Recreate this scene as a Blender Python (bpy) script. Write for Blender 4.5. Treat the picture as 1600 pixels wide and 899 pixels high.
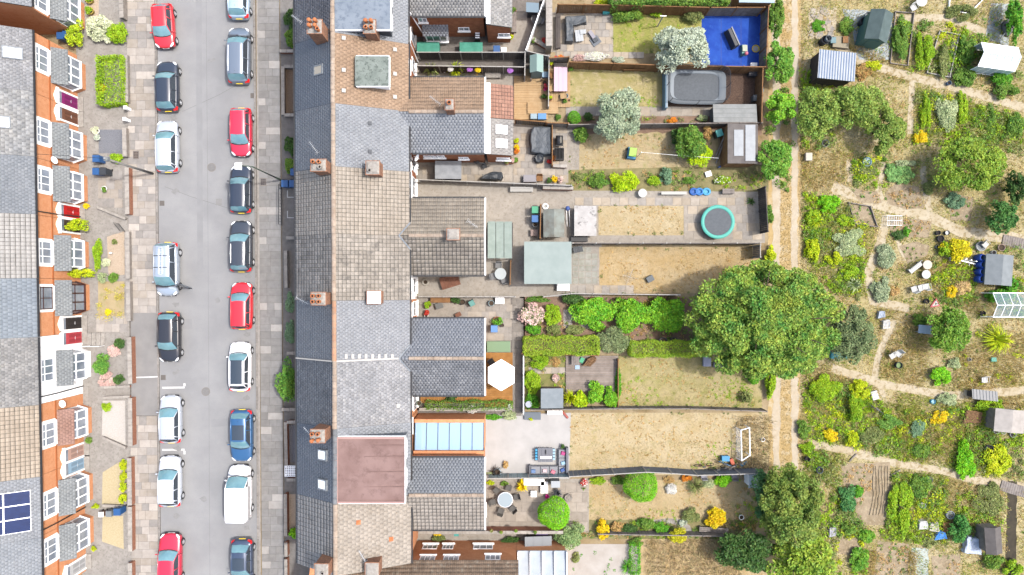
import bpy, math, random
import numpy as np
from mathutils import Vector, Matrix
R = math.radians
scene = bpy.context.scene
for o in list(bpy.data.objects): bpy.data.objects.remove(o)
COL = scene.collection
CAMH = 57.0            # drone height above the street, metres
PXM = 18.7             # plan units per metre on the ground

# ---------------------------------------------------------------- camera, sky, sun, exposure
cd = bpy.data.cameras.new('camera'); cam = bpy.data.objects.new('camera', cd); COL.objects.link(cam)
cam.location = (0, 0, CAMH); cam.rotation_euler = (0, 0, 0)
cd.lens = 24.0; cd.sensor_width = 36.0; cd.clip_end = 5000
scene.camera = cam
SUN_AZ, SUN_EL = R(9), R(62)       # azimuth counter-clockwise from +X (east)
sdir = Vector((math.cos(SUN_AZ)*math.cos(SUN_EL), math.sin(SUN_AZ)*math.cos(SUN_EL), math.sin(SUN_EL)))
w = bpy.data.worlds.new('World'); scene.world = w; w.use_nodes = True
nt = w.node_tree; bg = nt.nodes['Background']
sky = nt.nodes.new('ShaderNodeTexSky'); sky.sky_type = 'NISHITA'; sky.sun_disc = False
sky.sun_elevation = SUN_EL; sky.sun_rotation = math.pi/2 - SUN_AZ
sky.air_density = 1.4; sky.dust_density = 5.0; sky.ozone_density = 1.0
nt.links.new(sky.outputs[0], bg.inputs[0]); bg.inputs[1].default_value = 0.15
sl = bpy.data.lights.new('sun', 'SUN'); so = bpy.data.objects.new('sun', sl); COL.objects.link(so)
sl.energy = 2.1; sl.angle = R(2.5); sl.color = (1.0, 0.985, 0.97)
so.rotation_euler = sdir.to_track_quat('Z', 'Y').to_euler(); so.location = (60, 10, 80)
vs = scene.view_settings
vs.view_transform = 'Standard'; vs.look = 'None'; vs.gamma = 1.0; vs.use_curve_mapping = False
vs.exposure = 1.42
scene.cycles.max_bounces = 6; scene.cycles.transparent_max_bounces = 8
scene.cycles.diffuse_bounces = 3

# ---------------------------------------------------------------- survey helpers
def W(px, py, h=0.0):
    k = (CAMH-h)/CAMH/PXM
    return ((px-800)*k, (449.5-py)*k)
def c(hexs, f=3.15):
    """albedo from a photographed colour under the photograph's exposure"""
    r = [int(hexs[i:i+2], 16)/255 for i in (0, 2, 4)]
    r = [x/12.92 if x <= .04045 else ((x+.055)/1.055)**2.4 for x in r]
    return tuple(min(.85, x/f) for x in r)
rng = random.Random(7)
nrng = np.random.default_rng(11)

# ---------------------------------------------------------------- materials
MATS = {}
def M(name, c1=None, c2=None, sc=1.0, rough=.85, bump=0.0, bsc=None, rnd=0.0, isl=False, c3=None, sc3=None, f3=(.5, .62), metal=0.0, spec=.3, trans=0.0, cont=(.35, .65), coat=0.0, hue=0.0):
    if name in MATS: return MATS[name]
    m = bpy.data.materials.new(name); MATS[name] = m; m.use_nodes = True
    n = m.node_tree.nodes; l = m.node_tree.links; b = n['Principled BSDF']
    b.inputs['Roughness'].default_value = rough; b.inputs['Metallic'].default_value = metal
    b.inputs['Specular IOR Level'].default_value = spec; b.inputs['Coat Weight'].default_value = coat
    b.inputs['Coat Roughness'].default_value = .05
    geo = n.new('ShaderNodeNewGeometry')
    def noise(s, det=4, rgh=.6):
        t = n.new('ShaderNodeTexNoise'); t.inputs['Scale'].default_value = s; t.inputs['Detail'].default_value = det
        t.inputs['Roughness'].default_value = rgh; l.new(geo.outputs['Position'], t.inputs['Vector']); return t
    def ramp(fac, lo, hi):
        r = n.new('ShaderNodeMapRange'); r.inputs[1].default_value = lo; r.inputs[2].default_value = hi; l.new(fac, r.inputs[0]); return r.outputs[0]
    def mix(fac, a, bb, mode='MIX'):
        x = n.new('ShaderNodeMix'); x.data_type = 'RGBA'; x.blend_type = mode
        if hasattr(fac, 'node'): l.new(fac, x.inputs[0])
        else: x.inputs[0].default_value = fac
        for s, v in ((x.inputs[6], a), (x.inputs[7], bb)):
            if hasattr(v, 'node'): l.new(v, s)
            else: s.default_value = (*v, 1)
        return x.outputs[2]
    col = c1
    if c2: col = mix(ramp(noise(sc).outputs[0], *cont), c1, c2)
    if c3: col = mix(ramp(noise(sc3 or sc*3, 5, .7).outputs[0], *f3), col, c3)
    if rnd or hue:
        if isl: ro = geo.outputs['Random Per Island']
        else: ro = n.new('ShaderNodeObjectInfo').outputs['Random']
        hs = n.new('ShaderNodeHueSaturation')
        mr = n.new('ShaderNodeMapRange'); mr.inputs[3].default_value = 1-rnd; mr.inputs[4].default_value = 1+rnd; l.new(ro, mr.inputs[0]); l.new(mr.outputs[0], hs.inputs['Value'])
        if hue:
            wn = n.new('ShaderNodeTexWhiteNoise'); wn.noise_dimensions = '1D'; l.new(ro, wn.inputs['W'])
            mh = n.new('ShaderNodeMapRange'); mh.inputs[3].default_value = .5-hue; mh.inputs[4].default_value = .5+hue; l.new(wn.outputs[0], mh.inputs[0]); l.new(mh.outputs[0], hs.inputs['Hue'])
        if hasattr(col, 'node'): l.new(col, hs.inputs['Color'])
        else: hs.inputs['Color'].default_value = (*col, 1)
        col = hs.outputs[0]
    if hasattr(col, 'node'): l.new(col, b.inputs['Base Color'])
    else: b.inputs['Base Color'].default_value = (*col, 1)
    if bump:
        bp = n.new('ShaderNodeBump'); bp.inputs['Strength'].default_value = bump; bp.inputs['Distance'].default_value = .05
        l.new(noise(bsc or sc*4).outputs[0], bp.inputs['Height']); l.new(bp.outputs[0], b.inputs['Normal'])
    if trans:
        t = n.new('ShaderNodeBsdfTranslucent')
        if hasattr(col, 'node'): l.new(col, t.inputs[0])
        else: t.inputs[0].default_value = (*col, 1)
        ms = n.new('ShaderNodeMixShader'); ms.inputs[0].default_value = trans
        l.new(b.outputs[0], ms.inputs[1]); l.new(t.outputs[0], ms.inputs[2]); l.new(ms.outputs[0], n['Material Output'].inputs[0])
    return m
def P(name, hexs, f=2.9, rough=.6, **k): return M(name, c(hexs, f), rough=rough, **k)      # plain painted / plastic things
def leafmat(name, h1, h2=None, f=1.6, rnd=.4, hue=.025):
    return MATS.get(name) or M(name, c(h1, f), c(h2, f), sc=.9, rough=.6, rnd=rnd, isl=True, hue=hue, trans=.3, spec=.25)
def glassmat(name, col, alpha, rough=.03):
    if name in MATS: return MATS[name]
    m = bpy.data.materials.new(name); MATS[name] = m; m.use_nodes = True
    b = m.node_tree.nodes['Principled BSDF']; b.inputs['Base Color'].default_value = (*col, 1); b.inputs['Roughness'].default_value = rough
    b.inputs['Alpha'].default_value = alpha; b.inputs['Specular IOR Level'].default_value = .8
    return m

# ---------------------------------------------------------------- objects
def tag(o, label=None, cat=None, group=None, kind=None):
    if label: o['label'] = label
    if cat: o['category'] = cat
    if group: o['group'] = group
    if kind: o['kind'] = kind
    return o
def thing(name, label, cat, loc=(0, 0, 0), rz=0.0, group=None):
    o = bpy.data.objects.new(name, None); COL.objects.link(o); o.empty_display_size = .2
    o.location = loc if len(loc) == 3 else (*loc, 0); o.rotation_euler = (0, 0, rz)
    return tag(o, label, cat, group)
def link(name, me, parent=None, loc=None, rz=0.0):
    o = bpy.data.objects.new(name, me); COL.objects.link(o)
    if parent: o.parent = parent
    if loc: o.location = loc if len(loc) == 3 else (*loc, 0)
    o.rotation_euler = (0, 0, rz)
    return o
class MB:
    def __init__(s): s.v = []; s.f = []
    def face(s, pts):
        n = len(s.v); s.v += [tuple(p) for p in pts]; s.f.append(tuple(range(n, n+len(pts)))); return s
    def box(s, x0, x1, y0, y1, z0, z1):
        return s.prism([(x0, y0), (x1, y0), (x1, y1), (x0, y1)], z0, z1)
    def cbox(s, cx, cy, z0, lx, ly, lz, rz=0.0, taper=1.0):
        a, b = math.cos(rz), math.sin(rz)
        q = [(-lx/2, -ly/2), (lx/2, -ly/2), (lx/2, ly/2), (-lx/2, ly/2)]
        lo = [(cx+x*a-y*b, cy+x*b+y*a, z0) for x, y in q]; hi = [(cx+(x*a-y*b)*taper, cy+(x*b+y*a)*taper, z0+lz) for x, y in q]
        return s.loft([lo, hi])
    def prism(s, poly, z0, z1):
        return s.loft([[(x, y, z0) for x, y in poly], [(x, y, z1) for x, y in poly]])
    def loft(s, rings, cap=True, closed=True):
        n = len(s.v); k = len(rings[0])
        for r in rings: s.v += [tuple(p) for p in r]
        for i in range(len(rings)-1):
            for j in range(k if closed else k-1):
                a = n+i*k+j; b = n+i*k+(j+1) % k
                s.f.append((a, b, b+k, a+k))
        if cap:
            s.f.append(tuple(range(n+k-1, n-1, -1))); s.f.append(tuple(range(n+(len(rings)-1)*k, n+len(rings)*k)))
        return s
    def lathe(s, cx, cy, prof, n=14, sx=1.0, sy=1.0, cap=True):
        return s.loft([[(cx+r*sx*math.cos(2*math.pi*i/n), cy+r*sy*math.sin(2*math.pi*i/n), z) for i in range(n)] for r, z in prof], cap)
    def cyl(s, cx, cy, z0, z1, r, r1=None, n=12): return s.lathe(cx, cy, [(r, z0), (r if r1 is None else r1, z1)], n)
    def tube(s, pts, r, n=6, r1=None):
        pts = [Vector(p) for p in pts]; rings = []
        for i, p in enumerate(pts):
            d = (pts[min(i+1, len(pts)-1)]-pts[max(i-1, 0)]).normalized()
            u = d.orthogonal().normalized() if abs(d.z) > .9 else d.cross(Vector((0, 0, 1))).normalized()
            v = d.cross(u); rr = r if r1 is None else r+(r1-r)*i/(len(pts)-1)
            rings.append([p+(u*math.cos(2*math.pi*j/n)+v*math.sin(2*math.pi*j/n))*rr for j in range(n)])
        return s.loft(rings)
    def ball(s, cx, cy, cz, rx, ry=None, rz=None, n=10, m=6):
        ry = ry or rx; rz = rz or rx
        return s.loft([[(cx+rx*math.sin(a)*math.cos(2*math.pi*i/n), cy+ry*math.sin(a)*math.sin(2*math.pi*i/n), cz-rz*math.cos(a)) for i in range(n)] for a in [math.pi*(j+.15)/(m+.3) for j in range(m+1)]])
    def mesh(s, name, mat, smooth=False):
        me = bpy.data.meshes.new(name); me.from_pydata(s.v, [], s.f)
        if mat: me.materials.append(mat)
        if smooth:
            me.polygons.foreach_set('use_smooth', [True]*len(me.polygons))
        return me
    def build(s, name, mat, parent=None, smooth=False, world=False, loc=None, rz=0.0):
        if world and parent:
            a, b = math.cos(-parent.rotation_euler.z), math.sin(-parent.rotation_euler.z); p = parent.location
            s.v = [((x-p.x)*a-(y-p.y)*b, (x-p.x)*b+(y-p.y)*a, z-p.z) for x, y, z in s.v]
        return link(name, s.mesh(name, mat, smooth), parent, loc, rz)
def copy_tree(o, parent=None):
    d = o.copy(); COL.objects.link(d); d.parent = parent
    for ch in o.children: copy_tree(ch, d)
    return d
def npmesh(name, V, F, mat, parent=None, loc=None):
    """V (n,3), F (m,4)"""
    me = bpy.data.meshes.new(name); me.vertices.add(len(V)); me.vertices.foreach_set('co', np.ascontiguousarray(V, dtype=np.float32).ravel())
    k = F.shape[1]
    me.loops.add(F.size); me.loops.foreach_set('vertex_index', np.ascontiguousarray(F, dtype=np.int32).ravel())
    me.polygons.add(len(F)); me.polygons.foreach_set('loop_start', np.arange(0, F.size, k, dtype=np.int32))
    me.update(calc_edges=True); me.materials.append(mat)
    return link(name, me, parent, loc)

# ---------------------------------------------------------------- ground sheets
def wob(poly, amp, step=.6, seed=1):
    r = random.Random(seed); out = []
    for i, (x, y) in enumerate(poly):
        x2, y2 = poly[(i+1) % len(poly)]; d = math.hypot(x2-x, y2-y); n = max(1, int(d/step))
        for j in range(n):
            t = j/n; out.append((x+(x2-x)*t+r.uniform(-amp, amp), y+(y2-y)*t+r.uniform(-amp, amp)))
    return out
SHEETN = [0]
def sheet(name, pts, lev, mat, wobble=0.0, label=None, kind='structure'):
    """a thin sheet of ground; pts are plan points"""
    poly = [W(*p) for p in pts]
    if wobble: poly = wob(poly, wobble, max(.5, wobble*2), len(pts)+int(pts[0][0]))
    SHEETN[0] += 1; z = .006*lev+.0003*(SHEETN[0] % 12)
    me = bpy.data.meshes.new(name)
    from mathutils.geometry import tessellate_polygon
    tris = tessellate_polygon([[Vector((x, y, 0)) for x, y in poly]])
    V = [(x, y, z) for x, y in poly]; F = []
    for t in tris:
        a, b, d = [Vector(V[i]) for i in t]
        F.append(tuple(t) if (b-a).cross(d-a).z > 0 else tuple(reversed(t)))
    me.from_pydata(V, [], F); me.materials.append(mat)
    o = link(name, me); tag(o, label, None, None, kind); return o
def rect(x0, y0, x1, y1): return [(x0, y0), (x1, y0), (x1, y1), (x0, y1)]
_box = {}
def unit_slab(mat, bev=.012):
    if mat.name not in _box:
        b = MB(); b.loft([[(x*.5, y*.5, -1) for x, y in ((-1, -1), (1, -1), (1, 1), (-1, 1))], [(x*.5, y*.5, -.25) for x, y in ((-1, -1), (1, -1), (1, 1), (-1, 1))], [(x*(.5-bev), y*(.5-bev), 0) for x, y in ((-1, -1), (1, -1), (1, 1), (-1, 1))]])
        _box[mat.name] = b.mesh('slab', mat)
    return _box[mat.name]
def slab(name, mat, parent, x, y, lx, ly, ztop, th=.04, rz=0.0, tilt=.004):
    o = link(name, unit_slab(mat), parent, (x, y, ztop), rz); o.scale = (lx, ly, th)
    o.rotation_euler = (rng.uniform(-tilt, tilt), rng.uniform(-tilt, tilt), rz); return o
def slab_area(parent, x0, y0, x1, y1, su, sv, mats, ztop=.04, gap=.015, stagger=.5, name='slab', skip=0.0, th=.03, rz=0.0):
    """slabs over a plan rectangle; su, sv in metres"""
    ax, ay = W(x0, y1); bx, by = W(x1, y0); nv = max(1, round((by-ay)/sv)); nu = max(1, round((bx-ax)/su)); su = (bx-ax)/nu; sv = (by-ay)/nv
    cx, cy = (ax+bx)/2, (ay+by)/2; ca, sa = math.cos(rz), math.sin(rz)
    for j in range(nv):
        cuts = [ax+su*i for i in range(nu+1)]
        if j % 2 and stagger: cuts = [ax]+[ax+su*(i+stagger) for i in range(nu)]+[bx]
        for i in range(len(cuts)-1):
            if rng.random() < skip: continue
            x = (cuts[i]+cuts[i+1])/2-cx; y = ay+sv*(j+.5)-cy
            slab(name, rng.choice(mats), parent, cx+x*ca-y*sa, cy+x*sa+y*ca, cuts[i+1]-cuts[i]-gap, sv-gap, ztop+rng.uniform(-.003, .003), th, rz)

# ---------------------------------------------------------------- foliage
def leaf_arrays(Pn, size, asp=.55, up=.35, rg=nrng):
    n = len(Pn); nrm = rg.normal(size=(n, 3)); nrm /= np.linalg.norm(nrm, axis=1)[:, None]+1e-9
    nrm[:, 2] = np.abs(nrm[:, 2]); nrm = nrm*(1-up)+np.array([0, 0, up]); nrm /= np.linalg.norm(nrm, axis=1)[:, None]+1e-9
    t = rg.normal(size=(n, 3)); a = np.cross(nrm, t); a /= np.linalg.norm(a, axis=1)[:, None]+1e-9; b = np.cross(nrm, a)
    s = (size*rg.uniform(.6, 1.35, n))[:, None]
    V = np.stack([Pn-a*s, Pn+b*s*asp, Pn+a*s, Pn-b*s*asp], 1).reshape(-1, 3)
    F = np.arange(4*n).reshape(-1, 4); return V, F
def blob(n, rx, ry, rz, z0=0.0, lumps=14, lr=.42, hollow=.55, rg=nrng, flat=1.0):
    """points of a lumpy crown, its base at z0"""
    d = rg.normal(size=(lumps, 3)); d /= np.linalg.norm(d, axis=1)[:, None]; d[:, 2] = np.abs(d[:, 2])*1.2-.25
    cen = d*rg.uniform(.45, .8, lumps)[:, None]*np.array([rx, ry, rz*.9]); rad = rg.uniform(.65, 1.25, lumps)*lr
    k = rg.integers(0, lumps, n); q = rg.normal(size=(n, 3)); q /= np.linalg.norm(q, axis=1)[:, None]
    q[:, 2] = np.where(q[:, 2] < -.3, -q[:, 2], q[:, 2])
    r = rg.uniform(hollow, 1.0, n)**.6
    p = cen[k]+q*(rad[k]*r)[:, None]*np.array([rx, ry, rz])*flat
    p[:, 2] += z0+rz*.55
    p[:, 2] = np.maximum(p[:, 2], .03+rg.uniform(0, .08, n)); return p
def shell(n, rx, ry, rz, z0=0.0, jit=.06, rg=nrng):
    q = rg.normal(size=(n, 3)); q /= np.linalg.norm(q, axis=1)[:, None]; q[:, 2] = np.where(q[:, 2] < -.5, -q[:, 2], q[:, 2])
    a = np.arctan2(q[:, 1], q[:, 0]); lum = 1+.05*np.sin(3*a+rg.uniform(0, 6))+.04*np.sin(5*a+q[:, 2]*6+rg.uniform(0, 6))
    p = q*np.array([rx, ry, rz])*(lum*rg.uniform(1-jit*2, 1+jit, n))[:, None]; p[:, 2] += z0+rz; p[:, 2] = np.maximum(p[:, 2], .03); return p
def stems(b, rx, ry, h, n=4, r=.03, seed=0):
    q = random.Random(seed)
    for i in range(n):
        a = q.uniform(0, 6.28); e = q.uniform(.15, .4)
        b.tube([(0, 0, 0), (rx*e*.5*math.cos(a), ry*e*.5*math.sin(a), h*.35), (rx*e*1.3*math.cos(a), ry*e*1.3*math.sin(a), h*.65)], r, 5, r*.4)
    return b
BARK = M('bark', c('7a6a58'), c('564838'), sc=6, rough=.95, bump=.6)
BN = [0]
def bush(px, py, r, h, mat, label, n=None, leaf=.07, style='blob', name='bush', cat='bush', group=None, asp=.55, lumps=22, top=True, mat2=None, leaf2=None, n2=0):
    """r: plan radius or (rx, ry) in plan units of the crown as seen; a shrub: foliage with stems as a child"""
    rx, ry = (r, r) if not isinstance(r, tuple) else r
    k = (CAMH-h*.6)/CAMH/PXM; rx *= k; ry *= k; BN[0] += 1; rg = np.random.default_rng(BN[0]*13+5)
    x, y = W(px, py, h*.6 if top else 0)
    if n is None: n = int(min(9000, max(250, 1.5*rx*ry*3.14/(leaf*leaf*.8)*2.2)))
    if style == 'blob': n = int(n*1.25); p = blob(n, rx, ry, h*.5, 0, lumps, .33, .45, rg)
    elif style == 'shell': p = shell(n, rx, ry, h*.5, 0, .05, rg)
    elif style == 'flat': p = blob(n, rx, ry, h*.42, 0, lumps*2, .3, .2, rg)
    V, F = leaf_arrays(p, leaf, asp, .35, rg)
    root = thing(name, label, cat, (x, y, 0), 0, group)
    npmesh('foliage', V, F, mat, root)
    if n2:
        if style == 'shell': p = shell(n2, rx*1.02, ry*1.02, h*.51, 0, .03, rg)
        else: p = p[rg.choice(len(p), min(n2, len(p)), replace=False)]*np.array([1.03, 1.03, 1.02])+np.array([0, 0, .04])
        V, F = leaf_arrays(p, leaf2 or leaf, .9, .6, rg); tag(npmesh('flowers', V, F, mat2, root), kind='stuff')
    stems(MB(), rx, ry, h, 4, .02+.01*h, BN[0]).build('stem', BARK, root)
    return root
def tree(px, py, r, h, mat, label, n=9000, leaf=.12, lumps=40, lr=.26, name='tree', trunk=.18, asp=.55, group=None, limbs=7, hollow=.45, mat2=None, bx=0.0, by=0.0):
    rx, ry = (r, r) if not isinstance(r, tuple) else r
    hz = h*.65; k = (CAMH-hz)/CAMH/PXM; rx *= k; ry *= k; BN[0] += 1; rg = np.random.default_rng(BN[0]*17+3); q = random.Random(BN[0])
    x, y = W(px, py, hz); root = thing(name, label, 'tree', (x+bx, y+by, 0), 0, group)
    zb = h*.22; p = blob(n, rx, ry, (h-zb)*.5, zb, lumps, lr, hollow, rg); p[:, 0] -= bx; p[:, 1] -= by
    V, F = leaf_arrays(p, leaf, asp, .3, rg); npmesh('crown', V, F, mat, root)
    b = MB(); b.tube([(0, 0, 0), (.05*q.uniform(-1, 1), .05*q.uniform(-1, 1), h*.2), (-bx*.4, -by*.4, h*.42)], trunk, 8, trunk*.7)
    t = root; tr = b.build('trunk', BARK, t, True)
    for i in range(limbs):
        a = 2*math.pi*(i+q.uniform(-.3, .3))/limbs; e = q.uniform(.45, .75); zz = h*q.uniform(.55, .8)
        MB().tube([(-bx*.3, -by*.3, h*.3), (-bx*.7+rx*e*.5*math.cos(a), -by*.7+ry*e*.5*math.sin(a), h*.5), (-bx+rx*e*math.cos(a), -by+ry*e*math.sin(a), zz)], trunk*.45, 5, .02).build('limb', BARK, tr, True)
    return root
def hedge(x0, y0, x1, y1, h, mat, label, leaf=.05, dens=1.0, name='hedge', mat2=None):
    """clipped hedge over a plan rectangle (as seen at its top)"""
    ax, ay = W(x0, y1, h); bx, by = W(x1, y0, h); cx, cy = (ax+bx)/2, (ay+by)/2; lx, ly = (bx-ax)/2, (by-ay)/2; BN[0] += 1; rg = np.random.default_rng(BN[0])
    A = [4*lx*ly, 4*lx*h, 4*ly*h]; n = int(min(14000, sum(A)/(leaf*leaf)*1.1*dens)); kf = rg.choice(3, n, p=np.array(A)/sum(A))
    u, v = rg.uniform(-1, 1, n), rg.uniform(-1, 1, n); s = rg.choice([-1, 1], n); j = rg.normal(0, .055, n)
    X = np.where(kf == 2, s*lx+j, u*lx); Y = np.where(kf == 1, s*ly+j, np.where(kf == 2, u*ly, v*ly)); Z = np.where(kf == 0, h+j*1.3, (v*.5+.5)*h)
    Z = Z+np.where(kf == 0, .11*np.sin(X*2.3+1)*np.sin(Y*3)+.06*np.sin(X*5.1), 0); Y = Y+.07*np.sin(X*3.1)*(kf == 1)
    root = thing(name, label, 'hedge', (cx, cy, 0)); V, F = leaf_arrays(np.stack([X, Y, np.maximum(Z, .02)], 1), leaf, .6, .35, rg); npmesh('foliage', V, F, mat, root)
    b = MB(); m = max(2, int(max(lx, ly)*2/1.2))
    for i in range(m):
        t = (i+.5)/m*2-1; qx, qy = (lx*t, 0) if lx > ly else (0, ly*t); b.tube([(qx, qy, 0), (qx+.05, qy+.03, h*.85)], .03, 5, .012)
    b.build('stem', BARK, root); return root
def inpoly(x, y, poly):
    s = np.zeros(len(x), bool); j = len(poly)-1
    for i in range(len(poly)):
        xi, yi = poly[i]; xj, yj = poly[j]
        s ^= ((yi > y) != (yj > y)) & (x < (xj-xi)*(y-yi)/(yj-yi+1e-12)+xi); j = i
    return s
EXCL = []
def scatter(pts, n, rg):
    poly = [W(*p) for p in pts]; xs = [p[0] for p in poly]; ys = [p[1] for p in poly]
    x = rg.uniform(min(xs), max(xs), n*3); y = rg.uniform(min(ys), max(ys), n*3); m = inpoly(x, y, poly)
    for e in EXCL:
        if max(p[0] for p in e) > min(xs) and min(p[0] for p in e) < max(xs): m &= ~inpoly(x, y, e)
    k = m.sum()/max(1, len(m)); x, y = x[m], y[m]; return x[:n], y[:n]
def grass(name, areas, mat, label, dens=40, h=.12, w=.012, z0=.03, lean=.6, seed=3, clump=0.0, cat=None):
    """upright blades over plan polygons: one uncountable object"""
    rg = np.random.default_rng(seed); PX = []
    for pts in areas:
        poly = [W(*p) for p in pts]; a = abs(sum(poly[i][0]*poly[(i+1) % len(poly)][1]-poly[(i+1) % len(poly)][0]*poly[i][1] for i in range(len(poly))))/2
        x, y = scatter(pts, int(a*dens), rg)
        if clump:
            m = (np.sin(x*1.9+1.3*np.sin(y*1.1))+np.sin(y*2.3+1.7*np.sin(x*.9))+rg.normal(0, .7, len(x))) > clump-1; x, y = x[m], y[m]
        PX.append(np.stack([x, y], 1))
    p = np.concatenate(PX); n = len(p); a = rg.uniform(0, 6.283, n); hh = h*rg.uniform(.5, 1.4, n); ww = w*rg.uniform(.7, 1.4, n)
    dx, dy = np.cos(a), np.sin(a); le = rg.uniform(.1, lean, n)*hh
    V = np.zeros((n, 4, 3)); bx, by = -dy*ww, dx*ww
    V[:, 0, 0] = p[:, 0]-bx; V[:, 0, 1] = p[:, 1]-by; V[:, 1, 0] = p[:, 0]+bx; V[:, 1, 1] = p[:, 1]+by
    V[:, 2, 0] = p[:, 0]+dx*le+bx*.5; V[:, 2, 1] = p[:, 1]+dy*le+by*.5; V[:, 3, 0] = p[:, 0]+dx*le-bx*.5; V[:, 3, 1] = p[:, 1]+dy*le-by*.5
    V[:, :2, 2] = z0-.02; V[:, 2:, 2] = (z0+hh)[:, None]
    o = npmesh(name, V.reshape(-1, 3), np.arange(4*n).reshape(-1, 4), mat); return tag(o, label, cat or 'grass', None, 'stuff')
def weeds(name, areas, mat, label, dens=1.2, r=.35, h=.4, leaf=.06, per=40, seed=5, cat='weeds', z0=.02, clump=None):
    """leafy clumps over plan polygons: uncountable ground cover"""
    rg = np.random.default_rng(seed); out = []
    for pts in areas:
        poly = [W(*p) for p in pts]; a = abs(sum(poly[i][0]*poly[(i+1) % len(poly)][1]-poly[(i+1) % len(poly)][0]*poly[i][1] for i in range(len(poly))))/2
        x, y = scatter(pts, max(3, int(a*dens)), rg)
        if clump is not None: m = (np.sin(x*.83+1.3*np.sin(y*.7+seed)+seed)+np.sin(y*.97+1.7*np.sin(x*.6)+seed*2)+rg.normal(0, .45, len(x))) > clump; x, y = x[m], y[m]
        s = rg.uniform(.5, 1.4, len(x))
        q = rg.normal(size=(len(x), per, 3)); q /= np.linalg.norm(q, axis=2)[:, :, None]; q[:, :, 2] = np.abs(q[:, :, 2])
        rr = rg.uniform(.3, 1, (len(x), per))[:, :, None]
        P_ = np.stack([x, y, np.full(len(x), z0)], 1)[:, None, :]+q*rr*s[:, None, None]*np.array([r, r, h]); out.append(P_.reshape(-1, 3))
    V, F = leaf_arrays(np.concatenate(out), leaf, .5, .35, rg); o = npmesh(name, V, F, mat); return tag(o, label, cat, None, 'stuff')
# ================================================================ ground, road, pavements
DIRT = M('dry_earth', c('d2bd98'), c('b39a70'), sc=.5, rough=.95, bump=.5, bsc=9, c3=c('93805a'), sc3=2.2, f3=(.52, .7))
g = MB(); g.face([(-1500, -1500, 0), (1500, -1500, 0), (1500, 1500, 0), (-1500, 1500, 0)]); tag(g.build('ground', DIRT), kind='structure')
ASPH = M('asphalt', c('bfbfbf'), c('b0b0b1'), sc=.35, rough=.9, bump=.25, bsc=60, c3=c('a2a2a3'), sc3=14, f3=(.55, .75))
ASPH2 = M('asphalt_patch', c('b2b0ae'), c('a29f9d'), sc=1.2, rough=.9, bump=.25, bsc=60)
WHITE_LINE = M('road_paint', c('f2f2f0', 2.6), c('d8d8d6', 2.6), sc=6, rough=.7, cont=(.4, .75))
def xl(x0, x1, y): return x0+(x1-x0)*y/899.0          # a line of the street, which runs a touch off square
sheet('road', [(xl(246, 252, -400), -400), (xl(396, 402.5, -400), -400), (xl(396, 402.5, 1300), 1300), (xl(246, 252, 1300), 1300)], 1, ASPH)
crk = M('tar_seam', c('8a8888'), rough=.8)
def tarline(pts, wd, name='tar_seam'):
    b = MB(); P_ = [Vector((*W(*p), 0)) for p in pts]
    for i in range(len(P_)-1):
        d = (P_[i+1]-P_[i]).normalized(); n_ = Vector((-d.y, d.x, 0))*wd; b.face([(*(P_[i]-n_).xy, .0125), (*(P_[i+1]-n_).xy, .0125), (*(P_[i+1]+n_).xy, .0125), (*(P_[i]+n_).xy, .0125)])
    tag(b.build(name, crk), kind='structure')
tarline([(258, 292), (300, 308), (345, 322), (372, 330)], .012); tarline([(395, 120), (340, 150), (285, 175)], .012); tarline([(322, -60), (325, 300), (327, 640), (329, 1000)], .008)
sheet('road_patch', rect(338, 311, 347, 321), 3, ASPH2)
sheet('trench_patch', [(306, -60), (315, -60), (318, 420), (309, 420)], 2.4, M('asphalt_trench', c('b7b7b8'), c('adadae'), sc=.8, rough=.9, bump=.25, bsc=60), .02); sheet('trench_patch', [(262, 500), (300, 498), (301, 514), (263, 516)], 2.4, MATS['asphalt_trench'], .02); sheet('trench_patch', [(330, 655), (398, 652), (399, 664), (331, 667)], 2.4, MATS['asphalt_trench'], .02)
STAIN = M('oil_stain', c('a3a2a1'), c('b2b1b0'), sc=5, rough=.7)
for i, (px, py) in enumerate(((272, 78), (272, 184), (274, 300), (276, 476), (276, 582), (278, 700), (276, 806), (384, 136), (386, 252), (386, 338), (388, 432), (386, 522), (386, 622), (388, 728), (386, 824), (330, 95), (340, 470), (318, 780))):
    q_ = random.Random(i); sheet('oil_stain', [(px+q_.uniform(3, 8)*math.cos(t*.7), py+q_.uniform(2, 6)*math.sin(t*.7)) for t in range(9)], 2.8, STAIN)
PAV_BASE = M('pavement_bed', c('9a938b'), c('7d766e'), sc=4, rough=.95)
def slabmat(name, h1, h2, rnd=.12): return M(name, c(h1), c(h2), sc=2.5, rough=.9, bump=.25, bsc=40, rnd=rnd, c3=c('8f8880'), sc3=7, f3=(.6, .9))
SL = [slabmat('slab_cream', 'ddd4ca', 'cfc5ba'), slabmat('slab_grey', 'c6bfb8', 'b5afa9'), slabmat('slab_pale', 'e6ddd2', 'd8cec3'), slabmat('slab_warm', 'd2c7ba', 'c4b8aa')]
SR = [slabmat('slab_dull', 'b3b0ad', 'a5a29f', .08), slabmat('slab_mid', 'aeaaa6', 'a09d99', .08), slabmat('slab_light', 'd6d1cb', 'c9c3bc', .06)]
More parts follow.
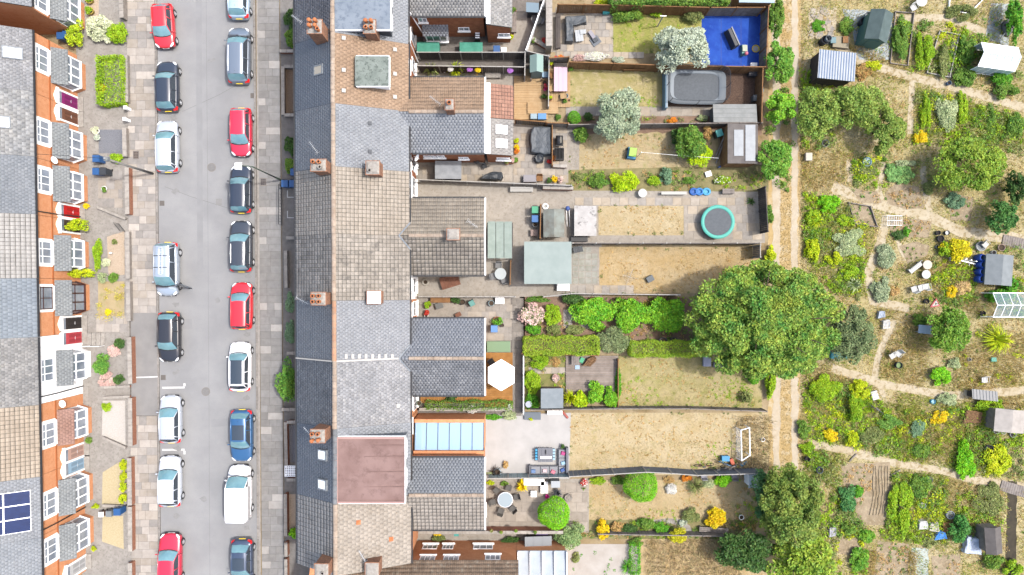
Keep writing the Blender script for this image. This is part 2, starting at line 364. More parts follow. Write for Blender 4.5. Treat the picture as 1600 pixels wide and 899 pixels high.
def pavement(nm, xa, xb, label, mats, wts, rows, gapy):
    b = MB()
    def seg(y0, y1):
        q = [W(xl(*xa, y0), y0), W(xl(*xb, y0), y0), W(xl(*xb, y1), y1), W(xl(*xa, y1), y1)]; b.prism(q[::-1], .0, .085)
    seg(-400, 1300); o = tag(b.build(nm, PAV_BASE), label, None, None, 'structure')
    y = -8.0
    while y < 908:
        rh = rng.choice(rows); ym = y+rh/2
        if not (gapy and gapy[0] < ym < gapy[1]):
            ax, ay = W(xl(*xa, ym), ym); bx, _ = W(xl(*xb, ym), ym); wd = bx-ax; cuts = [0]
            while wd-cuts[-1] > .5: cuts.append(cuts[-1]+rng.choice([.6, .75, .9]))
            cuts[-1] = wd
            for i in range(len(cuts)-1):
                k = rng.choices(mats, wts)[0]
                if cuts[i+1]-cuts[i] > .08: slab('paving_slab', k, o, ax+(cuts[i]+cuts[i+1])/2, ay, cuts[i+1]-cuts[i]-.014, rh/PXM-.014, .1+rng.uniform(-.003, .003), .03)
        y += rh
    return o
pl = pavement('pavement_west', (199, 207), (242.5, 248.5), 'cream and grey slab pavement along the parked cars', SL, (4, 4, 2, 3), (11, 11.5, 12, 14), (488, 650))
pr = pavement('pavement_east', (403.5, 410), (437, 445), 'dull grey slab pavement with some light slabs', SR, (6, 6, 2), (11, 11.5, 12), None)
sheet('driveway_crossing', [(206, 489), (247, 489), (248, 649), (207, 649)], 18.2, M('crossing_asphalt', c('b3b0ad'), c('a8a5a3'), sc=1, rough=.9, bump=.25, bsc=60))
sheet('painted_line', [(205, 589), (248, 587.5), (248, 589.6), (205, 591)], 20, WHITE_LINE)
KERB = M('kerb_stone', c('bdb7b0'), c('a49d96'), sc=5, rough=.9, bump=.2, rnd=.12)
def kerbs(nm, x0, x1, wpx):
    root = tag(MB().prism([W(xl(x0, x1, y), y) for y in (-400, 1300)]+[W(xl(x0, x1, y)+wpx, y) for y in (1300, -400)], 0, .06).build(nm, PAV_BASE), kind='structure')
    y = -8
    while y < 908:
        a = W(xl(x0, x1, y+8.5)+wpx/2, y+8.5); slab('kerb_stone', KERB, root, a[0], a[1], wpx/PXM, .895, .115, .06, 0.006); y += 17
kerbs('kerb_west', 243, 249, 3.0); kerbs('kerb_east', 396.5, 403, 3.2)
sheet('kerb_channel', [(400, -400), (403.6, -400), (410, 1300), (406.5, 1300)], 16, M('kerb_strip', c('c9c2ba'), c('b5aea6'), sc=3, rough=.9, bump=.2))
for y in (606, 703):
    sheet('bay_marking', [(254, y-1.5), (289, y-2), (289, y+1), (254, y+1.5)], 3, WHITE_LINE)
    sheet('bay_marking', [(287, y+(-7 if y < 650 else 1.4)), (290.5, y+(-7 if y < 650 else 1.4)), (290.5, y+(-2.4 if y < 650 else 7)), (287, y+(-2.4 if y < 650 else 7))], 3, WHITE_LINE)
DRAIN_BLACK = M('drain_dark', (.02, .02, .02)); IRON = M('cast_iron', c('8f8178'), c('6f625a'), sc=20, rough=.7, metal=.3, bump=.4, bsc=60)  # near-black for the flat plates under the gully bars
def cover(px, py, lx, ly, label, mat=IRON):
    x, y = W(px, py); r = thing('access_cover', label, 'manhole cover', (x, y, .1)); MB().cbox(0, 0, .0, lx, ly, .012).build('rim', M('cover_rim', c('a39a92'), rough=.8), r)
    b = MB()
    for i in range(3):
        for j in range(3): b.cbox((i-1)*lx*.28, (j-1)*ly*.28, .012, lx*.24, ly*.24, .006)
    b.build('tread', mat, r)
cover(214, 243, .5, .7, 'rusty brown access cover in the cream slabs near the telegraph pole'); cover(412.5, 285, .5, .65, 'dark access cover in the grey pavement beside the street lamp', M('cover_dark', c('6f6a6a'), c('5a5555'), sc=20, rough=.7, bump=.4, bsc=60))

for px, py, lb_ in ((331, 262, 'round iron manhole cover in the road by the crimson hatchback'), (322, 612, 'round iron manhole cover in the road by the white glass roofed car')):
    x, y = W(px, py); o = thing('manhole_cover', lb_, 'manhole cover', (x, y, .006)); MB().lathe(0, 0, [(.36, 0), (.36, .012)], 20).build('rim', MATS['cover_rim'], o); MB().lathe(0, 0, [(.31, .0125), (.31, .017)], 20).build('lid', M('lid_iron', c('a5a3a1'), c('949290'), sc=20, rough=.7, bump=.4, bsc=60), o)
for px, py, lb_ in ((253.5, 318, 'iron gully grate at the kerb below the silver white estate'), (395.5, 150, 'iron gully grate at the kerb below the steel grey estate'), (255.5, 590, 'iron gully grate at the kerb by the driveway line')):
    x, y = W(px, py); o = thing('gully_grate', lb_, 'drain', (x, y, .006)); MB().cbox(0, 0, 0, .42, .42, .008).build('pit', DRAIN_BLACK, o); [MB().cbox(-.18+.09*i, 0, .0085, .05, .42, .006).build('bar', MATS['cover_rim'], o) for i in range(5)]
# ================================================================ cars
GLASS = M('car_glass', (.07, .15, .18), rough=.04, spec=.9, c2=(.12, .22, .24), sc=.7)  # lightened teal: cabin light and sky reflection put into the base colour
DGLASS = M('car_glass_dark', (.022, .03, .04), rough=.05, spec=.8)
TYRE = M('tyre', (.02, .02, .021), rough=.85); RIM = M('alloy', (.55, .56, .58), rough=.35, metal=.7); TRIM = M('black_trim', (.015, .015, .016), rough=.5)
LAMP = M('headlamp', (.7, .72, .75), rough=.08, spec=.8); TAIL = M('tail_lamp', (.5, .008, .01), rough=.15, spec=.7); PLATEW = M('plate_white', (.75, .75, .72), rough=.5); PLATEY = M('plate_yellow', (.7, .5, .03), rough=.5)
SEAT = M('car_interior', (.03, .03, .033), rough=.9)
def paint(name, col, metal=.25): return M('paint_'+name, col, rough=.32, metal=metal, spec=.5, coat=.8)
_wheel = {}
def wheel_mesh(r):
    if r in _wheel: return _wheel[r]
    def ring(rad, x, n=20): return [(x, rad*math.cos(2*math.pi*i/n), rad*math.sin(2*math.pi*i/n)) for i in range(n)]
    t = MB().loft([ring(r*.6, .1), ring(r*.94, .11), ring(r, .08), ring(r, -.08), ring(r*.94, -.11), ring(r*.6, -.1)], False).mesh('tyre', TYRE, True)
    b = MB().loft([ring(r*.66, .06), ring(r*.66, .095), ring(r*.58, .1), ring(r*.56, .05)], False).loft([ring(r*.2, .05, 10), ring(r*.16, .1, 10)])
    for i in range(5):
        a = 2*math.pi*i/5; ca, sa = math.cos(a), math.sin(a); q = [(.14*r, -.1*r), (.6*r, -.075*r), (.6*r, .075*r), (.14*r, .1*r)]
        b.loft([[(.06, u*ca-v*sa, u*sa+v*ca) for u, v in q], [(.09, u*ca-v*sa, u*sa+v*ca) for u, v in q]])
    _wheel[r] = (t, b.mesh('rim', RIM)); return _wheel[r]
def interp(xs, ys, x): return float(np.interp(x, xs, ys))
def car(px, py, L, Wd, Ht, pmat, label, rz=0.0, f=(.27, .41, .84, .965), belt=.93, roofmat=None, pano=None, van=False, hood=.80, group='cars parked along the street', name='parked_car', rear=.72, open_door=False, rack=False, front=None, ribs=False):
    x, y = W(px, py, .7); root = thing(name, label, 'van' if van else 'car', (x, y, .01), rz, group)
    w = Wd/2; f1, f2, f3, f4 = f; Y = lambda s: L*(.5-s)
    sw = [0, .012, .04, .09, .2, .8, .92, .975, 1]; ww = [.55, .74, .88, .95, 1, 1, .96, .86, rear if not van else .93]
    sz = [0, .015, .05, f1*.6, f1, .5, f4, .985, 1]; zz = [.52, .66, .74, hood+.04, belt-.02, belt, belt+.03, belt-.1, .55]
    if van: ww[-2] = .97; zz = [.52, .70, .80, hood+.08, belt-.02, belt, belt+.03, belt, .5]
    rings = []
    for s in [0, .012, .035, .07, .13, .2, f1-.02, f1+.03, .42, .58, .72, .84, f4-.03, f4, .985, 1]:
        a = w*interp(sw, ww, s); z = interp(sz, zz, s); yy = Y(s); zb = .2 if .05 < s < .95 else .3
        bow = .0 if s > .5 else .10*(1-s/.5)      # the nose bows forward in plan
        h = [(a*.9, zb, 1.0), (a*.985, .36, 1), (a, .56, 1), (a*.985, max(.5, z-.13), .9), (a*.93, max(.52, z-.04), .75), (a*.7, z, .45), (a*.35, z+.02, .15)]
        ring = [(-q, yy-bow*e*(.4 if s > .03 else 1), zq) for q, zq, e in h]+[(0, yy, z+.026)]+[(q, yy-bow*e*(.4 if s > .03 else 1), zq) for q, zq, e in h[::-1]]
        rings.append(ring)
    MB().loft(rings).build('body', pmat, root, True)
    Hr = Ht; wr = w*.70 if not van else w*.86; wb = w*.89; y1, y2, y3, y4 = Y(f1), Y(f2), Y(f3), Y(f4); bz = belt-.015; bow = .09
    gl = GLASS; wsb = [(-wb, y1-bow*.8, bz), (-wb*.5, y1+bow*.2, bz+.02), (0, y1+bow*.5, bz+.025), (wb*.5, y1+bow*.2, bz+.02), (wb, y1-bow*.8, bz)]
    wst = [(-wr, y2-.05, Hr-.05), (-wr*.5, y2+.02, Hr-.012), (0, y2+.04, Hr), (wr*.5, y2+.02, Hr-.012), (wr, y2-.05, Hr-.05)]
    wsm = [((p[0]+q[0])/2*1.01, (p[1]+q[1])/2+.03, (p[2]+q[2])/2+.035) for p, q in zip(wsb, wst)]
    MB().loft([wsb, wsm, wst], False, False).build('windscreen', gl, root, True)
    rb = [(-wb*.93, y4+.05, bz), (0, y4-.03, bz+.02), (wb*.93, y4+.05, bz)]; rt = [(-wr*.96, y3+.04, Hr-.06), (0, y3-.02, Hr-.02), (wr*.96, y3+.04, Hr-.06)]
    rm = [((p[0]+q[0])/2, (p[1]+q[1])/2-.035, (p[2]+q[2])/2+.02) for p, q in zip(rb, rt)]
    if not van: MB().loft([rt, rm, rb], False, False).build('rear_window', DGLASS if front else gl, root, True)
    for s in (-1, 1):
        ye = y4+.05 if not van else y2-.75; yt = y3+.04 if not van else y2-.62
        pts = [(s*wb, y1-.07, bz), (s*wr, y2-.05, Hr-.055), (s*(wr+wr)/2, yt, Hr-.06), (s*wb*.95, ye, bz)]
        MB().face(pts if s < 0 else pts[::-1]).build('side_window', DGLASS, root)
    MB().cbox(0, (y1+y4)/2-.1, .5, wb*1.7, (y1-y4)*.78, belt-.42, 0, .95).build('interior', SEAT, root)
    # roof skin with pillars
    b = MB(); rs = []
    n_ = 7
    for i in range(n_):
        t = i/(n_-1); yy = y2+(y3-y2)*t; wv = wr*(1.0 if t < .8 else 1-.05*(t-.8)/.2); zc = Hr+.018*math.sin(math.pi*min(1, t*1.0+.1))-.03*max(0, t-.7)
        rs.append([(-wv, yy-.045 if i == 0 else yy, zc-.065), (-wv*.93, yy-.03 if i == 0 else yy, zc-.022), (-wv*.5, yy+.02 if i == 0 else yy, zc+.004), (0, yy+.035 if i == 0 else yy, zc+.012), (wv*.5, yy+.02 if i == 0 else yy, zc+.004), (wv*.93, yy-.03 if i == 0 else yy, zc-.022), (wv, yy-.045 if i == 0 else yy, zc-.065)])
    b.loft(rs, False, False)
    rm_ = roofmat or pmat
    ro = b.build('roof', rm_, root, True)
    pb = MB()
    for s in (-1, 1):
        pb.tube([(s*wb*1.0, y1-.08, bz-.02), (s*(wb+wr)/2*1.005, (y1+y2)/2-.06, (bz+Hr)/2), (s*wr*1.0, y2-.05, Hr-.05), (s*wr*1.0, (y2+y3)/2, Hr-.035), (s*wr*.98, y3+.03, Hr-.06), (s*wb*.95, y4+.05, bz-.02)], .036, 5)
        ym = (y2+y3)/2+.05
        if not van: pb.tube([(s*wb, ym+.05, bz-.02), (s*wr*1.0, ym, Hr-.05)], .035, 5)
        if not van: pb.tube([(s*wb*.97, y4+(y3-y4)*1.2, bz-.02), (s*wr*.99, y3+.2, Hr-.06)], .05, 5)
    pb.build('pillars', pmat, root, True)
    if van:
        vb = MB(); zt = Ht+.03
        secs = []
        for yy, k, dz in ((y2-.02, .985, -.04), (y2-.15, 1, 0), (-L*.5+.28, 1, 0), (-L*.5+.04, .97, -.05)):
            secs.append([(-w*.985*k, yy, belt-.1), (-w*.965*k, yy, 1.3), (-w*.9*k, yy, zt-.12+dz), (-w*.8*k, yy, zt-.02+dz), (0, yy, zt+.015+dz), (w*.8*k, yy, zt-.02+dz), (w*.9*k, yy, zt-.12+dz), (w*.965*k, yy, 1.3), (w*.985*k, yy, belt-.1)])
        vb.loft(secs).build('cargo_body', pmat, root, True)
        for t in (.25, .5, .75):
            yy = y2-.2+(-L*.5+.3-y2)*t; MB().cbox(0, yy, zt+.0, w*1.55, .025, .022).build('roof_rib', pmat, root)
        for s in (-.45, .45): MB().cbox(s*w, -L*.5+.03, .75, w*.5, .02, .55).build('rear_window', DGLASS, root)
    if pano:
        qa, qb = y2+(y3-y2)*pano[0], y2+(y3-y2)*pano[1]; k = .78
        MB().loft([[(-wr*k, t, Hr+.012), (-wr*.4, t, Hr+.040), (0, t, Hr+.048), (wr*.4, t, Hr+.040), (wr*k, t, Hr+.012)] for t in (qa, (qa+qb)/2, qb)], False, False).build('sunroof', DGLASS, root, True)
    if rack or ribs:
        for s in (-.55, .55) if rack else ():
            MB().tube([(s*wr*1.5, y2-.2, Hr+.03), (s*wr*1.5, y3+.2, Hr+.03)], .018, 5).build('roof_rail', RIM, root)
    if ribs:
        for t in (.3, .68): MB().cbox(0, y2+(y3-y2)*t, Hr+.03, wr*1.85, .05, .03).build('roof_bar', TRIM, root)
        for t in (-.12, .2): MB().cbox(t*w, (y2+y3)/2, Hr+.06, .05, (y2-y3)*.82, .03).build('roof_ladder_rail', RIM, root)
        for i in range(7): MB().cbox(.04*w, y3+.15+(y2-y3-.3)*i/6, Hr+.065, .3*w, .04, .02).build('roof_ladder_rung', RIM, root)
    # wheels, lamps, mirrors, plates
    wr_ = .315 if Ht < 1.6 else .33; tm, rm2 = wheel_mesh(wr_)
    for sx in (-1, 1):
        for fy in (L*.315, -L*.31):
            o = link('wheel', tm, root, (sx*(w-.095), fy, wr_)); o.rotation_euler = (0, 0, 0 if sx > 0 else math.pi); link('rim', rm2, o)
            arch = MB(); arch.loft([[(sx*(w+.004-.04*j), fy+(wr_+.06)*math.cos(a), wr_+(wr_+.06)*math.sin(a)) for j in (0, 1)] for a in [math.pi*i/12 for i in range(13)]], False, False); arch.build('wheel_arch', TRIM, root)
        m = MB().ball(sx*(w+.09), y1-.28, belt+.06, .1, .06, .075, 8, 4); m.tube([(sx*wb, y1-.3, belt), (sx*(w+.06), y1-.28, belt+.04)], .025, 5); m.build('wing_mirror', pmat, root, True)
        hl = MB().loft([[(sx*w*a, L*.5-q, z_) for a, q, z_ in ((.5, .05, .63), (.72, .11, .64), (.88, .26, .66), (.9, .42, .73), (.78, .34, .765), (.58, .15, .715))], [(sx*w*a, L*.5-q, z_) for a, q, z_ in ((.5, .06, .69), (.72, .12, .70), (.87, .26, .73), (.88, .4, .79), (.77, .33, .80), (.58, .16, .765))]]); hl.build('headlight', LAMP, root, True)
        MB().loft([[(sx*w*a, -L*.5+q, z_) for a, q, z_ in ((.93, .36, .78), (.98, .34, .72), (.92, .07, .70), (.6, .0, .72), (.6, .02, .86), (.88, .12, .93))], [(sx*w*a*.985, -L*.5+q, z_+.05) for a, q, z_ in ((.93, .36, .84), (.96, .32, .80), (.9, .1, .8), (.62, .04, .82), (.62, .06, .90), (.88, .16, .94))]]).build('tail_light', TAIL, root)
        for j, yy in enumerate(((y1-.35), (y2+y3)/2+.02, y3+.1)):
            MB().cbox(sx*(w+.0015), yy, .32, .006, .014, belt-.45).build('door_seam', TRIM, root)
        for yy in ((y2+y3)/2+.25, (y2+y3)/2-.75): MB().cbox(sx*(w+.012), yy, .76, .03, .18, .03).build('door_handle', pmat, root)
    MB().cbox(0, L*.5-.03, .42, .52, .03, .11).build('number_plate', PLATEW, root); MB().cbox(0, -L*.5-.005, .55 if not van else .45, .52, .03, .11).build('number_plate', PLATEY, root)
    MB().cbox(0, L*.5-.09, .34, w*1.3, .14, .09).build('grille', TRIM, root)
    MB().loft([[(-wb*.9, y1+.0, bz+.012), (-wb*.45, y1+.1, bz+.03), (0, y1+.13, bz+.035), (wb*.45, y1+.1, bz+.03), (wb*.9, y1+.0, bz+.012)], [(-wb*.92, y1-.06, bz+.02), (-wb*.47, y1+.035, bz+.035), (0, y1+.065, bz+.04), (wb*.47, y1+.035, bz+.035), (wb*.92, y1-.06, bz+.02)]], False, False).build('scuttle', TRIM, root)
    for s in (-.25, .3): MB().tube([(s*w, y1+.02, bz+.05), (s*w+.45*w, y1-.06, bz+.06)], .009, 4).build('wiper', TRIM, root)
    MB().tube([(0, y3+.25, Hr+.01), (0, y3+.18, Hr+.09)], .01, 5).build('aerial', TRIM, root)
    if open_door:
        d = MB().loft([[(w*.98*-1-.02, y1-.15, z) for z in (.3, belt)], [(-w-.95, y1+.2, z) for z in (.3, belt)], [(-w-.95, y1+.26, z) for z in (.3, belt)], [(-w-.02, y1-.08, z) for z in (.3, belt)]]); dd = d.build('open_door', pmat, root)
        MB().loft([[(-w-.05, y1-.13, belt+.01), (-w-.25, y1-.04, Hr-.15)], [(-w-.9, y1+.2, belt+.01), (-w-.85, y1+.17, Hr-.1)]], False, False).build('door_window', DGLASS, dd)
    return root
RED = paint('red', (.42, .012, .02), .1); RED2 = paint('bright_red', (.5, .01, .018), .1); CRIM = paint('crimson', (.38, .012, .035), .15); NAVY = paint('black_blue', (.018, .024, .038)); BLK = paint('black', (.016, .016, .02)); SILV = paint('silver', (.27, .31, .36), .4)
STEEL = paint('steel_grey', (.12, .145, .18), .4); SILV2 = paint('pale_silver', (.36, .39, .44), .35); WHITE = paint('white', (.6, .6, .62), 0); BLUE = paint('blue', (.02, .075, .17), .3); SLBL = paint('slate_blue', (.035, .05, .085), .35); PALEB = paint('pale_blue', (.3, .38, .47), .35); DGREY = paint('dark_grey', (.03, .035, .045), .3)
PI = math.pi
car(256, 41, 3.65, 1.68, 1.47, RED, 'red hatchback parked nose to tail in front of the black hatchback', PI+.06, (.25, .42, .86, .96))
car(262, 135, 4.15, 1.78, 1.56, NAVY, 'black hatchback parked between the red hatchback and the silver white estate', .02, (.25, .4, .86, .965))
car(262, 229, 4.3, 1.76, 1.48, SILV2, 'silver white estate car parked beside the telegraph pole', .02, (.24, .39, .9, .975))
car(262, 421, 4.45, 1.80, 1.72, SILV, 'silver people carrier with roof ladder and its kerb side door open', PI, (.2, .36, .92, .975), 1.0, hood=.88, open_door=True, ribs=True)
car(265, 527, 4.15, 1.76, 1.5, BLK, 'black hatchback parked across the asphalt driveway crossing', PI, (.26, .41, .86, .965))
car(267, 655, 3.95, 1.72, 1.46, PALEB and SILV2, 'pale silver hatchback parked between the two painted bay marks', .015, (.27, .43, .88, .965), front=True)
car(266, 752, 4.2, 1.78, 1.5, paint('light_silver', (.42, .45, .5), .3), 'light silver hatchback with black wheels parked behind the painted bay mark', .01, (.27, .42, .88, .965), front=True)
car(266, 876, 4.5, 1.82, 1.45, CRIM, 'crimson saloon with long bonnet parked behind the light silver hatchback', -.01, (.3, .44, .82, .93))
car(373.5, -8, 4.0, 1.72, 1.48, PALEB, 'pale blue grey hatchback at the street end ahead of the steel grey estate', 0, (.26, .42, .86, .96))
car(374, 87, 4.65, 1.82, 1.6, STEEL, 'steel grey estate car with roof rails parked beside the gravel planter', 0, (.2, .34, .88, .96), .98, rack=True, hood=.86)
car(377, 207, 4.0, 1.72, 1.48, CRIM, 'crimson hatchback parked between the steel grey estate and a dark hatchback', PI, (.25, .42, .9, .97))
car(377, 296, 3.95, 1.74, 1.52, NAVY, 'dark navy hatchback parked under the street lamp head', 0, (.27, .42, .88, .965))
car(377, 385, 4.25, 1.78, 1.5, DGREY, 'charcoal grey hatchback parked between the navy and the bright red hatchbacks', 0, (.27, .42, .88, .965), rack=True)
car(378, 478, 3.9, 1.72, 1.47, RED2, 'bright red hatchback parked between charcoal hatchback and white car', 0, (.24, .4, .92, .975), front=True)
car(375.5, 573, 4.1, 1.74, 1.5, WHITE, 'white hatchback with long black glass roof', 0, (.23, .36, .86, .95), pano=(-.02, .93), front=True)
car(378, 681, 4.3, 1.78, 1.5, BLUE, 'blue hatchback with dark sunroof parked ahead of the white van', PI, (.28, .43, .86, .95), pano=(.06, .72))
car(375, 769, 4.5, 1.84, 1.80, WHITE, 'small white panel van with ribbed roof parked by the brick garden wall', 0, (.2, .36, .95, .985), 1.02, van=True, hood=.9, name='parked_van')
car(378.5, 882, 4.2, 1.76, 1.48, SLBL, 'slate blue saloon with dark sunroof parked behind the white van', PI, (.3, .45, .8, .92), pano=(.05, .7))
# ================================================================ houses: shared pieces
def slope_tiles(O, U, V, lu, lv, tw, th, style='flat', seed=1, lift=.022, jit=.006, name='roof_tiles', mat=None, parent=None, root=None, step=True):
    """courses of tiles on a slope: O eave corner, U along the eave, V up the slope (unit vectors, world)"""
    rg = np.random.default_rng(abs(seed)); O, U, V = [np.array(a, float) for a in (O, U, V)]; N = np.cross(U, V)
    nv = max(1, int(round(lv/th))); th = lv/nv; nu = max(1, int(round(lu/tw))); tw = lu/nu; us, vs_ = [], []; wid = []
    for j in range(nv):
        cuts = np.arange(nu+1)*tw
        if style == 'flat' and j % 2: cuts = np.concatenate([[0], np.arange(nu)*tw+tw/2, [lu]])
        us.append(cuts[:-1]); wid.append(np.diff(cuts)); vs_.append(np.full(len(cuts)-1, j*th))
    u0 = np.concatenate(us); w_ = np.concatenate(wid); v0 = np.concatenate(vs_); n = len(u0); g = .004 if style == 'flat' else .012
    if style == 'flat': lift *= .3; jit *= .3
    u1 = u0+w_-g; u0 = u0+g; v1 = v0+th*(1.02 if style == 'flat' else .9); j1 = rg.normal(0, jit, n); j2 = rg.normal(0, jit, n); dv = rg.normal(0, th*.02, n)  # roll courses stop short; dark deck between them stands for shadow and dirt
    def pt(u, v, z): return O+u[:, None]*U+v[:, None]*V+z[:, None]*N
    z_ = np.zeros(n)
    if style == 'flat':
        A = [pt(u0, v0+dv, z_+lift+j1), pt(u1, v0+dv, z_+lift+j2), pt(u1, v1, z_+.004), pt(u0, v1, z_+.004), pt(u0, v0+dv, z_-.01), pt(u1, v0+dv, z_-.01), pt(u1, v1, z_-.01), pt(u0, v1, z_-.01)]
        Fq = [(0, 1, 2, 3), (4, 5, 1, 0), (5, 6, 2, 1), (7, 4, 0, 3)]
    else:
        prof = [(0, .0), (.16, .05), (.38, .0), (1, .004)]; A = []
        for zz_, vv in ((lift, v0+dv), (.0, v1)):
            for a, h in prof: A.append(pt(u0+(u1-u0)*a, vv, z_+zz_+h+j1))
        for a, h in prof: A.append(pt(u0+(u1-u0)*a, v0+dv, z_-.015))
        Fq = [(i, i+1, i+5, i+4) for i in range(3)]+[(8+i, 9+i, i+1, i) for i in range(3)]
    k = len(A); Vt = np.stack(A, 1).reshape(-1, 3); F = (np.array(Fq)[None]+(np.arange(n)*k)[:, None, None]).reshape(-1, 4)
    if root is not None:
        a = -root.rotation_euler.z; p = root.location; x, y = Vt[:, 0]-p.x, Vt[:, 1]-p.y; Vt = np.stack([x*math.cos(a)-y*math.sin(a), x*math.sin(a)+y*math.cos(a), Vt[:, 2]-p.z], 1)
    return tag(npmesh(name, Vt, F, mat, parent), kind='stuff')
def unit(a, b):
    d = np.array(b, float)-np.array(a, float); L = np.linalg.norm(d); return d/L, L
def roof_slope(root, e0, e1, r0, r1, mat, tw, th, style, seed, deckmat, name='roof', local=False, over=.0):
    """slope from eave points e0,e1 to ridge points r0,r1 (e0->e1 so that the normal faces up)"""
    U, lu = unit(e0, e1); V, lv = unit(e0, r0); N = np.cross(U, V)
    b = MB(); q = [np.array(p, float) for p in (e0, e1, r1, r0)]; b.loft([[p-N*.14 for p in q], [p-N*.02 for p in q]])
    d = b.build(name, deckmat, root, world=not local)
    slope_tiles(e0, U, V, lu, lv, tw, th, style, seed, mat=mat, parent=d, root=None if local else root); return d
def ridge_tiles(root, a, b_, mat, r=.13, local=False, parent=None):
    U, L = unit(a, b_); n = max(1, int(L/.45)); b = MB(); A = np.array(a, float); side = np.cross(U, [0, 0, 1.0]); side /= np.linalg.norm(side)
    for i in range(n):
        p0 = A+U*(L*i/n+.01); p1 = A+U*(L*(i+1)/n-.01); rr = r*rng.uniform(.95, 1.06)
        rings = [[p+side*rr*math.cos(t)*1.25+np.array([0, 0, rr*math.sin(t)*.9-.03]) for t in [math.pi*k/6 for k in range(7)]] for p in (p0, p1)]
        b.loft(rings, False, False)
    o = b.build('ridge_tiles', mat, parent or root, world=not local and not parent); return tag(o, kind='stuff')
UPVC = M('white_upvc', (.72, .73, .74), rough=.35, spec=.5); PANE = M('window_glass', (.10, .12, .15), c2=(.2, .22, .25), sc=.8, rough=.06, spec=.8); BROWNF = M('brown_frame', c('5c3028'), rough=.5)
STONEW = M('painted_stone', (.68, .67, .65), c2=(.6, .59, .57), sc=3, rough=.8)
def window(root, C_, nrm, wd, ht, frame=UPVC, bars=1, sill=True, world=True, trans=False, proud=.04, surround=None, glass=None):
    """window on a wall: C_ centre on the wall face, nrm outward (nx, ny); frame > pane, sill"""
    nx, ny = nrm; ux, uy = -ny, nx; x, y, z = C_
    def bx(b, u0, u1, z0, z1, d0, d1): b.prism([(x+ux*u+nx*d, y+uy*u+ny*d) for u, d in ((u0, d0), (u1, d0), (u1, d1), (u0, d1))], z+z0, z+z1); return b
    b = MB(); w2, h2, t = wd/2, ht/2, .07; d = proud
    bx(b, -w2, w2, h2-t, h2, -.05, d); bx(b, -w2, w2, -h2, -h2+t, -.05, d); bx(b, -w2, -w2+t, -h2+t, h2-t, -.05, d); bx(b, w2-t, w2, -h2+t, h2-t, -.05, d)
    for i in range(bars): u = -w2+wd*(i+1)/(bars+1); bx(b, u-t*.4, u+t*.4, -h2+t, h2-t, -.05, d)
    if trans: bx(b, -w2+t, w2-t, h2*.42, h2*.42+t*.7, -.04, d*.95)
    f = b.build('window', frame, root, world=world)
    pb = bx(MB(), -w2+t, w2-t, -h2+t, h2-t, -.04, d*.35)
    if world: pb.v = [tuple(v) for v in pb.v]
    o = pb.build('pane', glass or PANE, root, world=world); o.parent = f
    if sill: s = bx(MB(), -w2-.08, w2+.08, -h2-.09, -h2-.004, -.02, d+.1).build('sill', STONEW, root, world=world); s.parent = f
    if surround:
        q = MB(); e = .2
        bx(q, -w2-e, w2+e, h2+.004, h2+.3, -.02, d*.8); bx(q, -w2-e, -w2-.004, -h2-.1, h2, -.02, d*.75); bx(q, w2+.004, w2+e, -h2-.1, h2, -.02, d*.75); bx(q, -.25, .25, h2+.304, h2+.42, -.02, d*.8)
        s = q.build('surround', surround, root, world=world); s.parent = f
    return f
def cray(px, py): return np.array([(px-800)/PXM/CAMH, (449.5-py)/PXM/CAMH, -1.0])
def on_plane(px, py, P0, N):
    d = cray(px, py); o = np.array([0, 0, CAMH]); P0 = np.array(P0, float); t = np.dot(P0-o, N)/np.dot(d, N); return o+d*t
BRICK = M('orange_brick', c('f0ac7e', 2.15), c('e59c6c', 2.15), sc=3, rough=.9, bump=.3, bsc=30, c3=c('c97e52', 2.3), sc3=9, f3=(.55, .7))
BRICK2 = M('red_brick', c('d58a5e', 2.6), c('b8704a', 2.6), sc=2.5, rough=.9, bump=.3, bsc=30, c3=c('9c6148', 2.6), sc3=11, f3=(.55, .75))
STACK = M('stack_brick', c('d69a78'), c('b98468'), sc=4, rough=.9, bump=.4, bsc=25, c3=c('8e7566'), sc3=8)
RENDER = M('white_render', (.72, .71, .7), c2=(.66, .65, .64), sc=2, rough=.9)
POT = M('clay_pot', c('e0915f', 2.6), c('c97648', 2.6), sc=5, rough=.85); SOOT = M('soot', (.012, .01, .01), rough=1); LEAD = M('lead', c('b9c0c8'), c('9aa2aa'), sc=4, rough=.6, metal=.2)
MORTAR = M('mortar_cap', c('d6cfc6'), c('b8b0a6'), sc=5, rough=.95, bump=.4, bsc=20); ALU = M('aluminium', (.6, .61, .63), rough=.35, metal=.8)
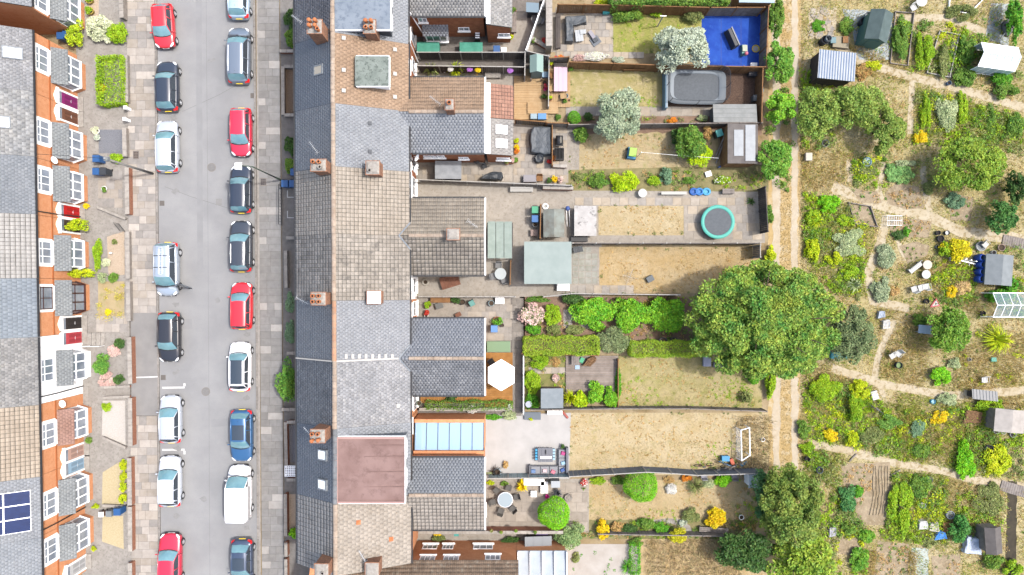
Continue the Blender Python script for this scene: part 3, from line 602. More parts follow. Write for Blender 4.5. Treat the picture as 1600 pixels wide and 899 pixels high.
def chimney(root, px, py, zt, zb, lx, ly, pots=(), capmat=MORTAR, tall=.38, pr=.13, brick=STACK, cap=True):
    x, y = W(px, py, zt); b = MB().box(x-lx/2, x+lx/2, y-ly/2, y+ly/2, zb, zt-.22); b.box(x-lx/2-.05, x+lx/2+.05, y-ly/2-.05, y+ly/2+.05, zt-.218, zt-.1)
    ch = b.build('chimney', brick, root, world=True)
    o = MB().loft([[(x+sx*lx*.5, y+sy*ly*.5, zt-.098) for sx, sy in ((-1, -1), (1, -1), (1, 1), (-1, 1))], [(x+sx*lx*.34, y+sy*ly*.34, zt-.01) for sx, sy in ((-1, -1), (1, -1), (1, 1), (-1, 1))]]).build('flaunching', capmat, root, world=True); o.parent = ch
    for (u, v, kind) in pots:
        X, Y_ = x+u, y+v; p = MB().lathe(X, Y_, [(pr*.95, zt-.08), (pr*.8, zt+tall*.6), (pr*1.08, zt+tall*.85), (pr*1.08, zt+tall), (pr*.7, zt+tall), (pr*.7, zt+.05)], 12, cap=False).build('chimney_pot', POT if kind != 'w' else MORTAR, root, True, True); p.parent = ch
        s = (MB().cyl(X, Y_, zt+.04, zt+tall-.08, pr*.72, n=10) if kind != 'c' else MB().lathe(X, Y_, [(pr*1.1, zt+tall+.003), (pr*.9, zt+tall+.07), (pr*.2, zt+tall+.1)], 10)).build('flue' if kind != 'c' else 'pot_cap', SOOT if kind != 'c' else POT, root, world=True); s.parent = ch
    f = MB().box(x-lx/2-.13, x+lx/2+.13, y-ly/2-.13, y+ly/2+.13, zb-.02, zb+.1); return ch
def aerial(root, px, py, z, L=1.0, a=.6, h=1.0):
    x, y = W(px, py, z+h); b = MB().tube([(x, y, z), (x, y, z+h)], .018, 5); dx, dy = math.cos(a), math.sin(a); b.tube([(x-dx*L*.5, y-dy*L*.5, z+h), (x+dx*L*.5, y+dy*L*.5, z+h)], .014, 4)
    for i in range(9):
        t = (i/8-.5)*L; s = .09+.05*(i % 2)+(.12 if i == 0 else 0); b.tube([(x+dx*t+dy*s, y+dy*t-dx*s, z+h), (x+dx*t-dy*s, y+dy*t+dx*s, z+h)], .008, 4)
    b.build('aerial', ALU, root, world=True)
def dish(root, x, y, z, nx, ny, mat=UPVC):
    b = MB(); C_ = Vector((x, y, z)); n_ = Vector((nx, ny, .25)).normalized(); u = n_.cross(Vector((0, 0, 1))).normalized(); v = n_.cross(u)
    b.loft([[C_+n_*(.1*(r/.3)**2)+(u*math.cos(t)+v*math.sin(t))*r for t in [2*math.pi*k/12 for k in range(12)]] for r in (.02, .15, .3)], False); b.tube([C_, C_+n_*.35], .012, 4); b.tube([C_, C_-n_*.25], .02, 4); b.build('satellite_dish', mat, root, True, True)
def skylight(root, px, py, P0, U, V, wu, wv, frame=None, glass=None, local=False):
    N = np.cross(U, V); C_ = on_plane(px, py, np.array(P0)+N*.05, N); U, V = np.array(U), np.array(V)
    def q(b, u0, u1, v0, v1, z0, z1): return b.loft([[C_+U*u+V*v+N*z for u, v in ((u0, v0), (u1, v0), (u1, v1), (u0, v1))] for z in (z0, z1)])
    b = MB(); t = .09; u, v = wu/2, wv/2; q(b, -u, u, v-t, v, -.1, .09); q(b, -u, u, -v, -v+t, -.1, .07); q(b, -u, -u+t, -v+t, v-t, -.1, .08); q(b, u-t, u, -v+t, v-t, -.1, .08)
    f = b.build('skylight', frame or LEAD, root, world=not local); o = q(MB(), -u+t, u-t, -v+t, v-t, -.1, .05).build('pane', glass or SKYG, root, world=not local); o.parent = f
SKYG = M('skylight_glass', (.55, .58, .62), rough=.05, spec=.8)
def rooftile(name, h1, h2, h3, rnd=.14, sc3=3.0, f=2.9, f3=(.55, .72), hue=0.0): return M(name, c(h1, f), c(h2, f), sc=.6, rough=.85, rnd=rnd, isl=True, c3=c(h3, f), sc3=sc3, f3=f3, bump=.3, bsc=30, hue=hue)
DECK = M('roof_deck', (.05, .045, .04), rough=.95)
FLASH = M('ridge_clay', c('dcc9b6'), c('c2ab96'), sc=3, rough=.9, rnd=.12, isl=True); FLASHO = M('ridge_orange', c('e0a684'), c('d2b294'), sc=2, rough=.9, rnd=.12, isl=True); FLASHG = M('ridge_grey', c('9fa2a6'), c('8c9094'), sc=3, rough=.9, rnd=.1, isl=True)
T_DARK = rooftile('slate_dark', 'b4b8be', 'aaaeb5', 'bcbfc5', .07); T_SLATE = rooftile('slate_grey', 'b4b8be', 'aaaeb5', '9fa3ab', .09); T_MOTTLE = rooftile('slate_mottled', 'bcbcbf', 'a9aaae', 'd4d2d0', .17, 2.2)
T_BEIGE = rooftile('tile_beige', 'cabfb1', 'bfb3a4', 'aca092', .09, 2.5); T_DIRTY = rooftile('tile_weathered', 'c4bbb0', 'b2a99e', '938d86', .17, 1.8, f3=(.52, .68)); T_BROWN = rooftile('tile_brown', 'c9ab90', 'bd9f84', 'ab8d74', .09); T_STONE = rooftile('tile_pale', 'd0c5b8', 'c3b7a9', 'b0a394', .09)
T_RED = rooftile('tile_red', 'c89a86', 'ba8b78', 'a57a68', .12); T_SMOOTH = rooftile('slate_smooth', 'a3aab5', '99a1ad', 'abb2bc', .04); T_OLD = rooftile('slate_old', 'b4b2b0', 'a3a2a2', 'c6c2bc', .2, 2.5)
XL, XR, XK, ZE, ZK = -16.33, -7.73, -12.83, 5.4, 7.8
UE = np.array([0, 1.0, 0]); VE, LVE = unit((XR, 0, ZE), (XK, 0, ZK)); VW_, LVW = unit((XL, 0, ZE), (XK, 0, ZK)); UWv = np.array([0, -1.0, 0])
WALLS = {}
def main_house(key, label, y0, y1, tw_, te, ridge, wallmat, group=None, rear=True):
    ym = (y0+y1)/2; dx = -.0055*ym; root = thing('terraced_house', label, 'house', (XK+dx, ym, 0)); e = .012
    prof = [(XL+.25+dx, 0), (XR-.22+dx, 0), (XR-.22+dx, ZE-.02), (XK+dx, ZK-.22), (XL+.25+dx, ZE-.02)]
    MB().loft([[(x, y0+e, z) for x, z in prof], [(x, y1-e, z) for x, z in prof]]).build('wall', wallmat, root, world=True)
    for nm, X, mt, U in (('e', XR, te, 1), ('w', XL, tw_, -1)):
        mat, a, b_, st = mt
        e0, e1 = ((X+dx, y0, ZE), (X+dx, y1, ZE)) if U > 0 else ((X+dx, y1, ZE), (X+dx, y0, ZE))
        r0, r1 = (XK+dx, e0[1], ZK), (XK+dx, e1[1], ZK); roof_slope(root, e0, e1, r0, r1, mat, a, b_, st, int(ym*7+50+U), DECK)
    ridge_tiles(root, (XK+dx, y0, ZK+.06), (XK+dx, y1, ZK+.06), ridge)
    for X, s in ((XR+.07, 1), (XL-.07, -1)): MB().loft([[(X+dx+s*a, y, ZE-.06+b_) for a, b_ in ((-.06, .05), (-.05, -.04), (.05, -.04), (.06, .05))] for y in (y0+.01, y1-.01)]).build('gutter', TRIM, root, world=True)
    WALLS[key] = (root, dx); return root
def outrigger(key, yr, s, half, mat, a, b_, st, wallmat, xe=-2.1, zr=5.75, ridge=None, x0=-8.75, pitch=.36, fascia=UPVC, gable=None):
    """half of a paired rear wing; s = +1 slopes north, -1 south"""
    root, dx = WALLS[key]; ze = zr-half*pitch; ye = yr+s*half
    prof = [(yr+s*.01, 0), (ye-s*.14, 0), (ye-s*.14, ze-.02), (yr+s*.01, zr-.18)]
    MB().loft([[(x, y, z) for y, z in prof] for x in (x0, xe-.14)]).build('wing_wall', wallmat, root, world=True)
    e = [(x0, ye, ze), (xe, ye, ze)] if s < 0 else [(xe, ye, ze), (x0, ye, ze)]; r = [(p[0], yr, zr) for p in e]
    roof_slope(root, e[0], e[1], r[0], r[1], mat, a, b_, st, int(yr*9+70+s), DECK, 'wing_roof')
    if ridge: ridge_tiles(root, (x0+1.0, yr, zr+.05), (xe, yr, zr+.05), ridge, .11)
    q = [(yr+s*.0, zr+.03), (ye+s*.02, ze+.03), (ye+s*.02, ze-.2), (yr, zr-.2)]
    MB().loft([[(x, y, z) for y, z in q] for x in (xe+.004, xe+.1)]).build('fascia', fascia, root, world=True)
    MB().loft([[(x, ye+s*(.06+u), ze-.05+v) for u, v in ((-.06, .05), (-.05, -.04), (.05, -.04), (.06, .05))] for x in (XR+.1, xe)]).build('gutter', TRIM, root, world=True)
    return root
PLANK = M('white_fascia', (.66, .67, .68), rough=.5)
P_ = {'A': (18.4, 23.4), 'B': (13.3, 18.4), 'C': (8.75, 13.3), 'D': (3.9, 8.75), 'E': (-.95, 3.9), 'F': (-5.32, -.95), 'G': (-10.2, -5.32), 'H': (-15.6, -10.2), 'I': (-20.85, -15.6)}
sl_ = lambda m: (m, .27, .2, 'flat'); ti_ = lambda m: (m, .3, .3, 'roll')
main_house('A', 'terraced house with old dark slates and a blue grey flat dormer', *P_['A'], sl_(rooftile('slate_rough', 'a5a5ab', '8f9097', 'bab9ba', .2, 4)), sl_(T_SLATE), FLASH, BRICK2)
main_house('B', 'terraced house with brown rear tiles, a small square dormer and smooth dark front slates', *P_['B'], sl_(T_SMOOTH), (T_BROWN, .3, .26, 'flat'), FLASH, BRICK2)
main_house('C', 'terraced house with pale grey slate roof joined to a two skylight lean-to', *P_['C'], sl_(T_DARK), sl_(T_SLATE), FLASH, BRICK2)
main_house('D', 'terraced house with even cream concrete tiles, north half of the cream pair', *P_['D'], (rooftile('tile_beige_lifted', 'e0d6ca', 'd4c9bc', 'c0b5a8', .1, 3), .3, .3, 'roll'), (T_BEIGE, .3, .3, 'roll'), FLASH, RENDER)  # street slope: the cream tiles in a lighter copy, offsetting its shade
main_house('E', 'terraced house with blotchy weathered cream tiles, south half of the cream pair', *P_['E'], (rooftile('tile_weathered_lifted', 'd6cdc3', 'b6afa8', 'e8e1d9', .22, 3), .3, .3, 'roll'), (T_DIRTY, .3, .3, 'roll'), FLASH, RENDER)  # west side gets a lightened copy of the weathered tiles against the shade
main_house('F', 'terraced house with neat grey slates and an orange clay ridge', *P_['F'], sl_(T_DARK), sl_(rooftile('slate_neat', 'b4b7bd', 'abaeb4', 'bfc1c5', .07)), FLASHO, BRICK)
main_house('G', 'terraced house with mottled lichened slates beside the white parasol deck', *P_['G'], sl_(rooftile('slate_mottled_shaded', 'a3a6ac', '93979e', 'b9bbbf', .16, 3)), sl_(T_MOTTLE), FLASH, BRICK)  # street slope: darker copy of the mottled slates, shade put in the colour
main_house('H', 'terraced house with a broad pink brown flat dormer and two front skylights', *P_['H'], sl_(T_SMOOTH), sl_(T_SLATE), FLASHG, BRICK)
main_house('I', 'end terraced house with pale cream tiles next to the broad pink brown dormer', *P_['I'], (rooftile('tile_grey_pale', 'd4d0cc', 'c6c2be', 'b0acaa', .1, 3), .32, .32, 'roll'), (T_STONE, .34, .3, 'flat'), FLASH, BRICK)
outrigger('A', 23.75, -1, 2.95, T_OLD, .27, .2, 'flat', BRICK2)
outrigger('B', 13.2, 1, 2.9, T_BROWN, .3, .3, 'roll', BRICK2, ridge=FLASH); outrigger('C', 13.2, -1, 2.9, T_SLATE, .27, .2, 'flat', BRICK2)
outrigger('D', 3.9, 1, 2.95, rooftile('tile_wing', 'c5b9a8', 'b5a999', '9c9184', .1, 3), .3, .3, 'roll', RENDER, ridge=FLASH); outrigger('E', 3.9, -1, 2.95, rooftile('tile_wing_dirty', 'b4aa9c', '9d948a', 'cfc8bf', .16, 3), .3, .3, 'roll', RENDER)
outrigger('F', -5.32, 1, 2.95, rooftile('slate_wing', 'a3a8b1', '989da6', 'b2b6bc', .08), .27, .2, 'flat', BRICK, ridge=FLASH); outrigger('G', -5.32, -1, 2.95, rooftile('slate_wing_mottled', 'a3a5aa', '8d9096', 'c3c4c6', .17, 2.5), .27, .2, 'flat', BRICK)
outrigger('H', -15.6, 1, 2.6, rooftile('slate_wing_new', 'a4a9b0', '999ea6', 'aeb2b8', .06), .27, .2, 'flat', BRICK, ridge=FLASH); outrigger('I', -15.6, -1, 2.95, rooftile('tile_wing_pale', 'cbc1b5', 'bbb0a4', 'a3988c', .1, 3), .3, .3, 'roll', BRICK)
def lean(key, x0, x1, y0, y1, z0, z1, mat, wallmat, tw, th, st='flat', cap=True):
    """single storey lean-to against the wing's gable, sloping down to the east"""
    root = WALLS[key][0]; prof = [(x0+.01, 0), (x1-.15, 0), (x1-.15, z1-.03), (x0+.01, z0-.18)]
    MB().loft([[(x, y, z) for x, z in prof] for y in (y0+.01, y1-.01)]).build('lean_to_wall', wallmat, root, world=True)
    roof_slope(root, (x1, y0, z1), (x1, y1, z1), (x0, y0, z0), (x0, y1, z0), mat, tw, th, st, int(y0*3+99), DECK, 'lean_to_roof')
    MB().box(x0-.0, x0+.3, y0+.005, y1-.005, z0-.02, z0+.08).build('flashing', PLANK, root, world=True)
lean('A', -2.0, .02, 20.45, 23.9, 4.0, 3.3, T_OLD, BRICK2, .3, .22); lean('B', -2.0, .1, 13.3, 16.0, 3.6, 2.9, T_RED, BRICK2, .3, .25, 'roll'); lean('C', -2.0, .1, 10.45, 13.28, 3.6, 2.9, rooftile('slate_leanto', 'bdb9b5', 'b0aca9', 'c9c5c0', .08), BRICK2, .3, .22)
VL, _ = unit((.1, 0, 2.9), (-2.0, 0, 3.6))
for py in (203, 224.5): skylight(WALLS['C'][0], 783.5, py, (.1, 12, 2.9), (0, 1.0, 0), VL, .68, .95, UPVC)
# chimneys and roof furniture
o6 = [(-.24, .25, 'o'), (.2, .27, 'c'), (-.24, -.05, 'c'), (.2, -.03, 'o'), (.34, .05, 'o')]
chimney(WALLS['B'][0], 491, 41, 9.3, 6.4, 1.0, .95, [(-.27, .3, 'c'), (.14, .3, 'c'), (-.27, -.06, 'c'), (.14, -.06, 'c'), (.3, -.3, 'o')]); chimney(WALLS['B'][0], 577, 41, 8.1, 5.6, .85, .95, [(-.2, .28, 'c'), (.18, .28, 'c'), (-.2, -.18, 'o'), (.18, -.18, 'o')])
chimney(WALLS['D'][0], 497, 258, 9.2, 6.4, 1.05, .8, [(-.28, .17, 'o'), (.12, .17, 'o'), (.2, -.2, 'w')]); chimney(WALLS['D'][0], 582, 262, 7.8, 5.6, .95, .95, [(-.2, -.22, 'w')], tall=.15)
chimney(WALLS['E'][0], 497, 467, 9.2, 6.4, 1.0, .85, [(-.3, .2, 'o'), (.12, .2, 'o'), (-.3, -.2, 'o'), (.12, -.2, 'o')]); chimney(WALLS['E'][0], 584, 465, 7.4, 5.6, 1.0, .9, capmat=RENDER)
chimney(WALLS['H'][0], 496, 682, 9.2, 6.4, 1.0, .9, [(-.3, .22, 'o'), (.1, .22, 'o'), (-.3, -.25, 'c'), (.14, -.2, 'c')]); chimney(WALLS['I'][0], 502, 893, 9.0, 6.4, .95, .95, [(.1, -.1, 'w')], tall=.12); chimney(WALLS['I'][0], 581, 891, 7.8, 5.2, .95, .95)
chimney(WALLS['C'][0], 702, 163, 7.3, 5.0, .6, .75, [(.0, .05, 'o')], tall=.3, pr=.16); chimney(WALLS['E'][0], 708, 366, 6.7, 5.2, .9, .8)
for k, px, py, z, L, a in (('A', 464, 30, 5.5, .9, 2.5), ('C', 490, 231, 6.9, 1.0, 2.2), ('C', 680, 157, 5.5, 1.0, 2.5), ('D', 738, 350, 4.9, .9, -.6), ('F', 472, 470, 5.8, 1.0, -.5), ('H', 482, 676, 6.6, 1.0, 2.3), ('I', 566, 869, 6.4, .9, 2.1)): aerial(WALLS[k][0], px, py, z, L, a)
skylight(WALLS['B'][0], 498, 110, (XL, 15, ZE), (0, -1.0, 0), VW_, .75, 1.0, LEAD, M('skylight_blind', c('d8cfc0'), rough=.2, spec=.6))
for py in (711, 757): skylight(WALLS['H'][0], 504, py, (XL, -13, ZE), (0, -1.0, 0), VW_, .8, .95, LEAD)
NE = np.cross(UE, VE)
def roof_vent(key, px, py, mat, s=.26):
    C_ = on_plane(px, py, np.array([XR, 0, ZE])+NE*.02, NE); b = MB(); b.loft([[C_+UE*u+VE*v+NE*z for u, v in ((-s, -s), (s, -s), (s, s), (-s, s))] for z in (0, .05)]) if False else b.loft([[C_+UE*u*.5*s*2+VE*v*s+NE*z for u, v in ((-1, -1), (1, -1), (1, 1), (-1, 1))] for z in (.0, .07)]); b.build('roof_vent', mat, WALLS[key][0], world=True)
PALE = M('pale_vent', c('e6e2dc'), rough=.7); DARKV = M('dark_vent', c('5f646c'), rough=.6)
for px, py in ((537, 60), (537, 110), (537, 142), (617, 78), (617, 116), (617, 152)): roof_vent('B', px, py, PALE, .14)
for px, py in ((578, 193), (578, 237)): roof_vent('C', px, py, DARKV, .13)
roof_vent('G', 622, 634, PALE, .14); roof_vent('I', 560, 816, POT, .16); roof_vent('I', 611, 842, POT, .16)
# lead lines, valleys
def strip(root, pts, wd, mat, name):
    b = MB()
    for i in range(len(pts)-1):
        a, q = np.array(pts[i], float), np.array(pts[i+1], float); d = (q-a)/np.linalg.norm(q-a); s = np.cross(d, [0, 0, 1.0]); s /= np.linalg.norm(s); u = np.array([0, 0, .05]); b.loft([[a-s*wd, a+s*wd, a+s*wd+u, a-s*wd+u], [q-s*wd, q+s*wd, q+s*wd+u, q-s*wd+u]])
    b.build(name, mat, root, world=True)
for key, yr, zr in (('D', 3.9, 5.75), ('F', -5.32, 5.75)):
    xv = XR-(zr-ZE)*(XR-XK)/(ZK-ZE)
    for s in (1, -1): strip(WALLS[key][0], [(xv, yr, zr+.03), (XR+.05, yr+s*1.0, ZE+.04)], .05, LEAD, 'valley_flashing')
strip(WALLS['F'][0], [(XK, -5.32, ZK+.05), (-8.5, -5.32, 5.78)], .06, PALE, 'party_mortar'); strip(WALLS['F'][0], [(XK, -5.32, ZK+.05), (XL, -5.32, ZE+.03)], .05, PALE, 'party_mortar')
for i in range(8):
    px = 541+i*10.3; C_ = on_plane(px, 557, np.array([XR, 0, ZE])+NE*.03, NE); MB().loft([[C_+UE*u*.17+VE*v*.1+NE*z for u, v in ((-1, -1), (1, -1), (1, 1), (-1, 1))] for z in (0, .03)]).build('pale_tile', PALE, WALLS['F'][0], world=True)
# dormers
def dormer(key, x0, x1, y0, y1, zt, roofmat, label, wins=(), fascia=UPVC, cheek=None, zb=5.4, slope=.12):
    root = WALLS[key][0]; d = MB().box(x0, x1, y0, y1, zb, zt-.2).build('dormer', cheek or UPVC, root, world=True)
    b = MB().loft([[(x0-.1, y0-.12, zt-.19), (x1+.15, y0-.12, zt-.19), (x1+.15, y1+.12, zt-.19), (x0-.1, y1+.12, zt-.19)], [(x0-.1, y0-.12, zt), (x1+.15, y0-.12, zt-slope), (x1+.15, y1+.12, zt-slope), (x0-.1, y1+.12, zt)]])
    r = b.build('dormer_roof', roofmat, root, world=True); r.parent = d
    e = MB().box(x1+.152, x1+.2, y0-.15, y1+.15, zt-.32-slope, zt+.03-slope).box(x0, x1+.15, y0-.17, y0-.122, zt-.3, zt+.02-slope*.5).box(x0, x1+.15, y1+.122, y1+.17, zt-.3, zt+.02-slope*.5).build('dormer_trim', fascia, root, world=True); e.parent = d
    for yc, wd, zc, ht in wins: f = window(root, (x1, yc, zc), (1, 0), wd, ht, bars=1, sill=False, proud=.05)
FELT_B = M('felt_blue', c('a7b3c1'), c('98a5b4'), sc=.8, rough=.9, c3=c('8895a6'), sc3=3); FELT_G = M('felt_green', c('aab4ac'), c('919c94'), sc=1.2, rough=.9, c3=c('6f7a72'), sc3=4, bump=.2, bsc=20)
FELT_P = M('felt_pink', c('b6968f'), c('a2827b'), sc=.7, rough=.9, c3=c('8c6e68'), sc3=1.6, f3=(.5, .75), bump=.2, bsc=15)
dormer('A', -12.8, -8.95, 18.75, 23.2, 7.75, FELT_B, '', cheek=M('dormer_slate', c('5d6570'), c('4c545e'), sc=5, rough=.8), wins=((19.7, 1.2, 6.5, 1.0), (21.5, 1.2, 6.5, 1.0)))
dormer('B', -11.3, -9.1, 14.75, 16.7, 7.45, FELT_G, '', wins=((15.7, 1.5, 6.7, .7),), zb=5.6)
dormer('H', -12.7, -7.9, -15.45, -10.9, 7.75, FELT_P, '', cheek=M('dormer_render', c('9aa0a8'), rough=.8), wins=((-12.0, 1.5, 6.4, 1.1), (-14.2, 1.5, 6.4, 1.1)))
b = MB()
for y in (-15.5, -10.85): b.box(-12.7, -7.8, y-.07, y+.07, 7.66, 7.8)
b.box(-12.8, -12.55, -15.55, -10.8, 7.7, 7.84); [MB().box(-12.6, -7.8, y-.03, y+.03, 7.6, 7.645 if False else 7.70).build('felt_lap', M('felt_seam', c('93756f'), c('ab8a83'), sc=2), WALLS['H'][0], world=True) for y in (-14.4, -13.3, -12.2, -11.4)]; b.build('dormer_edge', M('felt_edge', c('dcb4ac'), rough=.9), WALLS['H'][0], world=True)
# conservatory roof of H: glass panes between glazing bars
rt = WALLS['H'][0]; CG = glassmat('conservatory_glass', (.21, .32, .46), .88, .05)
x0, x1, y0, y1 = -7.75, -2.2, -12.85, -10.75
MB().box(x0, x1, y1, y1+.28, 0, 2.75).box(x1-.28, x1, y0, y1-.004, 0, 2.3).build('conservatory_wall', BRICK, rt, world=True); MB().box(x0, x1, y0-.25, y0-.004, 2.9, 3.35).build('parapet', BRICK, rt, world=True)
for i in range(7):
    xx = x0+.05+(x1-x0-.1)*i/6; MB().loft([[(xx-.025, y1, 2.6), (xx+.025, y1, 2.6), (xx+.025, y1, 2.68), (xx-.025, y1, 2.68)], [(xx-.025, y0, 2.95), (xx+.025, y0, 2.95), (xx+.025, y0, 3.03), (xx-.025, y0, 3.03)]]).build('glazing_bar', M('bar_grey', c('6f7f8c'), rough=.5), rt, world=True)
    if i < 6:
        xa, xb = xx+.03, xx+.02+(x1-x0-.1)/6; MB().loft([[(xa, y1, 2.63), (xb, y1, 2.63), (xb, y1, 2.65), (xa, y1, 2.65)], [(xa, y0, 2.98), (xb, y0, 2.98), (xb, y0, 3.0), (xa, y0, 3.0)]]).build('glass_pane', CG, rt, world=True)
MB().box(x0+.1, x1-.3, y0+.1, y1-.1, .01, .03).build('floor', M('tile_floor', c('d5dde2'), rough=.5), rt, world=True); MB().box(-7.5, -6.3, -12.6, -11.4, .03, .8).build('sofa', M('teal_sofa', c('8db3ad'), rough=.8), rt, world=True)
# rear windows, doors, pipes of the right hand terrace
XW = XR-.22
def rw(key, py, z, wd, ht, bars=1, h=None): window(WALLS[key][0], (XW+WALLS[key][1], W(0, py, z)[1], z), (1, 0), wd, ht, bars=bars)
for k, py, z, wd, ht in (('A', 52, 4.2, 1.3, 1.3), ('A', 58, 1.3, 1.3, 2.0), ('B', 102, 4.2, 1.1, 1.3), ('B', 106, 1.2, 1.2, 1.9), ('C', 253, 4.2, 1.2, 1.3), ('C', 256, 1.2, 1.4, 2.0), ('D', 281, 4.2, 1.2, 1.4), ('D', 293, 1.3, 1.5, 2.1), ('E', 442, 4.2, 1.0, 1.3), ('E', 446, 1.2, 1.2, 2.0), ('F', 486, 4.2, 1.1, 1.3), ('F', 482, 1.2, 1.2, 2.0), ('G', 628, 4.2, 1.4, 1.3), ('G', 628, 1.2, 1.2, 2.0), ('H', 668, 4.2, 1.2, 1.3)): rw(k, py, z, wd, ht)
def ws(key, x, y, nrm, z, wd, ht, bars=1): window(WALLS[key][0], (x, y, z), nrm, wd, ht, bars=bars)
for x, z, wd, ht in ((-7.0, 3.6, .7, .9), (-3.9, 1.7, .9, .7)): ws('A', x, 20.8+.14, (0, -1), z, wd, ht)
ws('A', -.65, 20.46, (0, -1), 1.7, .95, .7)
yb = 20.94; bx_ = MB().box(-7.05, -5.25, yb-.6, yb-.004, 0, 2.1).build('bay_window', UPVC, WALLS['A'][0], world=True); window(WALLS['A'][0], (-6.15, yb-.6, 1.3), (0, -1), 1.7, 1.3, bars=2, glass=M('green_glass', c('8aa39a'), rough=.1, spec=.7)); roof_slope(WALLS['A'][0], (-7.2, yb-.75, 2.1), (-5.1, yb-.75, 2.1), (-7.2, yb, 2.6), (-5.1, yb, 2.6), T_SLATE, .27, .2, 'flat', 5, DECK, 'bay_roof')
for x, z, wd, ht in ((-6.2, 2.6, 1.7, .8), (-3.9, 2.0, .8, .8)): ws('C', x, 10.3+.14, (0, -1), z, wd, ht, 2 if wd > 1 else 1)
ws('C', -.7, 10.46, (0, -1), 1.6, 1.1, .9, 0)
for key, pts in (('A', [(XW+.12, 21.0, 5.2), (XW+.5, 20.7, 3.2), (XW+.9, 20.6, .1)]), ('A', [(XW+.12, 18.8, 5.3), (XW+.12, 18.8, .1)]), ('C', [(XW+.12, 9.9, 5.3), (XW+.12, 9.9, .1)]), ('G', [(XW+.12, -8.6, 5.3), (XW+.12, -8.6, .1)]), ('I', [(XW+.12, -19.0, 5.3), (XW+.12, -19.0, .1)])):
    MB().tube(pts, .045, 6).build('downpipe', UPVC if key != 'C' else TRIM, WALLS[key][0], world=True)
for x, y in ((-7.55, 9.4), (-7.5, 10.15)): dish(WALLS['C'][0], x, y, 3.8, 1, -.5)
ws('I', -5.5, -18.42, (0, -1), 3.0, 1.0, 1.0)
for py, z in ((775, 3.0), (800, 1.2)): window(WALLS['I'][0] if py > 780 else WALLS['H'][0], (-2.24, W(0, py, z)[1], z), (1, 0), 1.1, 1.1)
for key, py in (('F', 527), ('G', 590), ('D', 345), ('B', 140)): window(WALLS[key][0], (-2.24, W(0, py, 3.2)[1], 3.2), (1, 0), 1.1, 1.2)
# house J beyond the passage: brown tiled wing with brick wall and windows facing north
rj = thing('terraced_house', 'brick house with dark brown tiled wing and many small white windows', 'house', (-6, -24, 0)); WALLS['J'] = (rj, 0)
T_J = rooftile('tile_old_brown', 'a58d78', '8f7a68', 'c4b7a4', .2, 2.5, f3=(.55, .7))
prof = [(-21.12, 0), (-27.0, 0), (-27.0, 4.4), (-24.0, 5.9), (-21.12, 4.4)]
MB().loft([[(x, y, z) for y, z in prof] for x in (-15.5, .35)]).build('wall', BRICK, rj, world=True)
roof_slope(rj, (.5, -20.95, 4.5), (-12.6, -20.95, 4.5), (.5, -24.0, 6.15), (-12.6, -24.0, 6.15), T_J, .3, .3, 'roll', 17, DECK); roof_slope(rj, (-12.6, -27.05, 4.5), (.5, -27.05, 4.5), (-12.6, -24.0, 6.15), (.5, -24.0, 6.15), T_J, .3, .3, 'roll', 18, DECK)
for px, z, wd in ((668, 3.8, 1.2), (705, 3.8, 1.2), (770, 3.6, 1.2), (672, 1.4, 1.2), (700, 1.4, .9), (755, 1.4, 1.6)): window(rj, (W(px, 0, z)[0], -21.12, z), (0, 1), wd, 1.0, bars=2)
lean_x = MB().box(.36, 4.3, -24.5, -21.12, 0, 2.2).build('extension', BRICK, rj, world=True)
MB().loft([[(.4, -21.05, 2.35), (4.4, -21.05, 2.35), (4.4, -24.6, 2.6), (.4, -24.6, 2.6)], [(.4, -21.05, 2.42), (4.4, -21.05, 2.42), (4.4, -24.6, 2.67), (.4, -24.6, 2.67)]]).build('extension_roof', M('polycarbonate', c('dfe9f2'), c('cfdbe6'), sc=1, rough=.3), rj, world=True)
for i in range(5): MB().box(.45+i*.97, .5+i*.97, -24.6, -21.04, 2.45, 2.72).build('roof_bar', UPVC, rj, world=True)

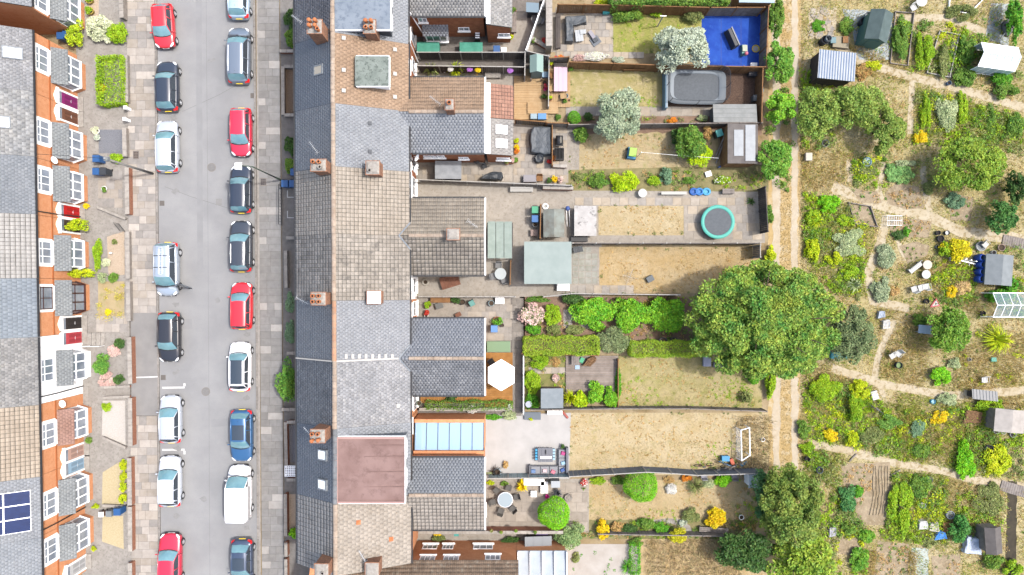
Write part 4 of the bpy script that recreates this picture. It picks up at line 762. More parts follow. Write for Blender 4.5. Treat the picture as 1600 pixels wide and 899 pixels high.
# ================================================================ houses west of the street
def west_house(label, py0, py1, tile, tw, th, st, wallmat, up=None, bay=None, door=None, doormat=None, upf=UPVC, bayf=UPVC, bayroof='slate', gable=False, sky=(), doorwhite=True, bars=1, ridge=FLASH):
    ya, yb = W(0, py1, 5.6)[1], W(0, py0, 5.6)[1]; ym = (ya+yb)/2; hw = (yb-ya)/2; X = -35.98-.0178*ym
    root = thing('terraced_house', label, 'house', (X, ym, 0), R(1.02)); e = .012
    prof = [(0, 0), (-8.4, 0), (-8.4, 5.5), (-4.2, 7.9), (0, 5.5)]
    MB().loft([[(x, y, z) for x, z in prof] for y in (-hw+e, hw-e)]).build('wall', wallmat, root)
    roof_slope(root, (.2, -hw, 5.6), (.2, hw, 5.6), (-4.2, -hw, 8.15), (-4.2, hw, 8.15), tile, tw, th, st, int(py0+200), DECK, local=True); roof_slope(root, (-8.6, hw, 5.6), (-8.6, -hw, 5.6), (-4.2, hw, 8.15), (-4.2, -hw, 8.15), tile, tw, th, st, int(py0+201), DECK, local=True)
    MB().loft([[(.27+a, y, 5.54+b_) for a, b_ in ((-.06, .05), (-.05, -.04), (.05, -.04), (.06, .05))] for y in (-hw+.01, hw-.01)]).build('gutter', TRIM, root)
    if wallmat is BRICK:
        MB().box(.002, .1, -hw+.02, hw-.02, 5.2, 5.42).build('cornice', BRICK, root); MB().box(.002, .05, -hw+.02, hw-.02, 3.42, 3.54).build('string_course', M('string_brick', c('c0703e', 2.3), rough=.9), root)
    loc = lambda py, h: (W(0, py, h)[1]-ym)
    if up is not None: window(root, (0, loc(up, 4.3), 4.33), (1, 0), 1.75, 1.45, upf, 2 if upf is UPVC else 1, world=False, trans=True, surround=STONEW if wallmat is BRICK else None, proud=.06)
    if bay is not None:
        y = loc(bay, 2.8); q = [(0, y-1.3), (.7, y-1.05), (.7, y+1.05), (0, y+1.3)]
        bw = MB().prism(q, 0, .72).build('bay_base', wallmat if wallmat is BRICK else RENDER, root); MB().prism(q, .724, 2.55).build('bay_glazing', PANE, bw)
        fr = MB(); fr.prism([(.0, y-1.34), (.74, y-1.08), (.74, y+1.08), (0, y+1.34)], 2.42, 2.58); fr.prism([(.0, y-1.38), (.8, y-1.1), (.8, y+1.1), (0, y+1.38)], .66, .76)
        for t in (-1.05, -.36, .36, 1.05): fr.cbox(.7, y+t, .75, .1, .1, 1.68)
        for s in (-1, 1): fr.cbox(.03, y+s*1.27, .75, .1, .1, 1.68)
        fr.cbox(.71, y, 1.9, .06, 2.05, .07)
        for s in (-1, 1): fr.loft([[(.0, y+s*1.33, z), (.72, y+s*1.07, z), (.72, y+s*1.03, z), (.0, y+s*1.28, z)] for z in (1.9, 1.97)])
        fr.build('bay_frame', bayf, bw)
        if bayroof == 'slate': bm = T_BAY
        else: bm = bayroof
        d = roof_slope(root, (.92, y-1.42, 2.6), (.92, y+1.42, 2.6), (0, y-1.42, 3.3), (0, y+1.42, 3.3), bm, .28, .2, 'flat', int(bay), DECK, 'bay_roof', local=True)
    if door is not None:
        y = loc(door, 1.0); dm = doormat; ds = MB().box(.0, .09, y-.62, y-.47, 0, 2.5).box(.0, .09, y+.47, y+.62, 0, 2.5).box(.0, .12, y-.7, y+.7, 2.504, 2.75).loft([[(.0, y-.55, 2.754), (.1, y-.55, 2.754), (.1, y+.55, 2.754), (0, y+.55, 2.754)], [(.0, y-.1, 3.0), (.08, y-.1, 3.0), (.08, y+.1, 3.0), (0, y+.1, 3.0)]]).build('door_surround', STONEW, root)
        dd = MB().box(.0, .04, y-.46, y+.46, .1, 2.05).build('door', dm, root); pm = M('door_panel_'+dm.name, tuple(min(1, v*.7) for v in dm.node_tree.nodes['Principled BSDF'].inputs['Base Color'].default_value[:3]), rough=.4)
        for u in (-.2, .2):
            for z0, z1 in ((.25, .9), (1.0, 1.75)): MB().box(.041, .06, y+u-.13, y+u+.13, z0, z1).build('door_panel', pm, dd)
        MB().box(.041, .07, y-.12, y+.12, .93, .97).build('letter_box', ALU, dd); MB().box(.0, .04, y-.46, y+.46, 2.1, 2.48).build('fanlight', PANE, root); MB().box(.0, .5, y-.6, y+.6, 0, .1).build('step', MORTAR, root)
    return root, ym, X, hw
T_BAY = rooftile('slate_bay', 'b3b8ba', 'a4a9ac', 'c0c4c4', .08)
dr = lambda n, h: P('door_'+n, h, 2.3, .35)
w0 = west_house('brick terraced house with grey slates and bare brown gable on the alley', -95, 11, T_SLATE, .27, .2, 'flat', BRICK, -2, 5, -40, dr('blue', '4a6a90'))
T_MIX = rooftile('slate_mixed', 'c3c2c0', 'a7a9ac', 'd5d3cf', .22, 2.0)
west_house('brick terraced house with patched slates, roof light and purple front door', 47, 143, T_MOTTLE, .27, .2, 'flat', BRICK, 94, 105, 159, dr('purple', 'a02a7c'))
west_house('brick terraced house with checkered slates beside the blue slate chip garden', 143, 245, T_MIX, .34, .26, 'flat', BRICK, 207, 221, 183, dr('brown', '8a5a44'))
west_house('brick terraced house with plain dark slates and bright red front door', 245, 335, rooftile('slate_plain', 'a6abb2', '9aa0a8', 'b4b8be', .08), .27, .2, 'flat', BRICK, 282, 288, 332, dr('red', 'e02020'))
west_house('brick terraced house with pale concrete tiles and climbers round its bay', 335, 435, T_STONE and rooftile('tile_concrete', 'cfccc8', 'c3c0bc', 'b2afac', .06), .3, .32, 'roll', BRICK, 395, 396, 354, dr('dark', '5a4a40'))
west_house('brick terraced house with brown framed windows and black front door', 435, 527, rooftile('tile_bluegrey', 'a9b3bd', '9ea8b3', 'b5bec6', .07), .3, .3, 'flat', BRICK, 466, 466, 505, dr('black', '3a3434'), BROWNF, BROWNF)
west_house('white rendered terraced house with mottled slates', 527, 633, T_OLD, .27, .2, 'flat', RENDER, 578, 575, 528, dr('coral', 'd8505a'))
west_house('brick terraced house with cream tiles and pink bay roof', 633, 745, rooftile('tile_cream', 'd3c3b0', 'c6b6a3', 'b5a592', .08), .32, .3, 'roll', BRICK, 678, 667, 706, dr('cream', 'd6b0a0'), bayroof=rooftile('tile_pink', 'cfa698', 'c29888', 'b58a7c', .08))
rs = west_house('brick terraced house with blue solar panels on its slates', 745, 840, T_SLATE, .27, .2, 'flat', BRICK, 787, 776, 727, dr('pale_blue', 'a8c8e0'))
west_house('brick terraced house with plain grey slates next to the solar panel roof', 840, 940, rooftile('slate_last', 'b2b7be', 'a6acb4', 'bfc3c8', .08), .27, .2, 'flat', BRICK, 859, 846, 884, dr('white', 'd8d8d8'))
# solar panels and roof lights on the west roofs
VWt, _ = unit((.2, 0, 5.6), (-4.2, 0, 8.15)); rs_root = rs[0]; NWt = np.cross(UE, VWt)
SOLAR = M('solar_cell', (.004, .014, .06), (.003, .01, .045), sc=2, rough=.35, spec=.12)
for i in range(2):
    for j in range(3):
        C_ = np.array([.2, 0, 5.6])+VWt*(1.42+i*1.68)+UE*(1.27-1.02*j-.35)+NWt*.09
        q = lambda u, v, z0, z1, n_=C_: [[n_+UE*a*u+VWt*b_*v+NWt*z for a, b_ in ((-1, -1), (1, -1), (1, 1), (-1, 1))] for z in (z0, z1)]
        p = MB().loft(q(.5, .82, 0, .035)).build('solar_panel', ALU, rs_root); MB().loft(q(.475, .795, .036, .045)).build('cells', SOLAR, p)
def wsky(hroot, px, py, wu, wv, glass=None):
    root = hroot; a = root.rotation_euler.z; Uw = np.array([-math.sin(a), math.cos(a), 0]); p = np.array(root.location); P0 = p+np.array([.2*math.cos(a), .2*math.sin(a), 5.6]); Vw = np.array([VWt[0]*math.cos(a), VWt[0]*math.sin(a), VWt[2]]); skylight(root, px, py, P0, Uw, Vw, wu, wv, LEAD, glass)
hs = [o for o in bpy.data.objects if o.name.startswith('terraced_house')]
def by(txt): return [o for o in hs if txt in o['label']][0]
wsky(by('purple front door'), 20, 83, .9, 1.3); wsky(by('checkered'), 4, 191, .9, 1.0)
for txt, y, z in (('checkered', 9.95, 3.5), ('cream tiles and pink', -9.2, 3.2)):
    r_ = by(txt); dish(r_, r_.location.x+.25, y, z, 1, .3)
for txt, y in (('plain dark slates', 5.8), ('white rendered', -8.3), ('solar', -18.4)):
    r_ = by(txt); MB().tube([(r_.location.x+.12, y, 5.4), (r_.location.x+.12, y, 3.3), (r_.location.x+.15, y+.1, .1)], .045, 6).build('downpipe', TRIM, r_, world=True)
# ================================================================ garden furniture and clutter builders
WOODF = M('fence_wood', c('b98a5c'), c('a1744a'), sc=3, rough=.9, rnd=.15, isl=True, bump=.3, bsc=20); WOODG = M('fence_grey', c('b4aaa2'), c('968c85'), sc=3, rough=.9, rnd=.15, isl=True); WOODD = M('fence_dark', c('6e6663'), c('5a5352'), sc=3, rough=.9, rnd=.15, isl=True); CONC = M('concrete', c('cfc8bf'), c('b9b1a7'), sc=2, rough=.95, bump=.3, bsc=25, c3=c('9c948a'), sc3=4)
SLATF = M('slat_grey', c('8c96a6'), c('7d8797'), sc=3, rough=.7, rnd=.1); CONCP = M('concrete_post', c('dcd8d2'), c('c8c3bb'), sc=4, rough=.9)
def seg2(p, q, h):
    a, b = Vector((*W(*p, h), 0)), Vector((*W(*q, h), 0)); return a, b, (b-a).length, math.atan2(b.y-a.y, b.x-a.x)
def fence(pts, label, h=1.8, mat=WOODF, post=WOODF, panel=1.83, name='fence', bw=.15, boards=False, cap=None, ph=None):
    """panelled fence along plan points read at its top edge; posts and panels are parts"""
    a0 = Vector((*W(*pts[0], h), 0)); root = thing(name, label, 'fence', a0); first = True
    for p, q in zip(pts[:-1], pts[1:]):
        a, b, L, ang = seg2(p, q, h); n = max(1, round(L/panel)); d = (b-a).normalized(); sl = L/n
        for i in range(n+1):
            c_ = a+d*(sl*i)-a0
            if i or first: MB().cbox(c_.x, c_.y, 0, .1, .1, (ph or h+.06), ang).build('post', post, root)
            if i < n:
                m = c_+d*(sl/2)
                if boards:
                    nb = max(2, round((sl-.1)/bw)); w_ = (sl-.1)/nb
                    for j in range(nb): t = m+d*(-(sl-.1)/2+w_*(j+.5)); MB().cbox(t.x, t.y, .04, w_-.02, .03, h-.06+rng.uniform(-.01, .01), ang+rng.uniform(-.01, .01)).build('board', mat, root)
                else:
                    pb = MB(); nb = max(2, round((sl-.1)/bw)); w_ = (sl-.1)/nb
                    for j in range(nb):
                        t = m+d*(-(sl-.1)/2+w_*(j+.5)); pb.cbox(t.x, t.y, .05, w_-.012, .022+.018*(j % 2), h-.1+rng.uniform(-.012, .012), ang)
                    pb.build('panel', mat, root)
                MB().cbox(m.x, m.y, h-.045, sl-.1, .07, .045, ang).build('top_rail', cap or post, root)
        first = False
    return root
GARDEN_BRICK = M('garden_brick', c('d89a78'), c('c4836a'), sc=6, rough=.9, bump=.4, bsc=40, c3=c('a8705c'), sc3=14); COPING = M('coping', c('d8d0c6'), c('c0b8ae'), sc=4, rough=.9, rnd=.1); STONE_W = M('garden_stone', c('c4bab0'), c('a99e94'), sc=4, rough=.95, bump=.4)
def wall(pts, h, t, mat, label, cap=COPING, name='garden_wall', capo=.03, caplen=.6, capped=True):
    a0 = Vector((*W(*pts[0], h), 0)); root = thing(name, label, 'wall', a0); b = MB()
    for p, q in zip(pts[:-1], pts[1:]):
        a, e, L, ang = seg2(p, q, h); m = (a+e)/2-a0; b.cbox(m.x, m.y, 0, L, t, h-.05, ang)
        if capped:
            n = max(1, round(L/caplen)); d = (e-a).normalized()
            for i in range(n): u = a-a0+d*(L/n*(i+.5)); slab('coping_stone', cap, root, u.x, u.y, L/n-.01, t+capo*2, h, .055, ang)
    b.build('masonry', mat, root); return root
BINB = P('bin_blue', '3f76b4', 2.6, .5); BINBL = P('bin_blue_lid', '3a6ba8', 2.6, .45); BINK = P('bin_black', '4a4f56', 2.9, .5); BING = P('bin_green', '4fae84', 2.6, .5); BINBR = P('bin_brown', '8a6350', 2.6, .5); BING2 = P('bin_grey', '9aa0a4', 2.9, .5)
def wheelie_bin(px, py, label, lid=BINBL, body=None, rz=0.0, h=1.05, s=1.0, group=None):
    x, y = W(px, py, h); r = thing('wheelie_bin', label, 'bin', (x, y, 0), rz, group); bd = body or lid
    MB().cbox(0, 0, .08, .46*s, .5*s, h-.14, 0, 1.12).build('body', bd, r); MB().loft([[(-.29*s, -.3*s, h-.055), (.29*s, -.3*s, h-.055), (.29*s, .3*s, h-.055), (-.29*s, .3*s, h-.055)], [(-.26*s, -.28*s, h+.03), (.26*s, -.28*s, h+.03), (.26*s, .26*s, h+.05), (-.26*s, .26*s, h+.05)]]).build('lid', lid, r)
    MB().tube([(-.22*s, .33*s, h-.02), (.22*s, .33*s, h-.02)], .02, 5).build('handle', TRIM, r)
    for sx in (-1, 1): MB().loft([[(sx*(.2*s+d), .24*s+.1*math.cos(t), .1+.1*math.sin(t)) for t in [2*math.pi*k/10 for k in range(10)]] for d in (0, .05)]).build('wheel', TYRE, r)
    return r
TERRA = M('terracotta', c('d08a60'), c('bb744c'), sc=6, rough=.85); SOIL = M('potting_soil', c('6b5a48'), c('54463a'), sc=8, rough=1, bump=.5)
G_MID = leafmat('leaf_mid', '7fa03c', '5f8a34'); G_BRIGHT = leafmat('leaf_bright', 'a3c424', '86ae20'); G_LIME = leafmat('leaf_lime', 'cfd820', 'b0c81c'); G_DARK = leafmat('leaf_dark', '587a3a', '46682f'); G_YEL = leafmat('leaf_yellow', 'e8d820', 'd4cc1c'); G_OLIVE = leafmat('leaf_olive', '98a060', '7d8a4c'); G_PALE = leafmat('leaf_pale', 'c2cc9c', 'a8b884'); G_SILV = leafmat('leaf_silver', 'd3dcc6', 'b4c0a4', rnd=.25); G_WHITE = leafmat('leaf_cream', 'e6e8c8', 'cfd8a8', rnd=.25)
G_DRY = leafmat('leaf_dry', 'd6b478', 'bf9a5c'); G_STRAW = leafmat('leaf_straw', 'e2c88e', 'd0b074', rnd=.25); F_PINK = leafmat('flower_pink', 'e8cfc4', 'd8b0a8', rnd=.2); F_RED = leafmat('flower_red', 'e0302c', 'd0503c'); F_MAG = leafmat('flower_magenta', 'e0308c', 'c83a90'); F_YEL = leafmat('flower_yellow', 'f0dc20', 'f4cc18', rnd=.15); F_WHITE = leafmat('flower_white', 'f4f2ea', 'e8e4dc', rnd=.1); F_ORANGE = leafmat('flower_orange', 'e8942c', 'd8802c'); F_LILAC = leafmat('flower_lilac', 'c88adc', 'b070c8'); G_BLUE = leafmat('leaf_bluegreen', '88a880', '6e9470'); G_FRESH = leafmat('leaf_fresh', '6fae2c', '559a24')
def pot(px, py, r, h, label, mat=TERRA, plant=None, ph=.35, group=None, flower=None, name='plant_pot', leaf=.05, sq=False):
    x, y = W(px, py); o = thing(name, label, 'plant pot', (x, y, 0), 0, group); n = 4 if sq else 14
    MB().lathe(0, 0, [(r*.7, 0), (r*.97, h*.85), (r*1.05, h*.86), (r*1.05, h), (r*.9, h), (r*.86, h*.85)], n, cap=False).lathe(0, 0, [(r*.68, .01), (r*.7, .02)], n).build('pot', mat, o, not sq); MB().cyl(0, 0, h*.8, h*.88, r*.88, n=n).build('soil', SOIL, o)
    if plant:
        BN[0] += 1; rg = np.random.default_rng(BN[0]); p = blob(int(160+900*r), r*1.25, r*1.25, ph*.5, h*.85, 8, .5, .3, rg); V, F = leaf_arrays(p, leaf, .5, .35, rg); npmesh('foliage', V, F, plant, o)
        if flower: V, F = leaf_arrays(p[::5]*np.array([1.05, 1.05, 1.03])+np.array([0, 0, .03]), leaf, .9, .6, rg); tag(npmesh('flowers', V, F, flower, o), kind='stuff')
    return o
def spiky(px, py, r, h, mat, label, n=60, name='spiky_plant', wdt=.03, cat='plant'):
    x, y = W(px, py); o = thing(name, label, cat, (x, y, 0)); BN[0] += 1; q = random.Random(BN[0]); b = MB(); k = 1/PXM
    for i in range(n):
        a = q.uniform(0, 6.283); L = r*k*q.uniform(.6, 1.15); hh = h*q.uniform(.3, 1.0); d = Vector((math.cos(a), math.sin(a), 0)); s = Vector((-d.y, d.x, 0))*wdt
        p0, p1, p2 = Vector((0, 0, .02)), d*L*.5+Vector((0, 0, hh)), d*L+Vector((0, 0, hh*.55)); m = len(b.v); b.v += [tuple(p0-s*.6), tuple(p0+s*.6), tuple(p1+s), tuple(p1-s), tuple(p2)]; b.f += [(m, m+1, m+2, m+3), (m+3, m+2, m+4)]
    b.build('leaves', mat, o); MB().cyl(0, 0, 0, .12, .08, .05, 7).build('stem', BARK, o); return o
def boxthing(name, label, cat, px, py, lx, ly, h, mat, rz=0.0, lid=None, z=0.0, group=None, taper=1.0, lidh=.05):
    """closed chest or crate: body with lid"""
    x, y = W(px, py, h); o = thing(name, label, cat, (x, y, z), rz, group); MB().cbox(0, 0, 0, lx, ly, h-lidh, 0, taper).build('body', mat, o)
    MB().loft([[(sx*(lx*.5+.02), sy*(ly*.5+.02), h-lidh+.002) for sx, sy in ((-1, -1), (1, -1), (1, 1), (-1, 1))], [(sx*(lx*.5+.02), sy*(ly*.5+.02), h-.012) for sx, sy in ((-1, -1), (1, -1), (1, 1), (-1, 1))], [(sx*(lx*.5-.02), sy*(ly*.5-.02), h) for sx, sy in ((-1, -1), (1, -1), (1, 1), (-1, 1))]]).build('lid', lid or mat, o); return o
def shed(label, rx, zt, ze, roofm, wallm, axis='y', rz=0.0, pent=False, name='shed', ribs=0, over=.12, cat='shed', ribm=None, door=True):
    """rx: roof outline in plan units read at the roof; gabled along axis, or pent"""
    x0, y0 = W(rx[0], rx[3], (zt+ze)/2); x1, y1 = W(rx[2], rx[1], (zt+ze)/2); cx, cy = (x0+x1)/2, (y0+y1)/2; lx, ly = (x1-x0)/2, (y1-y0)/2; o = thing(name, label, cat, (cx, cy, 0), rz); v = over
    sw = axis == 'x'; A, B = (ly, lx) if sw else (lx, ly); T = (lambda a, b, z: (b, a, z)) if sw else (lambda a, b, z: (a, b, z))
    if pent:
        pr_ = [(-A+v, 0), (A-v, 0), (A-v, ze-.06), (-A+v, zt-.06)]; sl = [((-A, zt), (A, ze))]
    else:
        pr_ = [(-A+v, 0), (A-v, 0), (A-v, ze-.05), (0, zt-.06), (-A+v, ze-.05)]; sl = [((-A, ze), (0, zt)), ((0, zt), (A, ze))]
    MB().loft([[T(a, b, z) for a, z in pr_] for b in (-B+v, B-v)]).build('wall', wallm, o)
    for (a0, z0), (a1, z1) in sl:
        p = MB().loft([[T(a0, b, z0), T(a1, b, z1), T(a1, b, z1+.05), T(a0, b, z0+.05)] for b in (-B, B)]).build('roof_panel', roofm, o)
        for i in range(ribs):
            if pent and ribs > 6:
                t = -B+2*B*(i+.5)/ribs; MB().loft([[T(a0, t+s, z0+.051), T(a1, t+s, z1+.051), T(a1, t+s*.5, z1+.085), T(a0, t+s*.5, z0+.085)] for s in (-.05, .05)]).build('roof_rib', ribm or roofm, p)
            else:
                t = (i+1)/(ribs+1); aa, zz_ = a0+(a1-a0)*t, z0+(z1-z0)*t; MB().loft([[T(aa-.02, b, zz_+.05), T(aa+.02, b, zz_+.05), T(aa+.02, b, zz_+.065), T(aa-.02, b, zz_+.065)] for b in (-B, B)]).build('felt_lap', ribm or roofm, p)
    if door:
        dd = MB().loft([[T(a, -B+v-.03, z) for a, z in ((-.38, .08), (.38, .08), (.38, min(1.75, ze-.15)), (-.38, min(1.75, ze-.15)))], [T(a, -B+v-.004, z) for a, z in ((-.38, .08), (.38, .08), (.38, min(1.75, ze-.15)), (-.38, min(1.75, ze-.15)))]]).build('door', wallm, o)
    return o
def chair(px, py, rz, label, mat, s=1.0, group=None, arms=True, seatmat=None, z=0.0):
    x, y = W(px, py, .5); o = thing('garden_chair', label, 'chair', (x, y, z), rz, group); w_ = .24*s
    MB().cbox(0, 0, .4, .48*s, .46*s, .04).build('seat', seatmat or mat, o); MB().loft([[(-w_, .2*s, .44), (w_, .2*s, .44), (w_, .24*s, .44), (-w_, .24*s, .44)], [(-w_*.95, .3*s, .85), (w_*.95, .3*s, .85), (w_*.95, .33*s, .85), (-w_*.95, .33*s, .85)]]).build('backrest', seatmat or mat, o)
    for sx in (-1, 1):
        for sy in (-1, 1): MB().tube([(sx*.2*s, sy*.19*s, .4), (sx*.23*s, sy*.22*s, 0)], .018, 5).build('leg', mat, o)
        if arms: MB().tube([(sx*.25*s, -.2*s, .4), (sx*.25*s, -.2*s, .62), (sx*.25*s, .26*s, .64)], .018, 5).build('armrest', mat, o)
    return o
def table_round(px, py, r, h, label, mat, leg=None, parasol=False, z=0.0, ring=None):
    x, y = W(px, py, h); o = thing('garden_table', label, 'table', (x, y, z)); MB().lathe(0, 0, [(r, h-.03), (r, h-.005), (r-.02, h)], 24).build('tabletop', mat, o)
    for i in range(4): a = math.pi/4+i*math.pi/2; MB().tube([(r*.55*math.cos(a), r*.55*math.sin(a), h-.03), (r*.75*math.cos(a), r*.75*math.sin(a), 0)], .02, 5).build('leg', leg or mat, o)
    if ring: MB().lathe(0, 0, [(r+.012, h-.035), (r+.012, h+.004), (r-.03, h+.006)], 24, cap=False).build('rim', ring, o)
    return o
def table_rect(px, py, lx, ly, h, label, mat, rz=0.0, planks=5, leg=None, name='garden_table', cat='table', z=0.0):
    x, y = W(px, py, h); o = thing(name, label, cat, (x, y, z), rz); w_ = lx/planks
    for i in range(planks): MB().cbox(-lx/2+w_*(i+.5), 0, h-.035, w_-.012, ly, .035).build('plank', mat, o)
    for sx in (-1, 1):
        for sy in (-1, 1): MB().cbox(sx*(lx*.5-.08), sy*(ly*.5-.1), 0, .06, .06, h-.035).build('leg', leg or mat, o)
    MB().cbox(0, 0, h-.09, lx-.12, .05, .05).build('rail', leg or mat, o); return o
def bench(px, py, L, label, mat, rz=0.0, back=True, name='bench'):
    x, y = W(px, py, .4); o = thing(name, label, 'bench', (x, y, 0), rz)
    for i in range(3): MB().cbox(0, -.14+.14*i, .4, L, .12, .03).build('slat', mat, o)
    if back:
        for i in range(2): MB().cbox(0, .24+.02*i, .55+.17*i, L, .03, .12).build('back_slat', mat, o)
    for s in (-1, 1): MB().cbox(s*(L/2-.1), 0, 0, .06, .42, .4).build('leg', mat, o)
    return o
def drape(name, label, cat, px, py, pts, h, mat, rz=0.0, seed=1, sag=.06):
    """cloth cover hanging over furniture: pts is the outline (metres), skirt to the ground"""
    x, y = W(px, py, h); o = thing(name, label, cat, (x, y, 0), rz); q = random.Random(seed); P0 = wob(pts, .03, .22, seed); cx = sum(p[0] for p in P0)/len(P0); cy = sum(p[1] for p in P0)/len(P0); rings = []
    for k, z, e in ((1.08, .02, .05), (1.03, h*.5, .035), (1.0, h*.93, .02), (.9, h, .03), (.55, h-sag, .03), (.2, h-sag*.3, .02)): rings.append([(cx+(a-cx)*k+q.uniform(-e, e), cy+(b-cy)*k+q.uniform(-e, e), z+q.uniform(-e, e)*.6) for a, b in P0])
    for r_ in rings: 
        for i, p in enumerate(r_): r_[i] = (p[0], p[1], max(.01, p[2]))
    MB().loft(rings).build('cover', mat, o); return o
# ================================================================ front gardens, west side
YARD = M('front_concrete', c('c9c3bb'), c('b5aea6'), sc=1.5, rough=.95, bump=.3, bsc=20, c3=c('aaa39b'), sc3=5)
sheet('front_yard', [(118, -60), (199, -60), (207, 960), (130, 960)], 1, YARD)
GR_BLUE = M('slate_chips', c('a9abb2'), c('8c8f98'), sc=18, rough=.9, bump=.8, bsc=30); GR_CREAM = M('gravel_cream', c('f0e0b8'), c('e2cfa2'), sc=9, rough=.95, bump=.5, bsc=40); GR_WHITE = M('gravel_white', c('f4efe8'), c('e6ded4'), sc=10, rough=.95, bump=.5, bsc=40); GR_PEACH = M('gravel_peach', c('ecd8c0'), c('dcc4a8'), sc=9, rough=.95, bump=.5, bsc=40); GR_BROWN = M('gravel_brown', c('b49c86'), c('937c68'), sc=14, rough=.95, bump=.8, bsc=40); PAVE_D = M('paving_dark', c('a6a19c'), c('938e89'), sc=3, rough=.9, bump=.3, bsc=20)
sheet('gravel_bed', rect(155, 203, 192, 240), 3, GR_BLUE); sheet('gravel_bed', [(168, 370), (195, 362), (196, 430), (170, 432)], 3, GR_PEACH, .05); sheet('gravel_bed', [(161, 626), (196, 626), (197, 697), (178, 690), (160, 680)], 3, GR_WHITE); sheet('gravel_bed', [(161, 738), (190, 720), (192, 788), (160, 788)], 3, GR_CREAM); sheet('gravel_bed', [(161, 806), (193, 806), (194, 858), (160, 846)], 3, GR_CREAM); sheet('gravel_bed', rect(139, -20, 155, 30), 3, GR_PEACH)
DRYG = M('dry_lawn', c('e0cda4'), c('d2bb8c'), sc=.9, rough=1, bump=.6, bsc=22, c3=c('c0b87c'), sc3=1.3, f3=(.53, .68)); GREENL = M('green_lawn', c('c6c46c'), c('b2b65c'), sc=.8, rough=1, bump=.6, bsc=22, c3=c('dcca8c'), sc3=1.7, f3=(.5, .64)); STRAW = M('straw_lawn', c('ead8b0'), c('dcc494'), sc=.8, rough=1, bump=.7, bsc=22, c3=c('c6b280'), sc3=2.0, f3=(.52, .7)); GOLD = M('golden_lawn', c('e8d0a4'), c('dcbe88'), sc=.7, rough=1, bump=.6, bsc=22, c3=c('c8ac74'), sc3=2.2, f3=(.52, .7))
sheet('front_lawn', rect(154, 440, 195, 500), 3, DRYG)
slab_area(tag(sheet('front_path', [(150, 494), (204, 494), (204, 520), (150, 520)], 2, YARD), None), 151, 494, 200, 519, .6, .6, SL, .035)
slab_area(sheet('front_patio', rect(154, 266, 193, 330), 2, YARD), 154, 267, 192, 325, .75, .75, SL[1:2]+SL[3:], .03)
for pts, h, m, lb in (([(196, 86), (197, 160)], .55, STONE_W, 'low pale wall in front of the clipped green hedge'), ([(194, 200), (195, 245)], .6, STONE_W, 'low stone wall in front of the slate chip garden'), ([(198, 262), (199, 335)], .75, GARDEN_BRICK, 'low orange brick wall in front of the slab paved yard'), ([(199, 362), (200, 436)], .5, STONE_W, 'low pale wall in front of the peach gravel garden'), ([(200, 440), (201, 502)], .6, STONE_W, 'low wall in front of the dry front lawn'), ([(202, 527), (203.5, 600)], .8, GARDEN_BRICK, 'brick wall with grey capping before the white rendered house'), ([(203, 622), (204, 697)], .8, GARDEN_BRICK, 'brick wall in front of the white gravel garden'), ([(202, 716), (203, 790)], .7, GARDEN_BRICK, 'brick wall beside the row of lime conifers'), ([(203, 792), (203.5, 862)], .7, GARDEN_BRICK, 'brick wall in front of the cream gravel yard with bins'), ([(203, 880), (204, 930)], .7, GARDEN_BRICK, 'brick wall in front of the last grey slate house'), ([(189, -15), (190, 28)], .8, STONE_W, 'grey wall by the planters at the alley house')):
    wall(pts, h, .28, m, lb)
for pts, lb in (([(152, 324), (196, 342)], 'low slanting wall between slab yard and path'), ([(152, 606), (203, 604)], 'thin brick wall beside the side alley'), ([(160, 622), (203, 620)], 'brick wall between side alley and white gravel garden'), ([(160, 684), (196, 700)], 'slanting kerb wall near the white gravel'), ([(160, 790), (192, 792)], 'dark edging wall between the two cream gravel yards')): wall(pts, .35, .15, GARDEN_BRICK if 'brick' in lb else STONE_W, lb)
for px, py, lb in ((195, 168, 'short white gate post on the hedge side of the path'), (194, 186, 'short white gate post on the slate chip side of the path')): 
    o = thing('gate_post', lb, 'gate post', W(px, py, .9)); MB().cbox(0, 0, 0, .22, .22, .85).build('shaft', STONEW, o); MB().cbox(0, 0, .852, .3, .3, .1, 0, .5).build('cap', STONEW, o)
hedge(151, 87, 191, 162, 1.0, G_BRIGHT, 'square clipped bright green hedge in a front garden', .06, .9)
bush(112, 46, (17, 26), 2.2, leafmat('leaf_yellowgreen', 'c6d82a', 'a9c428'), 'yellow green shrub filling the mouth of the alley', leaf=.08); bush(150, 42, (24, 24), 1.7, G_WHITE, 'cream variegated shrub beside the alley', leaf=.08); bush(180, 50, (19, 17), 1.4, G_BRIGHT, 'fresh green shrub at the pavement end of the alley', leaf=.07)
bush(157, 139, (8, 10), .8, F_YEL, 'small yellow flowering shrub at the corner of the green hedge', leaf=.05); bush(152, 124, 6, .8, G_FRESH, 'small round green shrub by the bay with purple door', leaf=.05); bush(180, 247, (12, 9), .9, G_BRIGHT, 'bright green bush between slate chips and the blue bins', leaf=.06)
bush(112, 352, (14, 12), 3.6, G_LIME, 'lime climber on the brick front next to the dark door', leaf=.08, name='climber', top=True); bush(117, 427, (26, 8), 2.6, G_LIME, 'yellow climber near the bay of the pale tiled house', leaf=.07, name='climber'); bush(150, 396, (7, 28), 1.0, G_BRIGHT, 'narrow green shrub along the bay of the pale tiled house', leaf=.06)
bush(163, 411, (9, 8), .9, G_WHITE, 'cream bush on the peach gravel', leaf=.05); bush(175, 435, 9, .8, G_MID, 'green bush at the foot of the peach gravel', leaf=.06); bush(158, 434, (8, 9), .8, G_PALE, 'pale flowering bush near the climber bay', leaf=.05); bush(177, 378, 5, .6, G_OLIVE, 'tiny olive shrub on the peach gravel', leaf=.04)
